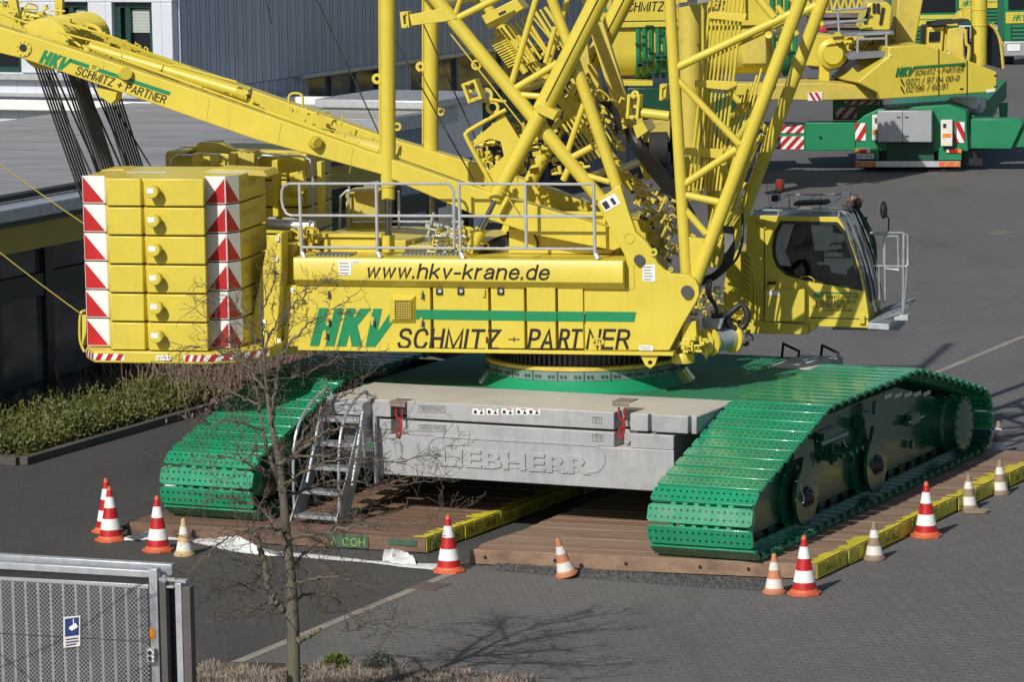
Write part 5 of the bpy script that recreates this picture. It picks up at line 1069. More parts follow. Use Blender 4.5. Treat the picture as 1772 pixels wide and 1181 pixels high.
# things on top of the stacks
b = MB(); SPP(b, [(170, 305), (176, 294), (212, 292), (228, 303)], -1.7, -1.2); SPP(b, [(345, 300), (370, 292), (455, 296), (464, 306)], -1.9, -1.3); part('stack_cap', b, M['yellow_worn'], bevel=.01)
b = MB(); SPP(b, [(335, 258), (345, 247), (385, 248), (400, 258), (520, 262), (520, 268), (330, 268)], 1.3, 1.5); SPP(b, [(405, 268), (412, 262), (440, 262), (440, 290), (405, 290)], .62, .9); part('stack_cap', b, M['yellow_worn'], bevel=.01)
b = MB()
for q in ([(296, 295), (297, 275), (305, 268), (380, 268), (391, 276), (392, 296)], [(443, 292), (444, 275), (455, 269), (520, 270), (536, 276), (541, 300), (543, 370)], [(465, 325), (541, 325)], [(465, 378), (543, 380)]): b.pipe([P(x, y, .72) for x, y in q], .02, 8)
for q in ([(218, 299), (290, 299)], [(365, 299), (428, 299)]): b.pipe([P(x, y, -2.0) for x, y in q], .02, 8)
part('stack_rail', b, M['galv'])
b = MB(); SPP(b, [(332, 268), (346, 266), (346, 300), (332, 300)], .62, .8); SPP(b, [(362, 270), (378, 270), (380, 282), (366, 290)], .6, .8); SPP(b, [(395, 264), (408, 264), (408, 300), (395, 300)], .55, .8); SPP(b, [(288, 262), (320, 261), (320, 266), (288, 267)], .78, 2.7); part('stack_bracket', b, bevel=.01)
b = MB(); SPP(b, [(470, 278), (480, 276), (482, 375), (472, 375)], .6, .8); SPP(b, [(500, 300), (522, 296), (530, 330), (505, 335)], .66, .8); SPP(b, [(548, 280), (556, 280), (558, 376), (550, 376)], .6, .8); SPP(b, [(484, 345), (520, 343), (520, 352), (484, 354)], .62, .8); part('stack_bracket', b, bevel=.01)
b = MB(); SPP(b, [(598, 330), (655, 330), (655, 410), (598, 408)], 1.0, 1.55); part('cooler_housing', b, M['yellow_worn'], bevel=.01)
b = MB(); pt(b, 462, 388, -.9, 545, 392, -.9, 10, 18); part('exhaust_silencer', b, M['galv_light'])
clutter('rear_fitting', ((486, 400), (545, 405), (545, 440), (500, 440)), -1.2, -.8, 45, Y_, (4, 10), 33)
for (a, c, lab) in (((0, 430), (148, 549), 'thin yellow rope running down to the counterweight tray'), ((-20, 262), (146, 388), 'thin yellow rope running to the side of the near counterweight stack')):
    b = MB(); q1 = P(*c, -2.55); q0 = P(a[0], a[1], -3.4); d = q0-q1; b.pipe([q1+d*u*2.2-VZ*.25*u*(1-u) for u in np.linspace(0, 1, 9)], .009, 6); o = b.build('rope', paint('yellow_rope', (.62, .52, .12), .7, .1)); tag(o, lab, 'rope', 'tag lines')

# ================================================================== CENTRAL BALLAST
LF, ZU = -3.05, 1.82
lf = LF
tl = qL(563, 686, lf)[0]; tr_ = 2.97
def ballast(name, label, boxes, loc):
    o = thing(name, label, 'ballast block', loc, 'central ballast blocks'); return o
bu = ballast('ballast_block', 'flat pale grey ballast slab with a dusty top, number 96001945 and 5t on its edge', 0, KW(0, -2.3, 1.56))
z0u = qL(1213, 750, lf)[1]
b = MB(); zt_, zb_ = ZU, 1.58
notch = []
tN = lambda px: qL(px, 715, lf)[0]
front = [(tl, lf), (tN(676), lf), (tN(676), lf+.28), (tN(704), lf+.28), (tN(704), lf), (tN(1062), lf), (tN(1062), lf+.28), (tN(1090), lf+.28), (tN(1090), lf), (tN(1121), lf), (tN(1121), lf+.12), (tN(1127), lf+.12), (tN(1127), lf), (tN(1190), lf), (tN(1190), lf+.12), (tN(1196), lf+.12), (tN(1196), lf), (tr_, lf), (tr_, -1.56), (tl, -1.56)]
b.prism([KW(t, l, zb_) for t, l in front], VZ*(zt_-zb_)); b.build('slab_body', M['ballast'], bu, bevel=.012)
bl = ballast('ballast_block', 'deep pale grey ballast block with raised letters, number 96001958 and 15t', 0, KW(0, -2.3, .7))
tl2, tr2 = qL(652, 780, lf)[0], qL(1166, 800, lf)[0]; zlt, zlb = 1.545, qL(1166, 853, lf)[1]
def zz(px, py): return qL(px, py, lf)[1]
hw, y0h, y1h = [(tN(676), lf), (tN(676), lf+.28), (tN(704), lf+.28), (tN(704), lf)], zz(690, 753), zlt
front2 = [(tl2, lf)]+[(tN(676), lf), (tN(676), lf+.28), (tN(704), lf+.28), (tN(704), lf), (tN(1062), lf), (tN(1062), lf+.28), (tN(1090), lf+.28), (tN(1090), lf)]+[(tr2, lf), (tr2, -1.56), (tl2, -1.56)]
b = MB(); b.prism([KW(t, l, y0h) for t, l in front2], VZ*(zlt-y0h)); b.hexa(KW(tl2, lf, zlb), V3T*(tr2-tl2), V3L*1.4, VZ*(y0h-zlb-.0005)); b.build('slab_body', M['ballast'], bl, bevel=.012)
b = MB(); b.hexa(KW(tl-.02+.1, lf+.35, 1.40), V3T*.7, V3L*.3, VZ*.12); b.build('side_arm', M['galv'], bl, bevel=.01)
# raised lettering in a rounded panel
def RT(s, x0, x1, yb, yt, par, depth=.02, shear=0, bold=.02):
    b = MB(); o = PL(x0, yb, lf-.001); r_ = PL(x1, yb, lf-.001); wd = (r_-o)@V3T; ht = zz(x0, yt)-o[2]; o = KW(qL(x0, yb, lf)[0], lf-.002, o[2])
    cu = bpy.data.curves.new('t', 'FONT'); cu.body = s; cu.offset = bold; cu.extrude = .5; cu.bevel_depth = 0; cu.resolution_u = 2
    ob = bpy.data.objects.new('t', cu); COL.objects.link(ob); me = ob.to_mesh(); vs = np.array([v.co[:] for v in me.vertices]); fs = [tuple(p.vertices) for p in me.polygons]; ob.to_mesh_clear(); bpy.data.objects.remove(ob); bpy.data.curves.remove(cu)
    mn, mx = vs.min(0), vs.max(0); u = (vs-mn)/(mx-mn); drop = (lambda a: 0)
    b.add([o+V3T*a*wd+VZ*c*ht-V3L*(d*depth) for a, c, d in u], fs); return b.build('lettering', M['ballast'], par)
RT('LIEBHERR', 762, 1022, 806, 776, bl, .02, bold=.03); castn = paint('dark_grey_number', (.20, .195, .19), .6, .15)  # flat figures in a darker grey than the block, for legibility
for (t_, x0, x1, yb, yt, par) in (('96001945', 728, 768, 711.5, 703, bu), ('96001958', 728, 769, 744.5, 736, bl), ('5t', 1028, 1038, 730.5, 722, bu), ('15t', 1027, 1041, 761.5, 752.5, bl)):
    o = PL(x0, yb, lf-.006); v, f = flat_text(t_, o, V3T, VZ, (PL(x1, yb, lf-.006)-o)@V3T, zz(x0, yt)-zz(x0, yb), 0, .02); b = MB(); b.add(v, f); b.build('lettering', castn, par)
b = MB(); x0, x1, yy0, yy1 = 738, 1048, 815, 758
def rrect(x0, x1, ya, yb_, r, off):
    pts = []
    for cx, cy, a0 in ((x1-r, ya-r, 0), (x1-r, yb_+r, 1), (x0+r, yb_+r, 2), (x0+r, ya-r, 3)):
        for a in np.linspace(math.pi/2-a0*math.pi/2, -a0*math.pi/2, 6): px = cx+r*math.cos(a); py = cy+r*math.sin(a)+(cx-890)*.058; pts.append(KW(qL(px, py, lf)[0], lf-off, zz(px, py)))
    return pts
oL = rrect(738, 1048, 811, 762, 22, .0); iL = rrect(742, 1044, 808, 765, 19, .0)
b.prism(oL, -V3L*.012, [iL]); b.build('letter_panel_rim', M['ballast'], bl)
for (par, (xa, xb, ya, yb_)) in ((bu, (724, 771, 713, 701)), (bl, (724, 772, 746, 734)), (bu, (1024, 1041, 732, 720)), (bl, (1024, 1043, 763, 750))):
    b = MB(); b.prism([KW(qL(x, y, lf)[0], lf-.001, zz(x, y)) for x, y in ((xa, ya), (xb, ya+1), (xb, yb_+1), (xa, yb_))], -V3L*.012, [[KW(qL(x, y, lf)[0], lf-.001, zz(x, y)) for x, y in ((xa+1.5, ya-1.2), (xb-1.5, ya-.2), (xb-1.5, yb_+2.2), (xa+1.5, yb_+1.2))]]); b.build('number_frame', M['ballast'], par)
b = MB()
for x in (818, 842, 868, 893, 914): b.prism([KW(qL(x+dx, y, lf)[0], lf-.003, zz(x+dx, y)) for dx, y in ((0, 718), (21, 719), (21, 708), (0, 707))], -V3L*.002)
wst = b.build('sticker', M['white'], bu)
b = MB()
for i, x in enumerate((818, 842, 868, 893, 914)): b.prism([KW(qL(x+dx, y, lf)[0], lf-.0055, zz(x+dx, y)) for dx, y in ((2, 716), (8, 716.4), (7, 711), (3, 710))], -V3L*.002); b.prism([KW(qL(x+dx, y, lf)[0], lf-.0055, zz(x+dx, y)) for dx, y in ((12, 717), (19, 717), (15.5, 711), (15, 711))], -V3L*.002)
b.build('sticker_print', M['black'], wst)
b = MB()
for i, x in enumerate((818, 842, 868, 893, 914)): b.prism([KW(qL(x+dx, y, lf)[0], lf-.0055, zz(x+dx, y)) for dx, y in ((9, 709.5), (18, 710), (18, 708.4), (9, 707.9))], -V3L*.002)
b.build('sticker_header', M['red'], wst)
# shackles hanging in the corner notches
for px in (690, 1076):
    q = KW(tN(px), lf+.02, zz(px, 706)); o = thing('lifting_chain', 'red lifting shackle and chain in the %s pocket of the ballast front' % ('left' if px < 900 else 'right'), 'chain', q-VZ*.35, 'red lifting chains')
    ch = paint('red_shackle_%d' % px, (.36, .02, .02), .4, .1); b = MB()
    b.pipe([q+V3T*.05*x+VZ*y for x, y in ((-1, 0), (-1, -.1), (-.4, -.17), (.6, -.15), (1, -.06), (.8, 0))], .014, 8, 4); b.build('shackle', ch, o)
    b = MB(); b.pipe([q+V3T*.045*x+VZ*y-V3L*.03 for x, y in ((.3, -.14), (.9, -.2), (.8, -.3), (0, -.42), (-.9, -.36), (-.8, -.3), (.5, -.26), (.6, -.2))], .016, 8, 4); b.build('hook', ch, o)
    b = MB(); b.hexa(q-V3T*.13+VZ*.075-V3L*.05, V3T*.26, V3L*.3, VZ*.015); b.hexa(q-V3T*.12+VZ*.02-V3L*.06, V3T*.24, V3L*.012, VZ*.05); b.build('cover_plate', paint('rusty_plate_%d' % px, (.22, .17, .15), .7, .3), o)
# rear slab with its folded handrails
rb_ = ballast('ballast_block', 'pale ballast slab on the far side behind the green deck', 0, KW(0, 2.6, 1.6))
b = MB(); b.box(KW, 2.06, 2.74, 1.86, 3.2, 1.57, 1.79); b.build('slab_body', M['ballast'], rb_, bevel=.01)
b = MB()
for x0 in (1425, 1475):
    pass
q = onz(1440, 630, 1.83)
for dx in (0, .62): b.pipe([KW(2.1+dx, 3.0, 1.78), KW(2.1+dx, 3.05, 1.86), KW(1.75+dx, 3.3, 1.93), KW(1.6+dx, 3.6, 1.62)], .022, 6)
b.build('folded_rail', M['darksteel'], rb_)

# ================================================================== ACCESS STAIR
stc = thing('access_stair', 'galvanised steel stair with two handrails leaning on the ballast', 'stair', KW(-2.6, -3.6, .22))
ls0, ls1 = -4.05, lf-.02      # foot and head
def SL(px, py, l): t, z = qL(px, py, l); return KW(t, l, z)
tA, tB = qL(512, 870, ls0)[0], qL(590, 870, ls0)[0]
tA2, tB2 = qL(575, 700, ls1)[0], qL(640, 705, ls1)[0]
zf, zh = .26, 1.80
for (ta, tb_) in ((tA, tA2), (tB, tB2)):
    b = MB(); p0 = KW(ta, ls0, zf); p1 = KW(tb_, ls1, zh); b.hexa(p0-V3L*.2, V3L*.38, V3T*.014, p1-p0); b.build('stringer', M['galv_mid'], stc)
ns = 5
for k in range(ns):
    u = (k+.1)/ns; p0 = KW(tA, ls0, zf)*(1-u)+KW(tA2, ls1, zh)*u; p1 = KW(tB, ls0, zf)*(1-u)+KW(tB2, ls1, zh)*u
    b = MB(); b.hexa(p0-V3L*.12, p1-p0, V3L*.26, VZ*.05); b.build('tread', M['galv_mid'], stc, bevel=.004)
for (ta, tb_) in ((tA, tA2), (tB, tB2)):
    b = MB(); f0 = KW(ta, ls0-.05, zf); f1 = KW(ta, ls0-.02, 1.25); m = KW((ta+tb_)/2-.02, (ls0+ls1)/2-.2, 1.72); h = KW(tb_-.03, ls1-.1, 1.95); b.pipe([f0, f1, m, h, KW(tb_+.02, ls1-.03, 1.80)], .022, 8, 4); b.build('handrail', M['galv_mid'], stc)
    b = MB(); q = KW((ta+tb_)/2+.08, (ls0+ls1)/2+.1, 1.74); b.tube(q, q-VZ*.75, .02, 6); b.tube(q, KW(ta+.1, ls0+.15, .75), .02, 6); b.build('rail_post', M['galv'], stc)
    b = MB(); b.hexa(KW(tb_-.02, ls1-.06, 1.84), V3T*.08, V3L*.16, VZ*.02); b.build('hook_plate', M['galv'], stc)
b = MB(); q = KW(tB2+.1, ls1-.05, 1.6); b.tube(q, q-VZ*.95, .03, 8); b.build('support_post', M['galv'], stc)
pm = N('perforated_grey_plate'); po = pm.n('ShaderNodeSeparateXYZ'); pm.l(pm.scl(pm.pos(), 1, 1, 1, PS), po.inputs[0])
pf = pm.mth('LESS_THAN', pm.mth('ADD', pm.mth('ABSOLUTE', pm.mth('SUBTRACT', pm.mth('FRACT', pm.mth('MULTIPLY', po.outputs[0], 30)), .5)), pm.mth('ABSOLUTE', pm.mth('SUBTRACT', pm.mth('FRACT', pm.mth('MULTIPLY', po.outputs[2], 30)), .5))), .35)
pm.set(.5, .2, pm.mix(pf, (.13, .14, .16), (.02, .02, .02)))
b = MB(); b.hexa(KW(tB2-.42, ls1-.0, .85), V3T*.5, V3L*.01, VZ*.28); b.hexa(KW(tB2-.42, ls1-.0, 1.22), V3T*.5, V3L*.01, VZ*.26); b.build('perforated_plate', pm.m, stc)

# ================================================================== TIMBER MATS
WA = -R(25.3)
wm = wood('brown_timber', (.34, .20, .13), (.085, .048, .033), PS); wm2 = wood('grey_brown_timber', (.46, .305, .205), (.13, .075, .05), PS)
ym = paint('yellow_timber_paint', (.58, .50, .03), .6, .15, .4, (.3, .26, .04), bump=.2)
mk = paint('green_marking_paint', (.03, .10, .06), .7, .3, .4, (.10, .10, .06)); chalk = paint('yellow_chalk', (.28, .32, .07), .8, .2)
def mats(A, B, C_, D, n_, nt_, group, lab, mat, hz_=.21):
    A, B, C_, D = (TW(*q, 0) for q in (A, B, C_, D)); out = []
    for i in range(n_):
        u0, u1 = i/n_, (i+1)/n_; a0, a1 = A+(D-A)*u0, A+(D-A)*(u1); b0, b1 = B+(C_-B)*u0, B+(C_-B)*u1
        jt = rnd.uniform(-.03, .03); dx = unit(B-A)*jt
        o = thing('timber_mat', lab % ('frontmost' if i == 0 else 'hindmost' if i == n_-1 else ('second', 'third', 'fourth', 'fifth', 'sixth', 'seventh', 'eighth', 'ninth', 'tenth', 'eleventh', 'twelfth', 'thirteenth', 'fourteenth', 'fifteenth', 'sixteenth', 'seventeenth')[i-1]+' from the front'), 'timber mat', (a0+b1)/2, group)
        b = MB()
        for k in range(nt_):
            f0, f1 = (k+.03)/nt_, (k+.955)/nt_; dz = rnd.uniform(-.006, .006); j2 = unit(B-A)*rnd.uniform(-.012, .012)
            if k == 0: f0 = .004
            p = a0+(a1-a0)*f0+dx+j2; q = b0+(b1-b0)*f0+dx+j2; r_ = a0+(a1-a0)*f1+dx+j2; s_ = b0+(b1-b0)*f1+dx+j2
            b.add([p+VZ*.015, q+VZ*.015, s_+VZ*.015, r_+VZ*.015, p+VZ*(hz_+dz), q+VZ*(hz_+dz), s_+VZ*(hz_+dz), r_+VZ*(hz_+dz)], [(0, 3, 2, 1), (4, 5, 6, 7), (0, 1, 5, 4), (1, 2, 6, 5), (2, 3, 7, 6), (3, 0, 4, 7)])
        b.build('timbers', mat, o, bevel=.006)
        # yellow painted end
        b = MB(); e_ = unit(B-A)
        for k in range(nt_):
            f0, f1 = (k+.03)/nt_, (k+.965)/nt_; p = b0+(b1-b0)*f0+dx+e_*.013; s_ = b0+(b1-b0)*f1+dx+e_*.013
            if nt_ == 2 or 1: b.add([p+VZ*.02, s_+VZ*.02, s_+e_*.008+VZ*.02, p+e_*.008+VZ*.02, p-e_*rnd.uniform(.05, .14)*0+VZ*(hz_-.004), s_+VZ*(hz_-.004), s_+e_*.008+VZ*(hz_-.004), p+e_*.008+VZ*(hz_-.004)], [(0, 3, 2, 1), (4, 5, 6, 7), (0, 1, 5, 4), (1, 2, 6, 5), (2, 3, 7, 6), (3, 0, 4, 7)])
        b.build('painted_end', ym, o)
        w_ = rnd.uniform(.12, .3); b = MB(); n0 = 9; top = [b0+(b1-b0)*(.02+.95*k/n0)+dx+VZ*(hz_+.009) for k in range(n0+1)]; inn = [p-e_*(w_*rnd.uniform(.4, 1.1)) for p in top]; b.add(top+inn, [(k, k+1, n0+2+k, n0+1+k) for k in range(n0)]); b.build('paint_overspray', ym, o, recalc=False)
        out.append((o, a0, b0, a1, b1))
    return out
RM = mats((-22.1, 45.28), (-17.43, 45.86), (-17.22, 55.4), (-21.9, 54.9), 9, 3, 'timber mats under the right track', 'brown timber mat under the right track, %s', wm2)
LM = mats((-27.45, 45.48), (-22.98, 45.78), (-22.72, 55.4), (-27.2, 55.0), 18, 2, 'timber mats under the left track', 'brown timber mat under the left track, %s', wm)
# bolts, markings on the front faces
o, a0, b0, a1, b1 = RM[0]; d = unit(b0-a0); b = MB(); fn = np.array([d[1], -d[0], 0])
for px in (831, 961, 1092, 1228, 1316): q = onz(px, 972, .1); u = (q-a0)@d; c = a0+d*u+VZ*.115; b.tube(c-fn*.02, c+fn*.012, .022, 10); b.tube(c+fn*.012, c+fn*.02, .012, 8)
b.build('mat_bolt', M['darksteel'], o)
o, a0, b0, a1, b1 = LM[0]; d = unit(b0-a0); fn = np.array([d[1], -d[0], 0])
def fmark(x0, x1, z0, z1, mat, name): 
    b = MB(); p = onz(x0, 945, .1); q = onz(x1, 950, .1); u0 = (p-a0)@d; u1 = (q-a0)@d; g = a0+fn*.016; b.add([g+d*u0+VZ*z0, g+d*u1+VZ*z0, g+d*u1+VZ*z1, g+d*u0+VZ*z1], [(0, 1, 2, 3)]); b.build(name, mat, o); return g+d*u0, u1-u0
fmark(552, 618, .03, .2, mk, 'green_mark'); fmark(668, 712, .10, .18, mk, 'green_mark')
for (x0, x1, t_, z_, mt) in ((556, 612, 'A COH', .055, chalk), (245, 272, 'HKV', .10, M['black']), (248, 284, 'H 28', .04, M['black'])):
    p = onz(x0, 945, .1); q = onz(x1, 950, .1); g = a0+fn*.02+d*((p-a0)@d)+VZ*z_; v, f = flat_text(t_, g, d, VZ, (q-p)@d, .11 if mt is chalk else .05); b = MB(); b.add(v, f); b.build('lettering', mt, o)
for i, (o, a0, b0, a1, b1) in enumerate(LM[:12]):
    e_ = unit(b1-b0); n_ = unit(b0-a0); v, f = flat_text(('HKV', 'B18', 'PKY', '818', 'B38')[i % 5], b0+e_*.12+n_*.05+VZ*.06, e_, VZ, .26, .09); b = MB(); b.add(v, f); b.build('lettering', M['black'], o)
for i, (o, a0, b0, a1, b1) in enumerate(RM):
    e_ = unit(b1-b0); n_ = unit(b0-a0); v, f = flat_text(('HKV 7', '', 'H 82', 'HKV', '', 'T 71', 'HKV', '8 13', '')[i] or 'I I', b0+e_*.3+n_*.05+VZ*.06, e_, VZ, .5, .08); b = MB(); b.add(v, f); b.build('lettering', M['black'], o)
b = MB(); p0, p1 = onz(590, 897, .25), onz(716, 846, .25); dd = unit(p1-p0); nn = np.cross(dd, VZ); b.hexa(p0-nn*.1, p1-p0+VZ*.12, nn*.2, VZ*.04); o = b.build('loose_plank', wm2); tag(o, 'loose brown plank propped aslant on the left mats', 'plank')
# white plastic sheet along the left mats
shm = N('white_plastic_film'); shm.bump(shm.noise(9, 4, shm.pos()), .8, .03); shm.set(.3, 0, (.74, .75, .76))
def sheet(name, lab, lo, hi, amp, m_=40, k_=8, zh=0.):
    b = MB(); lo = np.array(lo, float); hi = np.array(hi, float); rows = []
    for i in range(m_+1):
        u = i/m_*(len(lo)-1); j = min(int(u), len(lo)-2); f = u-j; A = lo[j]*(1-f)+lo[j+1]*f; B = hi[j]*(1-f)+hi[j+1]*f
        rows.append([onz(*(A+(B-A)*(q/k_)), zh*(q/k_)**1.6)+np.array([0, 0, .008+amp*(abs(math.sin(i*.9+q*1.3))*.5+rnd.random()*.5)*math.sin(math.pi*min(1, q/k_+.1)*.9)]) for q in range(k_+1)])
    b.add([p for r in rows for p in r], [(i*(k_+1)+q, i*(k_+1)+q+1, (i+1)*(k_+1)+q+1, (i+1)*(k_+1)+q) for i in range(m_) for q in range(k_)])
    o = b.build(name, shm.m, smooth=60); tag(o, lab, 'plastic sheet')
sheet('plastic_sheet', 'crumpled white plastic sheet lying left of the bare tree in front of the mats', [(212, 938), (245, 937), (285, 936), (330, 940), (372, 950), (410, 958), (450, 963), (490, 966)], [(226, 929), (262, 921), (300, 916), (345, 911), (385, 917), (415, 932), (452, 951), (490, 960)], .05, 46, 10, .10)
sheet('plastic_sheet', 'thin edge of white plastic sheet on the paving right of the bare tree', [(485, 963), (560, 970), (640, 976), (700, 984), (760, 989)], [(485, 957), (560, 963), (640, 972), (700, 976), (765, 978)], .02, 30, 4)
sheet('plastic_sheet', 'raised white plastic flap at the corner of the left mats', [(662, 975), (690, 980), (720, 981)], [(666, 956), (690, 954), (712, 968)], .12, 10, 6)

# ================================================================== TRAFFIC CONES
def cone(kind):
    b_, s_, h, r = {'big': ('orange', 'red', .75, .17), 'old': ('old_orange', 'old_orange', .50, .125), 'brown': ('old_brown', 'old_brown', .50, .125), 'tan': ('old_tan', 'old_tan', .5, .12)}[kind]
    o = thing('traffic_cone', 'x', 'traffic cone', (0, 0, 0), 'traffic cones round the crane')
    b = MB(); w_ = r*1.28
    if kind == 'big': pts = [(w_*math.cos(a)*1.02, w_*math.sin(a)*1.02) for a in np.linspace(math.pi/8, 2*math.pi+math.pi/8, 9)[:-1]]
    else: pts = [(w_*.93*math.cos(a), w_*.93*math.sin(a)) for a in np.linspace(0, 2*math.pi, 17)[:-1]]
    b.prism([(x, y, 0) for x, y in pts], (0, 0, .035)); b.lathe((0, 0, .0351), VZ, [(r*1.1, 0), (r*.95, .04)], 24); b.build('cone_base', M[b_], o, bevel=.006)
    z0 = .07; rr = lambda z: r*.92*(1-(z-z0)/(h-z0))+.025*((z-z0)/(h-z0)); cuts = [z0, h*.22, h*.42, h*.62, h*.82, h*.94] if kind == 'big' else [z0, h*.14, h*.38, h*.60, h*.80, h*.94]
    seq = ['c', 'w', 'c', 'w', 'c']
    for k in range(5):
        b = MB(); e_ = .0025 if seq[k] == 'w' else 0; b.lathe((0, 0, cuts[k]), VZ, [(rr(cuts[k])+e_, 0), (rr(cuts[k+1])+e_, cuts[k+1]-cuts[k])], 26); b.build('cone_sleeve' if seq[k] == 'c' else 'reflective_band', M['white' if kind == 'big' else 'old_white'] if seq[k] == 'w' else M[s_], o)
    b = MB(); b.lathe((0, 0, cuts[5]), VZ, [(rr(cuts[5])+.003, 0), (.03, .02), (.026, h-cuts[5]), (.012, h-cuts[5]+.01)], 14); b.build('cone_tip', M[b_ if kind == 'big' else s_], o); return o
protos = {k: None for k in ('big', 'old', 'brown', 'tan')}
CONES = [('big', 192, 936, 'red-white traffic cone at far left, in front of another one', 0), ('big', 186, 921, 'red-white traffic cone at far left, half hidden behind another', 0), ('big', 274, 954, 'red-white traffic cone between the far left pair and the tan cone', 0), ('tan', 319, 962, 'small faded tan cone beside the crumpled plastic sheet', 0), ('big', 777, 990, 'red-white traffic cone at the gap between the two mat platforms', 0), ('old', 981, 1000, 'tilted faded orange cone leaning on the front mat', 1), ('old', 1340, 1027, 'small faded orange cone next to the front corner of the right mats', 0), ('big', 1392, 1029, 'red-white traffic cone at the front corner of the right mats', 0), ('brown', 1513, 969, 'grimy brown cone between the two red-white cones on the right', 0), ('big', 1603, 929, 'red-white traffic cone halfway along the right mats', 0), ('brown', 1676, 882, 'grimy brown cone beside a flat scrap, right of the halfway red-white cone', 0), ('brown', 1730, 856, 'grimy brown cone furthest along the yellow mat ends', 0), ('tan', 297, 856, 'small pale cone seen between the left track shoes', 0), ('brown', 1728, 786, 'shaded dark cone behind the rear end of the right track', 0)]
for k, x, y, lab, tilt in CONES:
    q = onz(x, y)
    if protos[k] is None: o = protos[k] = cone(k); o.location = tuple(q); o['label'] = lab
    else: o = dup(protos[k], q, label=lab)
    ORG[o] = q; o.rotation_euler = (0, 0, rnd.uniform(0, 6)) if not tilt else (.0, -.24, .3)
    if tilt: o.location = (q[0], q[1], .03)
q = onz(1690, 888); b = MB(); b.prism([q+np.array([math.cos(a)*.17*(1+.3*rnd.random()), math.sin(a)*.12*(1+.3*rnd.random()), .01]) for a in np.linspace(0, 6, 9)], (0, 0, .03)); o = b.build('rubber_scrap', M['old_brown']); tag(o, 'flat brown scrap lying beside a grimy brown cone', 'scrap')
# ================================================================== BARE TREE
bkm = N('grey_green_bark'); bkp = bkm.pos(); bf = bkm.ramp(bkm.noise(9, 5, bkm.scl(bkp, 1, 1, .35)), .3, .7); bg_ = bkm.ramp(bkm.noise(2.5, 4, bkp), .42, .62)
bkm.bump(bkm.noise(45, 4, bkm.scl(bkp, 1, 1, .3)), .6, .015); bkm.set(.85, 0, bkm.mix(bkm.mth('MULTIPLY', bg_, .6), bkm.mix(bf, (.07, .06, .047), (.175, .152, .125)), (.125, .12, .065)))
TY = 41.5
tb = pY(509, 1258, TY); tb[2] = 0
tree = thing('bare_tree', 'leafless young tree with knobbly branches in front of the crane', 'tree', tb)
def tp(x, y, d=0.): return pY(x, y, TY+d)
PXM = TY/F
b = MB(); b.pipe([tb-VZ*.05]+[tp(*q) for q in ((508, 1180), (507, 1085), (503, 1000), (496, 930), (489, 850), (482, 795), (470, 735, .05), (461, 670, .1), (456, 610, .12), (452, 556, .15), (449, 515, .2))], .05, 12, 5, [15*PXM, 12.5*PXM, 11.2*PXM, 9.6*PXM, 8.2*PXM, 7.5*PXM, 6.5*PXM, 4.4*PXM, 3.6*PXM, 2.6*PXM, 1.6*PXM, .8*PXM]); b.build('trunk', bkm.m, tree)
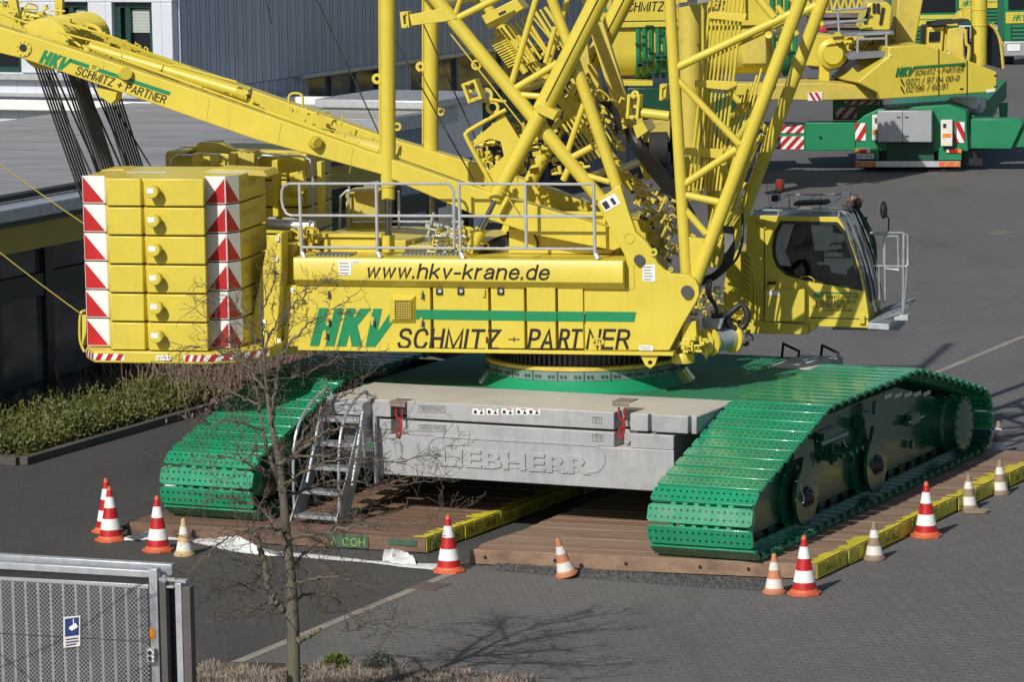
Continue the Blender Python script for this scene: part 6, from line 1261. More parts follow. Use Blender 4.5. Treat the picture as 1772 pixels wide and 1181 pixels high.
LIMBS = [  # (pixel x, y, depth offset) ... start radius px
 ([(506, 1075), (488, 1055, -.05), (468, 1030, -.1), (458, 985, -.15), (449, 945, -.2), (436, 922, -.2)], 7.5, 4.8),
 ([(508, 1108), (522, 1106, -.1), (538, 1098, -.2), (555, 1092, -.25)], 7, 3),
 ([(489, 850), (470, 800, .2), (455, 745, .3), (446, 690, .4), (432, 640, .5), (405, 600, .6), (380, 570, .6), (352, 545, .6)], 4.5, .7),
 ([(484, 805), (505, 792, -.1), (535, 770, -.2), (565, 748, -.3), (600, 738, -.3), (640, 748, -.3)], 6, .8),
 ([(505, 792), (520, 760, .2), (545, 722, .3), (575, 700, .4), (607, 680, .5), (636, 650, .5)], 3.4, .6),
 ([(470, 735), (475, 690, -.2), (482, 640, -.3), (498, 600, -.4), (530, 565, -.5), (570, 540, -.5), (620, 505, -.5)], 3.6, .6),
 ([(462, 680), (440, 650, .3), (420, 628, .4), (390, 612, .5), (355, 600, .5), (318, 602, .5)], 2.8, .5),
 ([(457, 612), (470, 575, .1), (490, 545, .1), (520, 518, .2), (545, 500, .2), (560, 486, .2)], 2.4, .5),
 ([(497, 935), (520, 928, -.2), (560, 925, -.4), (610, 915, -.5), (660, 908, -.6), (735, 905, -.7), (790, 885, -.8)], 4, .5),
 ([(503, 985), (530, 955, .2), (560, 930, .3), (590, 900, .4), (625, 885, .5)], 4, .7),
 ([(507, 1040), (540, 1030, .3), (580, 1035, .4), (605, 1062, .5), (640, 1078, .5), (702, 1090, .6)], 3.2, .5),
 ([(506, 1010), (540, 1005, -.3), (580, 998, -.5), (620, 1012, -.6), (655, 1018, -.6)], 2.8, .5),
 ([(495, 920), (470, 915, -.3), (430, 918, -.5), (390, 935, -.6), (345, 975, -.8), (305, 1010, -.9)], 3.8, .6),
 ([(458, 990), (430, 1010, -.3), (405, 1012, -.5), (375, 1015, -.6), (340, 1010, -.7)], 2.4, .5),
 ([(475, 1045), (445, 1055, .2), (420, 1060, .3), (395, 1070, .3), (355, 1078, .4)], 2.4, .5),
 ([(486, 830), (455, 812, -.2), (420, 800, -.3), (380, 790, -.4), (345, 798, -.4), (310, 808, -.4)], 3, .5),
 ([(490, 862), (520, 850, .3), (560, 838, .5), (610, 832, .6), (660, 845, .7), (700, 838, .7), (760, 832, .8)], 3.2, .5),
 ([(488, 840), (525, 818, -.4), (570, 800, -.6), (620, 790, -.7), (665, 800, -.8), (715, 795, -.8), (770, 775, -.8)], 3.0, .5),
 ([(505, 790), (545, 790, -.5), (590, 785, -.7), (640, 770, -.8), (690, 755, -.8)], 2.6, .5),
 ([(455, 745), (425, 735, -.2), (390, 728, -.4), (360, 735, -.5), (330, 728, -.5)], 2.4, .5),
 ([(448, 700), (420, 690, .2), (385, 672, .3), (350, 665, .4), (315, 640, .4)], 2.2, .5),
 ([(454, 600), (430, 565, -.1), (415, 540, -.1), (400, 520, 0), (378, 508, 0)], 2.0, .5),
 ([(452, 570), (462, 520, .1), (478, 480, .1), (470, 455, .1)], 1.8, .5),
 ([(460, 660), (500, 655, .2), (545, 640, .3), (585, 620, .4), (625, 615, .4)], 1.8, .5),
 ([(496, 935), (460, 890, .4), (425, 868, .6), (380, 860, .7), (340, 872, .8)], 2.8, .5)]
lb = MB(); tw = MB(); r_ = random.Random(11)
def twig(p, d, ln, rad, lv):
    k = 5; pts = [p]; q = p.copy(); dd = unit(d)
    for i in range(k):
        dd = unit(dd+np.array([r_.gauss(0, .22), r_.gauss(0, .22), r_.gauss(0, .22)])+VZ*.03); q = q+dd*ln/k; pts.append(q.copy())
        if r_.random() < .75:
            s = unit(np.array([r_.gauss(0, 1), r_.gauss(0, 1), r_.gauss(0, 1)])+dd*.5); tw.tube(q, q+s*r_.uniform(.012, .03), rad*.9, 4, rad*.45, False)
        if lv and r_.random() < .62:
            s = unit(np.array([r_.gauss(0, 1), r_.gauss(0, .8), r_.gauss(0, .8)+.15])+dd*1.2); twig(q, s, ln*r_.uniform(.35, .65), rad*.7, lv-1)
    tw.pipe(pts, rad, 4, 0, [max(.0022, rad*(1-.6*i/k)) for i in range(k+1)])
for li, (pts, ra, rb) in enumerate(LIMBS):
    w3 = [tp(*q) for q in pts]; n_ = len(w3)
    w3, _ = spline(w3, 6); jt = [p+np.array([r_.gauss(0, .012), r_.gauss(0, .012), r_.gauss(0, .012)])*(0 if i == 0 else 1) for i, p in enumerate(w3)]
    rr = [(ra+(rb-ra)*(i/(len(jt)-1))**.75)*PXM for i in range(len(jt))]
    lb.pipe(jt, .01, 7, 0, rr)
    if li == 1: continue
    for i in range(4, len(jt)-1):
        d = unit(jt[i+1]-jt[i])
        for _ in range(2 if r_.random() < .2 else 1 if r_.random() < .68 else 0):
            s = unit(np.array([r_.gauss(0, .8), r_.gauss(0, .8), r_.gauss(0, .7)+.1])+d*.9); twig(jt[i], s, r_.uniform(.16, .5)*(1.1 if rr[i] > .01 else .8), min(.0058, rr[i]*.5), 1 if r_.random() < .9 else 2)
    twig(jt[-1], jt[-1]-jt[-3], .3, .004, 1)
cr = lb.build('branches', bkm.m, tree); tw.build('twigs', paint('brown_twig_bark', (.115, .09, .07), .8, .3), tree, smooth=0, recalc=False)

# ================================================================== SLIDING GATE (bottom left)
GA = R(19); GN = np.array([math.sin(GA), math.cos(GA)]); GD = np.array([math.cos(GA), -math.sin(GA), 0]); GO = np.array([-3.80, 40.0])@GN
GN3 = np.array([GN[0], GN[1], 0])
def GP(px, py, off=0.): return _hit(px, py, GN, GO+off)
gt = thing('sliding_gate', 'galvanised sliding gate with vertical bars and double top rail', 'gate', GP(120, 1181)*np.array([1, 1, 0]))
def gbar(b, x0, y0, x1, y1, hpx, off0, off1):       # a beam seen edge-on from pixel line, given height and depth range
    p, q = GP(x0, y0, off0), GP(x1, y1, off0); h = hpx*40/F; q[2] = q[2]; return b.hexa(p-VZ*h, q-p, GN3*(off1-off0), VZ*h)
b = MB(); gbar(b, -60, 957, 297, 978, 11, .22, .32); gbar(b, -60, 970, 262, 989, 13, 0, .11); b.build('top_rail', M['galv'], gt, bevel=.008)
b = MB(); gbar(b, 262, 990, 299, 975, 12, .02, .3) if 0 else None; p, q = GP(264, 992, .1), GP(296, 982, .22); b.hexa(p-VZ*.08, q-p, GD*.01, VZ*.08); b.tube(GP(290, 985, .25), GP(291, 1000, .25), .015, 6); b.build('rail_tie', M['galv'], gt)
b = MB(); gbar(b, -60, 985, 258, 1002, 9, .02, .10); b.build('guide_channel', M['darksteel'], gt); b = MB(); gbar(b, -60, 995, 256, 1013, 7, -.01, .06); b.build('infill_rail', M['galv_light'], gt, bevel=.004)
b = MB()
for k in range(14):
    x = -22+k*21.8; p = GP(x, 1010+(x-120)*.05, .02); b.tube(p*np.array([1, 1, 0])+VZ*.1, p, .014, 8)
b.build('gate_bar', M['galv_light'], gt)
def gpost(name, x0, x1, yt, off0, off1, mat, par=None, lab=None):
    p, q = GP(x0, yt, off0), GP(x1, yt, off0); q[2] = p[2]; b = MB(); b.hexa(p*np.array([1, 1, 0]), (q-p)*np.array([1, 1, 0]), GN3*(off1-off0), VZ*p[2]); return b.build(name, mat, par, bevel=.006) if par else tag(b.build(name, mat, bevel=.006), lab, 'post')
gpost('gate_post', 257, 271, 985, -.02, .09, M['galv'], gt)
dk = paint('grey_brown_post', (.085, .078, .075), .5, .15)
gpo = thing('guide_post', 'double dark and galvanised guide post at the end of the sliding gate', 'post', GP(300, 1181)*np.array([1, 1, 0]))
gpost('channel', 275, 286, 1008, -.05, .05, dk, gpo); gpost('galvanised_leg', 302, 313, 1010, .0, .08, M['galv'], gpo); gpost('channel', 314, 328, 1017, -.04, .08, dk, gpo); gpost('back_leg', 287, 301, 1014, .1, .14, M['void'], gpo)
b = MB(); p = GP(275, 1006, .0); b.hexa(p, GD*.18, GN3*.06, VZ*.03); p = GP(285, 1018, -.03); b.hexa(p, GD*.10, GN3*.06, VZ*.02); p = GP(303, 1009, -.01); b.hexa(p, GD*.12, GN3*.09, VZ*.03); b.tube(GP(283, 1005, -.03), GP(284, 1000, .08), .03, 8); b.build('roller_bracket', M['galv'], gpo)
# chain-link in front of the bars
fc = thing('chain_link_fence', 'fine chain-link mesh stretched in front of the sliding gate', 'fence', GP(120, 1181, -.22)*np.array([1, 1, 0]))
b = MB(); e0 = GP(-40, 1010, -.22); e1 = GP(254, 1010, -.22); W_ = (e1-e0)@GD; ztop = GP(120, 1004, -.22)[2]; o0 = np.array([e0[0], e0[1], ztop]); Hm = ztop-.05; st = .048
k = -int(Hm/st)
while k*st < W_:
    for sg in (1, -1):
        u0 = k*st if sg > 0 else k*st+Hm
        a0, z0, a1, z1 = (u0, 0, u0+Hm, Hm) if sg > 0 else (u0, 0, u0-Hm, Hm)
        if a0 < 0: z0 = -a0 if sg > 0 else z0; a0 = 0 if sg > 0 else a0
        if sg < 0 and a0 > W_: z0 = a0-W_; a0 = W_
        if sg > 0 and a1 > W_: z1 = W_-k*st; a1 = W_
        if sg < 0 and a1 < 0: z1 = k*st+Hm; a1 = 0
        if z1-z0 > .03 and 0 <= a0 <= W_+1e-6: b.tube(o0+GD*a0-VZ*z0-GN3*(.003*sg), o0+GD*a1-VZ*z1-GN3*(.003*sg), .0028, 4, None, False)
    k += 1
b.build('wire_mesh', M['galv_light'], fc, smooth=0)
b = MB()
for z in (0, .62, 1.25): b.tube(o0-VZ*z-GN3*.006, o0+GD*W_-VZ*z-GN3*.006, .004, 5)
b.pipe([GP(-20, 1165, -.24), GP(120, 1100, -.24), GP(255, 1000, -.24)], .004, 5, 5); b.pipe([GP(-10, 1125, -.24), GP(60, 1181, -.24)], .004, 5); b.build('tension_wire', M['darksteel'], fc)
b = MB()
for y in (1010, 1032, 1055, 1080, 1103, 1130, 1155, 1180): b.pipe([GP(236, y+8, -.22), GP(246, y+2, -.24), GP(260, y, -.04)], .004, 5)
b.build('tie_wire', M['darksteel'], fc)
sg_ = thing('camera_sign', 'small blue and white video-surveillance sign hanging on the chain-link', 'sign', GP(124, 1122, -.25))
gx, gz = 40/F, 40/F
def grect(b, x0, x1, y0, y1, off, th=.003, tilt=-3): b.prism([GP(x0, y1, off), GP(x1, y1+tilt, off), GP(x1, y0+tilt, off), GP(x0, y0, off)], -GN3*th); return b
grect(MB(), 110, 139, 1069, 1122, -.25, .004).build('sign_plate', M['old_white'], sg_); grect(MB(), 112.5, 136.5, 1072, 1103, -.256, .002).build('blue_field', M['blue_sign'], sg_)
b = MB(); b.prism([GP(x, y, -.26) for x, y in ((120, 1086), (131, 1079), (135, 1086), (124, 1093))], -GN3*.002); b.prism([GP(x, y, -.26) for x, y in ((126.3, 1072), (127.7, 1071.8), (128, 1081), (126.6, 1082))], -GN3*.002); b.prism([GP(x, y, -.26) for x, y in ((119, 1088), (121, 1087), (122.5, 1090), (120.5, 1091))], -GN3*.002); b.build('camera_symbol', M['white'], sg_)
b = MB()
for i, (y, x1) in enumerate(((1107, 135), (1112, 136), (1117, 132))): grect(b, 114, x1, y, y+2.2, -.257, .002)
b.build('sign_print', M['blue_sign'], sg_)
b = MB(); grect(b, 259, 268, 1089, 1107, -.025, .002, 0); b.build('yellow_sticker', M['amber'], gt)
b = MB(); p = GP(254, 1147, -.1); b.hexa(p, GD*.085, GN3*.075, VZ*.145); sb2 = b.build('switch_box', M['old_white'], gt, bevel=.006); b = MB()
for y in (1131, 1141): q = GP(259, y, -.101); b.tube(q, q-GN3*.006, .024, 14)
b.build('socket_face', M['void'], sb2)

# ================================================================== BACKGROUND
def YPR(b, pts, Y, d, holes=()): return b.prism([pY(x, y, Y) for x, y in pts], (0, d, 0))
def yrect(b, x0, x1, y0, y1, Y, d): return YPR(b, [(x0, y1), (x1, y1), (x1, y0), (x0, y0)], Y, d)
# --- mobile crane
UB = R(12); UN = np.array([-math.sin(UB), math.cos(UB)]); UD3 = np.array([math.cos(UB), math.sin(UB), 0]); UN3 = np.array([UN[0], UN[1], 0])
base = pY(1530, 130, 105.5); UO = base[:2]@UN
def U(px, py, off=0.): return _hit(px, py, UN, UO+off)
def UPR(b, pts, o0, d): return b.prism([U(x, y, o0) for x, y in pts], UN3*d)
mc = thing('mobile_crane', 'yellow mobile crane upper works on a green carrier seen from behind', 'mobile crane', pY(1570, 290, 108)*np.array([1, 1, 0]))
b = MB(); UPR(b, [(1523, 172), (1519, 160), (1484, 142), (1537, 98), (1538, 81), (1602, 77), (1690, 110), (1725, 124), (1725, 159)], 0, 2.6); b.build('engine_housing', Y_, mc, bevel=.03)
b = MB()
for x in (1624, 1673): UPR(b, [(x, 84 if x < 1650 else 104), (x+1.2, 84 if x < 1650 else 104), (x+1.2, 166), (x, 167)], -.02, .02)
for x, y in ((1664, 113), (1661, 153), (1720, 130), (1720, 149)): UPR(b, [(x, y), (x+6, y-1), (x+6, y+1.5), (x, y+2)], -.02, .02)
b.build('panel_gap', M['black'], mc)
b = MB(); UPR(b, [(1540, 94), (1543, 94), (1543, 97), (1540, 97)], -.02, .02); UPR(b, [(1707, 155), (1722, 153), (1722, 158), (1707, 160)], -.02, .015); b.build('sticker', M['white'], mc)
def UT(s, x0, x1, y0, y1, ht, shear=.2, bold=0.):
    o = U(x0, y0, -.03); e_ = U(x1, y1, -.03); wd = np.linalg.norm(e_-o); b = MB(); h = ht*106/F; addt(b, s, o, unit(e_-o), VZ, wd-h*shear, h, shear=shear, bold=bold); b.build('lettering', M['black'], mc)
b = MB(); o = U(1549, 133, -.03); e_ = U(1671, 124, -.03); L_ = np.linalg.norm(e_-o); hkv(b, o, unit(e_-o), VZ, 16*106/F, .50, .28, L_, .24); b.build('logo', paint('dark_logo_green', (.012, .16, .05), .4, .03), mc)
UT('SCHMITZ + PARTNER', 1582, 1669, 131, 124, 10, bold=-.02); UT('0221 / 97 04 00-0', 1567, 1661, 147, 140, 11, bold=-.02); UT('02196 / 60.91', 1567, 1641, 160, 154, 11, bold=-.02)
b = MB()
for y in (142, 155): o = U(1561, y, -.03); b.pipe([o+VZ*.09-UD3*.03, o-VZ*0, o-VZ*.08+UD3*.05], .02, 5)
b.build('phone_symbol', M['black'], mc)
b = MB(); yrect(b, 1470, 1525, 118, 150, 107.5, .6); YPR(b, [(1322, 160), (1345, 145), (1430, 143), (1520, 150), (1523, 171), (1420, 174), (1330, 173)], 106, 2.2); b.build('counterweight_tray', M['yellow_worn'], mc, bevel=.03)
b = MB(); YPR(b, [(1398, 160), (1423, 159), (1423, 174), (1398, 174)], 105.97, .02); w_ = b.build('hazard_plate', M['white'], mc); b = MB()
for x in (1399, 1409): YPR(b, [(x, 160), (x+5, 160), (x+13, 173.5), (x+8, 173.5)], 105.94, .02)
b.build('red_stripe', M['red'], w_)
b = MB(); YPR(b, [(1380, 112), (1397, 62), (1420, 60), (1455, 64), (1456, 112), (1425, 116)], 107, 1.4); yrect(b, 1362, 1380, 60, 112, 107.5, 1); yrect(b, 1418, 1436, 112, 150, 107, .5); yrect(b, 1368, 1381, 115, 146, 107.4, .5); b.build('rear_frame', Y_, mc, bevel=.03)
b = MB(); b.lathe(pY(1440, 92, 106.9), (0, -1, 0), [(.42, 0), (.42, .1), (.3, .18), (.28, .3)], 20); b.lathe(pY(1450, 64, 106.6), (0, -1, 0), [(.15, 0), (.15, .2)], 12); b.build('winch_drum', Y_, mc)
r2 = random.Random(5); b = MB()
for i in range(90):
    q = pY(r2.uniform(1455, 1537), r2.uniform(62, 100), 107+r2.uniform(0, 1)); s = r2.uniform(.06, .22)
    if i % 2: b.hexa(q, (s*1.4, 0, 0), (0, s, 0), (0, 0, s))
    else: b.pipe([q, q+np.array([s, 0, s]), q+np.array([2*s, -.1, 0])], .035, 6, 4)
b.build('pump_block', Y_, mc)
b = MB(); YPR(b, [(1466, 98), (1476, 91), (1537, 88), (1537, 98), (1470, 103)], 105.8, 1.0); YPR(b, [(1456, 57), (1500, 54), (1545, 53), (1548, 59), (1500, 62), (1460, 63)], 106, .8); b.build('walkway', M['grating'], mc)
b = MB()
for q in ([(1484, 97), (1484, 60)], [(1534, 92), (1534, 58)], [(1484, 68), (1534, 66)], [(1484, 60), (1540, 57)], [(1450, 20), (1452, 55)], [(1405, 42), (1500, 34)], [(1440, 18), (1500, 13)], [(1495, 15), (1440, 18)]): b.pipe([pY(x, y, 105.9) for x, y in q], .035, 6)
b.build('walkway_rail', M['galv'], mc)
b = MB(); YPR(b, [(1489, 52), (1502, 4), (1536, 4), (1545, 12), (1541, 53)], 106.2, 1.6); ho = b.build('engine_hood', Y_, mc, bevel=.05)
b = MB()
for q in ([(1494, 40), (1501, 12), (1506, 12), (1500, 40)], [(1510, 22), (1510, 5), (1515, 5), (1515, 22)], [(1517, 22), (1517, 5), (1522, 5), (1522, 23)], [(1521, 42), (1526, 12), (1531, 13), (1526, 42)]): YPR(b, q, 106.15, .03)
b.build('hood_vent', M['void'], ho)
b = MB(); YPR(b, [(1555, -15), (1600, -15), (1584, 76), (1546, 80)], 107.5, 1.6); b.build('telescopic_boom', M['yellow_worn'], mc, bevel=.04)
b = MB(); b.tube(pY(1695, -15, 108), pY(1694, 112, 108), .22, 24); b.tube(pY(1694.5, 15, 108), pY(1694.5, 17, 108), .235, 24); b.tube(pY(1694.5, 42, 108), pY(1694.5, 44, 108), .235, 24); b.build('luffing_cylinder', Y_, mc)
b = MB(); YPR(b, [(1605, 48), (1634, 44), (1630, 96), (1604, 88)], 107.6, 1.8); YPR(b, [(1641, 50), (1667, 46), (1668, 96), (1676, 112), (1655, 100), (1638, 86)], 107.4, .2); YPR(b, [(1634, 44), (1642, 44), (1640, 92), (1630, 96)], 107.7, 1.7); cabm = b.build('operator_cab', M['yellow_worn'], mc, bevel=.03)
b = MB(); YPR(b, [(1608, 55), (1627, 54), (1626, 71), (1607, 72)], 107.55, .03); YPR(b, [(1669, 47), (1678, 46), (1678, 104), (1670, 95)], 107.6, .05); YPR(b, [(1709, 40), (1720, 48), (1730, 70), (1734, 90), (1734, 119), (1709, 112)], 108.2, 1.2); b.build('cab_window', M['dark_glass'], cabm)
b = MB(); b.pipe([pY(x, y, 108.1) for x, y in ((1709, 40), (1721, 49), (1731, 72), (1736, 118))], .045, 8, 4); b.pipe([pY(x, y, 107.5) for x, y in ((1671, 50), (1672, 75), (1677, 82), (1675, 108))], .05, 8, 4); b.pipe([pY(x, y, 107.9) for x, y in ((1718, 38), (1740, 85))], .02, 6); b.build('cab_pillar', M['yellow_worn'], cabm)
b = MB(); YPR(b, [(1612, 41), (1678, 34), (1678, 38), (1612, 45)], 107.4, 1.4); b.build('cab_roof_bar', M['void'], mc)
b = MB(); YPR(b, [(1648, 33), (1660, 20), (1672, 14), (1676, 34)], 108.5, .4); YPR(b, [(1667, 15), (1680, 15), (1680, 36), (1667, 36)], 108.2, .3); b.build('hose_reel', Y_, mc)
# carrier
CA = R(11); CD3 = np.array([math.sin(CA), math.cos(CA), 0]); CX3 = np.array([math.cos(CA), -math.sin(CA), 0]); CN = np.array([math.sin(CA), math.cos(CA)]); CO = pY(1570, 280, 106.0)[:2]@CN
def C(px, py, off=0.): return _hit(px, py, CN, CO+off)
def CPR(b, pts, o0, d): return b.prism([C(x, y, o0) for x, y in pts], CD3*d)
def crect(b, x0, x1, y0, y1, o0, d): return CPR(b, [(x0, y1), (x1, y1), (x1, y0), (x0, y0)], o0, d)
gm_ = paint('carrier_green', (.010, .20, .085), .4, .08, .2, (.03, .12, .06))
b = MB(); CPR(b, [(1480, 262), (1481, 212), (1495, 200), (1520, 188), (1640, 181), (1672, 192), (1676, 262)], 0, 1.6); b.build('rear_body', gm_, mc, bevel=.03)
b = MB(); p = C(1505, 262, 1.61); b.hexa(p, CX3*2.6, CD3*14, VZ*.9); b.build('chassis', gm_, mc); b = MB(); p = C(1560, 215, 1.0); b.hexa(p-VZ*.3, CX3*2.0, CD3*14, VZ*.55); b.build('deck', M['green_deck'], mc)
b = MB(); p = C(1681, 200, 2.5); b.tube(p, p+CD3*12, .12, 10); p = C(1660, 196, 2.0); b.hexa(p, CX3*.6, CD3*2, VZ*.25); b.build('deck_edge', M['galv'], mc)
b = MB(); p = C(1640, 188, 1.5); b.hexa(p, CX3*.8, CD3*1.2, VZ*.25); b.build('stowed_mat', M['white'], mc)
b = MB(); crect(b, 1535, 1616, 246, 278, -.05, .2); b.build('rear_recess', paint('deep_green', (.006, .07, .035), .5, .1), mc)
b = MB(); crect(b, 1479, 1521, 256, 277, -.10, .2); crect(b, 1624, 1664, 256, 277, -.10, .2); b.build('lamp_panel', gm_, mc, bevel=.01)
for x0, s in ((1480, 1), (1637, -1)):
    b = MB(); crect(b, x0+(7 if s > 0 else 0), x0+(28 if s > 0 else 20), 258, 264.5, -.14, .04); tl_ = b.build('tail_lamp', M['tail_red'], mc); b = MB(); crect(b, x0 if s > 0 else x0+20.3, x0+6.6 if s > 0 else x0+27, 258, 264.5, -.14, .04); b.build('indicator', M['amber'], tl_); b = MB(); crect(b, x0+20 if s > 0 else x0+1, x0+26 if s > 0 else x0+5, 258.5, 264, -.15, .01); b.build('reversing_lens', M['white'], tl_)
b = MB(); crect(b, 1479, 1512, 266, 274.5, -.13, .02); np_ = b.build('number_plate', M['white'], mc); o = C(1483, 273, -.135); b = MB(); v, f = flat_text('K:HV 9336', o, CX3, VZ, 27*106/F, 5.5*106/F); b.add(v, f); b.build('lettering', M['black'], np_); b = MB(); crect(b, 1479.2, 1482, 266.3, 274.2, -.134, .003); b.build('blue_band', M['blue_sign'], np_)
b = MB(); crect(b, 1480, 1662, 279, 289, -.25, .12); bp_ = b.build('bumper', M['galv_light'], mc); b = MB(); crect(b, 1480, 1515, 279.5, 288.5, -.27, .02); crect(b, 1625, 1662, 279.5, 288.5, -.27, .02); b.build('reflector', paint('orange_reflector', (.72, .13, .05), .4, .1), bp_)
b = MB()
for x in (1486, 1500, 1632, 1648): CPR(b, [(x, 288), (x+6, 288), (x+12, 280), (x+6, 280)], -.275, .003)
b.build('red_stripe', paint('pale_amber', (.5, .3, .08), .4), bp_)
b = MB(); crect(b, 1519, 1612, 192, 246, -.55, .5); cbx = b.build('cabinet', M['grey_box'], mc, bevel=.015); b = MB(); crect(b, 1561.3, 1562.2, 192, 246, -.556, .006); 
for x, y in ((1552, 202), (1566, 202), (1566, 235)): crect(b, x, x+6, y, y+1.6, -.57, .02)
b.build('cabinet_latch', M['void'], cbx); b = MB(); crect(b, 1509, 1518.5, 199, 243, -.35, .3); crect(b, 1628, 1648, 208, 253, -.3, .28); b.build('side_cabinet', M['old_white'], mc, bevel=.015)
b = MB(); crect(b, 1632, 1637, 214, 221, -.32, .02); crect(b, 1514, 1517, 204, 213, -.37, .02); b.build('cabinet_symbol', M['void'], mc); b = MB(); crect(b, 1631, 1645, 231, 237, -.32, .02); crect(b, 1510, 1518, 225, 232, -.37, .02); b.build('cabinet_tag', M['amber'], mc)
def hazard(x0, x1, y0, y1, off, n_, sl, par=mc, up=1, fr=CPR):
    b = MB(); fr(b, [(x0, y1), (x1, y1), (x1, y0), (x0, y0)], off, .012); w_ = b.build('hazard_plate', M['white'], par); b = MB(); d = (x1-x0)/n_
    h = y1-y0
    for k in range(-3, n_+1):
        pts = [(x0+d*k, y1), (x0+d*(k+.5), y1), (x0+d*(k+.5)+sl, y0), (x0+d*k+sl, y0)]
        # clip to plate
        def clip(P_, lim, sgn):
            out = []
            for i in range(len(P_)):
                a, c = P_[i], P_[(i+1) % len(P_)]; ia, ic = sgn*(a[0]-lim) <= 0, sgn*(c[0]-lim) <= 0
                if ia: out.append(a)
                if ia != ic: t = (lim-a[0])/(c[0]-a[0]); out.append((lim, a[1]+(c[1]-a[1])*t))
            return out
        q = clip(clip(pts, x1, 1), x0, -1) if len(pts) > 2 else []
        if len(q) > 2: fr(b, q, off-.012, .01)
    b.build('red_stripe', M['red'], w_)
hazard(1480, 1498, 213, 243, -.02, 1, 18); hazard(1651, 1669, 211, 247, -.02, 1, -18)
b = MB(); crect(b, 1393, 1480, 212, 261, .25, .7); CPR(b, [(1326, 258), (1326, 216), (1394, 216), (1394, 258)], .35, .5); ou = b.build('outrigger', gm_, mc, bevel=.02)
hazard(1326, 1391, 216, 230, .33, 4, 14); hazard(1326, 1391, 236, 258, .33, 4, 20); hazard(1462, 1522, 174, 181, 1.2, 4, 8); hazard(1447, 1483, 186, 205, 1.2, 2, 16)
b = MB(); crect(b, 1441, 1526, 173, 208, 1.22, .5); b.build('outrigger', gm_, mc, bevel=.02)
b = MB(); b.tube(C(1338, 246, .3), C(1338, 246, .25), .07, 12); b.tube(C(1419, 237, .24), C(1419, 237, .2), .04, 10); b.build('outrigger_bore', M['void'], mc)
b = MB(); CPR(b, [(1680, 257), (1680, 206), (1766, 206), (1770, 215), (1750, 258)], -.1, .7); CPR(b, [(1752, 255), (1768, 222), (1800, 222), (1800, 255)], .05, .4); CPR(b, [(1730, 206), (1742, 206), (1744, 178), (1728, 178)], 2.0, .3); b.build('outrigger', gm_, mc, bevel=.02)
for k, (dx, dy) in enumerate(((1560, 1.2), (1560, 2.9), (1560, 5.5), (1560, 7.2))):
    for sx_ in (-1.3, .95, ):
        q = C(1570, 288, dy)*np.array([1, 1, 0])+CX3*sx_+VZ*.58; b = MB(); b.lathe(q, CX3, [(.25, 0), (.52, .01), (.58, .06), (.58, .32), (.52, .37), (.25, .38)], 24); wh = b.build('wheel', M['tyre'], mc)
b = MB(); crect(b, 1480, 1700, 262, 286, .3, .1); b.build('mud_flap', M['rubber'], mc)
# --- tractors at the upper right
def tractor(x0, x1, yb, Y, lab, main):
    z0 = pY(x0, yb, Y)[2]; X0, X1 = pY(x0, yb, Y)[0], pY(x1, yb, Y)[0]; W2 = X1-X0
    o = thing('truck', lab, 'truck', (X0+W2/2, Y, 0), 'tractor units parked at the back')
    def bx(n, u0, u1, zz0, zz1, y0, d, mat, par=None, bv=.02): b = MB(); b.hexa((X0+W2*u0, Y+y0, zz0), (W2*(u1-u0), 0, 0), (0, d, 0), (0, 0, zz1-zz0)); return b.build(n, mat, par or o, bevel=bv)
    cab_ = bx('cab', 0, 1, .9, 3.4, 0, 2.2, main, bv=.08); bx('windscreen', .06, .94, 2.15, 3.1, -.03, .03, M['dark_glass'], cab_, 0); bx('nose_panel', .02, .98, 1.62, 2.05, -.04, .035, Y_, cab_, .01)
    for k in range(4): bx('grille_bar', .12, .88, 1.0+.15*k, 1.09+.15*k, -.05, .045, gm_, cab_, .01)
    bx('grille', .1, .9, .97, 1.56, -.02, .02, M['void'], cab_, 0); bx('bumper', -.01, 1.01, .35, .93, -.12, .5, M['grey_box'], o, .04)
    for u in (.04, .76): bx('headlight', u, u+.2, .55, .82, -.15, .03, M['white'], o, .02)
    b = MB(); v, f = flat_text('HKV', np.array([X0+W2*.12, Y-.045, 1.70]), np.array([1., 0, 0]), VZ, W2*.2, .26, .3, .04); b.add(v, f); b.build('logo', M['logo_green'], cab_)
    bx('logo_stripe', .34, .94, 1.86, 1.9, -.044, .004, M['logo_green'], cab_, 0)
    for u in (.02, .82):
        b = MB(); b.lathe((X0+W2*u, Y+.7, .5), (1, 0, 0), [(.3, 0), (.5, .02), (.5, .36), (.3, .38)], 20); b.build('wheel', M['tyre'], o)
    return o
tractor(1548, 1660, 78, 149, 'green truck with grille bars, partly hidden behind the mobile crane', gm_); tractor(1738, 1850, 104, 150, 'yellow-fronted green truck at the right edge of the photo', gm_); tractor(1655, 1738, 78, 162, 'dark green truck standing back between the two nearer trucks', paint('dark_truck_green', (.006, .07, .035), .4, .1))
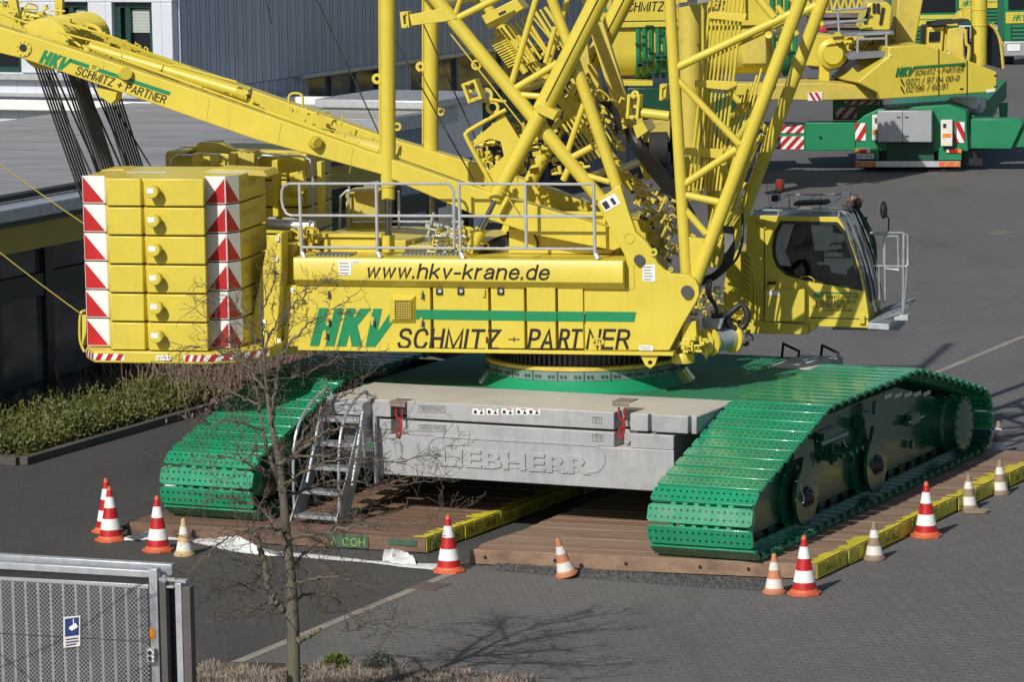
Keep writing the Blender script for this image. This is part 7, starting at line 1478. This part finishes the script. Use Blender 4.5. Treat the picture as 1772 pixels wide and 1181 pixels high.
# --- telescopic boom lying behind the crane
BY = 99
bo = thing('boom_section', 'long yellow telescopic boom section with green collars behind the lattice', 'crane boom', pY(1200, 140, BY)*np.array([1, 1, 0]), None)
zt0, zb0 = pY(1200, -40, BY)[2], pY(1200, 132, BY)[2]; xl, xr = pY(1046, 60, BY)[0], pY(1430, 60, BY)[0]
b = MB(); rad = .62; zc = zb0+rad; prof = [(rad, zt0), (rad, zc)]+[(rad*math.cos(a), zc-rad*math.sin(a)) for a in np.linspace(.15, math.pi-.15, 12)]+[(-rad, zc), (-rad, zt0)]
xl2 = pY(1380, 60, BY)[0]
b.prism([np.array([xl, BY+.7+y, z]) for y, z in prof], (xl2-xl, 0, 0)); b.build('boom_shell', Y_, bo)
b = MB(); z1, z2 = pY(1200, 45, BY)[2], pY(1200, 36, BY)[2]; b.hexa((xl, BY-.06, z1), (xl2-xl, 0, 0), (0, .1, 0), (0, 0, z2-z1)); z1, z2 = pY(1200, 34, BY)[2], pY(1200, -40, BY)[2]; b.hexa((xl-.3, BY-.05, z1), (pY(1290, 0, BY)[0]-xl+.3, 0, 0), (0, .09, 0), (0, 0, z2-z1)); b.build('name_board', Y_, bo, bevel=.01)
o = pY(1030, 21, BY-.06); wd = pY(1258, 21, BY)[0]-o[0]; b = MB(); v, f = flat_text('SCHMITZ + PARTNER', o+np.array([.62, 0, 0]), np.array([1., 0, 0]), VZ, wd-.7, 17*BY/F, .2, .0); b.add(v, f); b.build('lettering', M['black'], bo)
b = MB(); hkv(b, o-np.array([.25, 0, 0]), np.array([1., 0, 0]), VZ, .4, .85, .28, wd-.1, .2); b.build('logo', M['logo_green'], bo)
for k, x in enumerate((1100, 1111, 1122, 1134, 1146, 1332, 1345, 1358, 1371)):
    b = MB(); X = pY(x, 60, BY)[0]; b.prism([np.array([X, BY+.7+y*1.16, zc+(z-zc)*1.13]) for y, z in prof], (.095 if k < 5 else .11, 0, 0)); b.build('green_collar', gm_, bo, bevel=.01)
r3 = random.Random(8); b = MB()
for i in range(46):
    x = r3.choice((r3.uniform(1096, 1150), r3.uniform(1330, 1375))); q = pY(x, r3.uniform(45, 135), BY-.06); s = r3.uniform(.05, .14); b.hexa(q, (s, 0, 0), (0, .12, 0), (0, 0, s*.8)) if i % 2 else b.tube(q, q+np.array([s*2, 0, 0]), s*.35, 8)
b.build('collar_fitting', paint('dark_collar_green', (.008, .08, .04), .4, .1), bo)
b = MB(); yrect(b, 1284, 1328, 46, 112, BY+.05, 1.2); b.build('boom_head', M['yellow_worn'], bo, bevel=.05)
b = MB(); yrect(b, 1050, 1130, 140, 149, BY-.2, 1.8); yrect(b, 1270, 1330, 145, 165, BY-.2, 1.5); b.build('support_plate', Y_, bo, bevel=.02)
b = MB()
for x in (1075, 1300): yrect(b, x-8, x+8, 150, 290, BY+.3, .6)
b.build('trestle', M['darksteel'], bo)
# service truck under the boom
st_ = thing('service_truck', 'dark green low truck with yellow mudguard half hidden behind the lattice', 'truck', pY(1120, 262, 104)*np.array([1, 1, 0]))
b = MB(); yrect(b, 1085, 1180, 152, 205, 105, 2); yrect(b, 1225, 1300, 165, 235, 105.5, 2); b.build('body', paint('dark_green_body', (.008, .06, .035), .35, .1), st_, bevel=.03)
b = MB(); YPR(b, [(1100, 250), (1098, 206), (1112, 204), (1117, 222), (1112, 248)], 104, .5); YPR(b, [(1112, 248), (1116, 212), (1160, 205), (1160, 242)], 104.2, 2); b.build('mudguard', M['yellow_worn'], st_, bevel=.03)
b = MB(); yrect(b, 1104, 1110, 240, 246, 103.96, .03); b.build('tail_lamp', M['tail_red'], st_)
b = MB(); b.lathe(pY(1122, 256, 104.5), (1, 0, 0), [(.3, 0), (.55, .01), (.55, .5), (.3, .52)], 20); b.lathe(pY(1160, 252, 105), (1, 0, 0), [(.3, 0), (.5, .01), (.5, .5), (.3, .52)], 20); yrect(b, 1100, 1190, 248, 262, 105, .3); b.build('wheel', M['tyre'], st_)
# stacked lattice pieces on old timber, far back
lt_ = thing('lattice_stack', 'yellow lattice boom pieces stacked far behind the mobile crane', 'lattice boom', pY(1450, 22, 125))
b = MB(); LY = 125
for y0 in (-6, 22):
    b.tube(pY(1380, y0+2, LY), pY(1510, y0-4, LY), .06, 6)
for k in range(9): x = 1390+k*13; b.tube(pY(x, 22, LY), pY(x+7, -6, LY), .045, 6); b.tube(pY(x+7, -6, LY), pY(x+13, 22, LY), .045, 6); b.tube(pY(x, 18, LY+1.2), pY(x+9, -10, LY+1.2), .045, 6)
b.build('lattice', Y_, lt_)
ts_ = thing('timber_stack', 'stack of weathered boards under the far lattice pieces', 'timber stack', pY(1450, 60, 125)*np.array([1, 1, 0]))
b = MB()
for k in range(5): yrect(b, 1400, 1500, 22+k*9+.6, 30+k*9, 124.6+(k % 2)*.1, 1.6)
b.build('boards', paint('weathered_board', (.20, .16, .14), .8, .3), ts_); b = MB(); yrect(b, 1405, 1496, 67, 120, 125, 1.4); b.build('crate_base', M['void'], ts_)
b = MB(); yrect(b, 1417, 1432, 46, 58, 123, .8); o = b.build('red_canister', paint('red_plastic', (.4, .03, .06), .5, .1), bevel=.06); tag(o, 'small red canister on the boom frame beside the timber stack', 'canister')

# ================================================================== PERSON behind the cab
def skin_body(name, joints, edges, mat, parent, sub=2):
    me = bpy.data.meshes.new(name); org = ORG[parent]; me.from_pydata([tuple(np.array(j[0])-org) for j in joints], edges, [])
    ob = bpy.data.objects.new(name, me); COL.objects.link(ob); ob.parent = parent; ORG[ob] = org; me.materials.append(mat)
    bpy.context.view_layer.objects.active = ob; m = ob.modifiers.new('skin', 'SKIN'); m.use_smooth_shade = True
    if not me.skin_vertices: 
        bm = bmesh.new(); bm.from_mesh(me); bm.verts.layers.skin.verify(); bm.to_mesh(me); bm.free()
    for i, j in enumerate(joints): me.skin_vertices[0].data[i].radius = j[1] if isinstance(j[1], tuple) else (j[1], j[1])
    me.skin_vertices[0].data[0].use_root = True
    s_ = ob.modifiers.new('sub', 'SUBSURF'); s_.levels = sub; s_.render_levels = sub; return ob
pc = CE+.35
s1, zf_ = qS(1508, 535, pc); zf_ = qS(1508, 560, pc)[1]
s_h, z_h = qS(1474, 352, pc)
feet = SW(s1, pc, zf_)
b = MB(); b.hexa(SW(s1-.55, CE+.02, zf_-.06), V3SX*1.0, V3SY*.75, VZ*.05); part('side_walkway', b, M['grating'])
man = thing('person', 'person in a dark green jacket bending forward behind the windscreen of the cab', 'person', feet)
J = lambda ds, dc, z: SW(s1+ds, pc+dc, zf_+z)
H_ = z_h-zf_; k_ = H_/1.62
jn = [(J(0, 0, .90*k_), (.13, .15)), (J(-.05, 0, 1.12*k_), (.12, .15)), (J(-.14, 0, 1.35*k_), (.12, .18)), (J(-.19, 0, 1.46*k_), (.06, .07)), (J(-.25, 0, 1.55*k_), (.07, .07)), (J(-.27, 0, 1.66*k_), (.085, .075)),
      (J(.0, -.1, .85*k_), .085), (J(-.03, -.12, .48*k_), .065), (J(.03, -.12, .07), .045), (J(-.1, -.13, .04), .04), (J(.0, .1, .85*k_), .085), (J(-.03, .12, .48*k_), .065), (J(.03, .12, .07), .045), (J(-.1, .13, .04), .04),
      (J(-.14, -.2, 1.38*k_), .06), (J(-.2, -.26, 1.1*k_), .045), (J(-.42, -.22, 1.0*k_), .035), (J(-.5, -.2, 1.0*k_), .03), (J(-.14, .2, 1.38*k_), .06), (J(-.2, .26, 1.1*k_), .045), (J(-.42, .2, 1.05*k_), .035), (J(-.5, .2, 1.06*k_), .03)]
ed = [(0, 1), (1, 2), (2, 3), (3, 4), (4, 5), (0, 6), (6, 7), (7, 8), (8, 9), (0, 10), (10, 11), (11, 12), (12, 13), (2, 14), (14, 15), (15, 16), (16, 17), (2, 18), (18, 19), (19, 20), (20, 21)]
skin_body('body', jn, ed, M['jacket'], man)
b = MB(); c = J(-.265, 0, 1.62*k_); b.sph(c, .105, 12, (1, .82, 1.12)); b.sph(c+V3SX*-.1+VZ*-.01, .022, 6); 
for dc in (-.085, .085): b.sph(c+V3SY*dc, .028, 6, (1, .5, 1.2))
b.build('head', M['skin'], man)
b = MB(); b.sph(c+V3SX*.03+VZ*-.005, .108, 12, (.95, .86, .95)); b.build('hair', paint('short_dark_hair', (.04, .03, .025), .8, .2), man)
hb = MB()
for dc in (-.2, .2):
    w_ = J(-.5, dc, (1.0 if dc < 0 else 1.06)*k_); hb.sph(w_-V3SX*.05, .045, 8, (1.1, .8, .5))
    for f in range(4): hb.pipe([w_-V3SX*.08+V3SY*(f-1.5)*.02, w_-V3SX*(.12+.01*(f in (1, 2)))+V3SY*(f-1.5)*.022-VZ*.01, w_-V3SX*(.14+.015*(f in (1, 2)))+V3SY*(f-1.5)*.022-VZ*.035], .009, 6, 3)
    hb.pipe([w_-V3SX*.04+V3SY*.035, w_-V3SX*.08+V3SY*.07-VZ*.01, w_-V3SX*.11+V3SY*.075-VZ*.02], .010, 6, 3)
hb.build('hand', M['skin'], man)
if bpy.data.objects.get('t'): pass
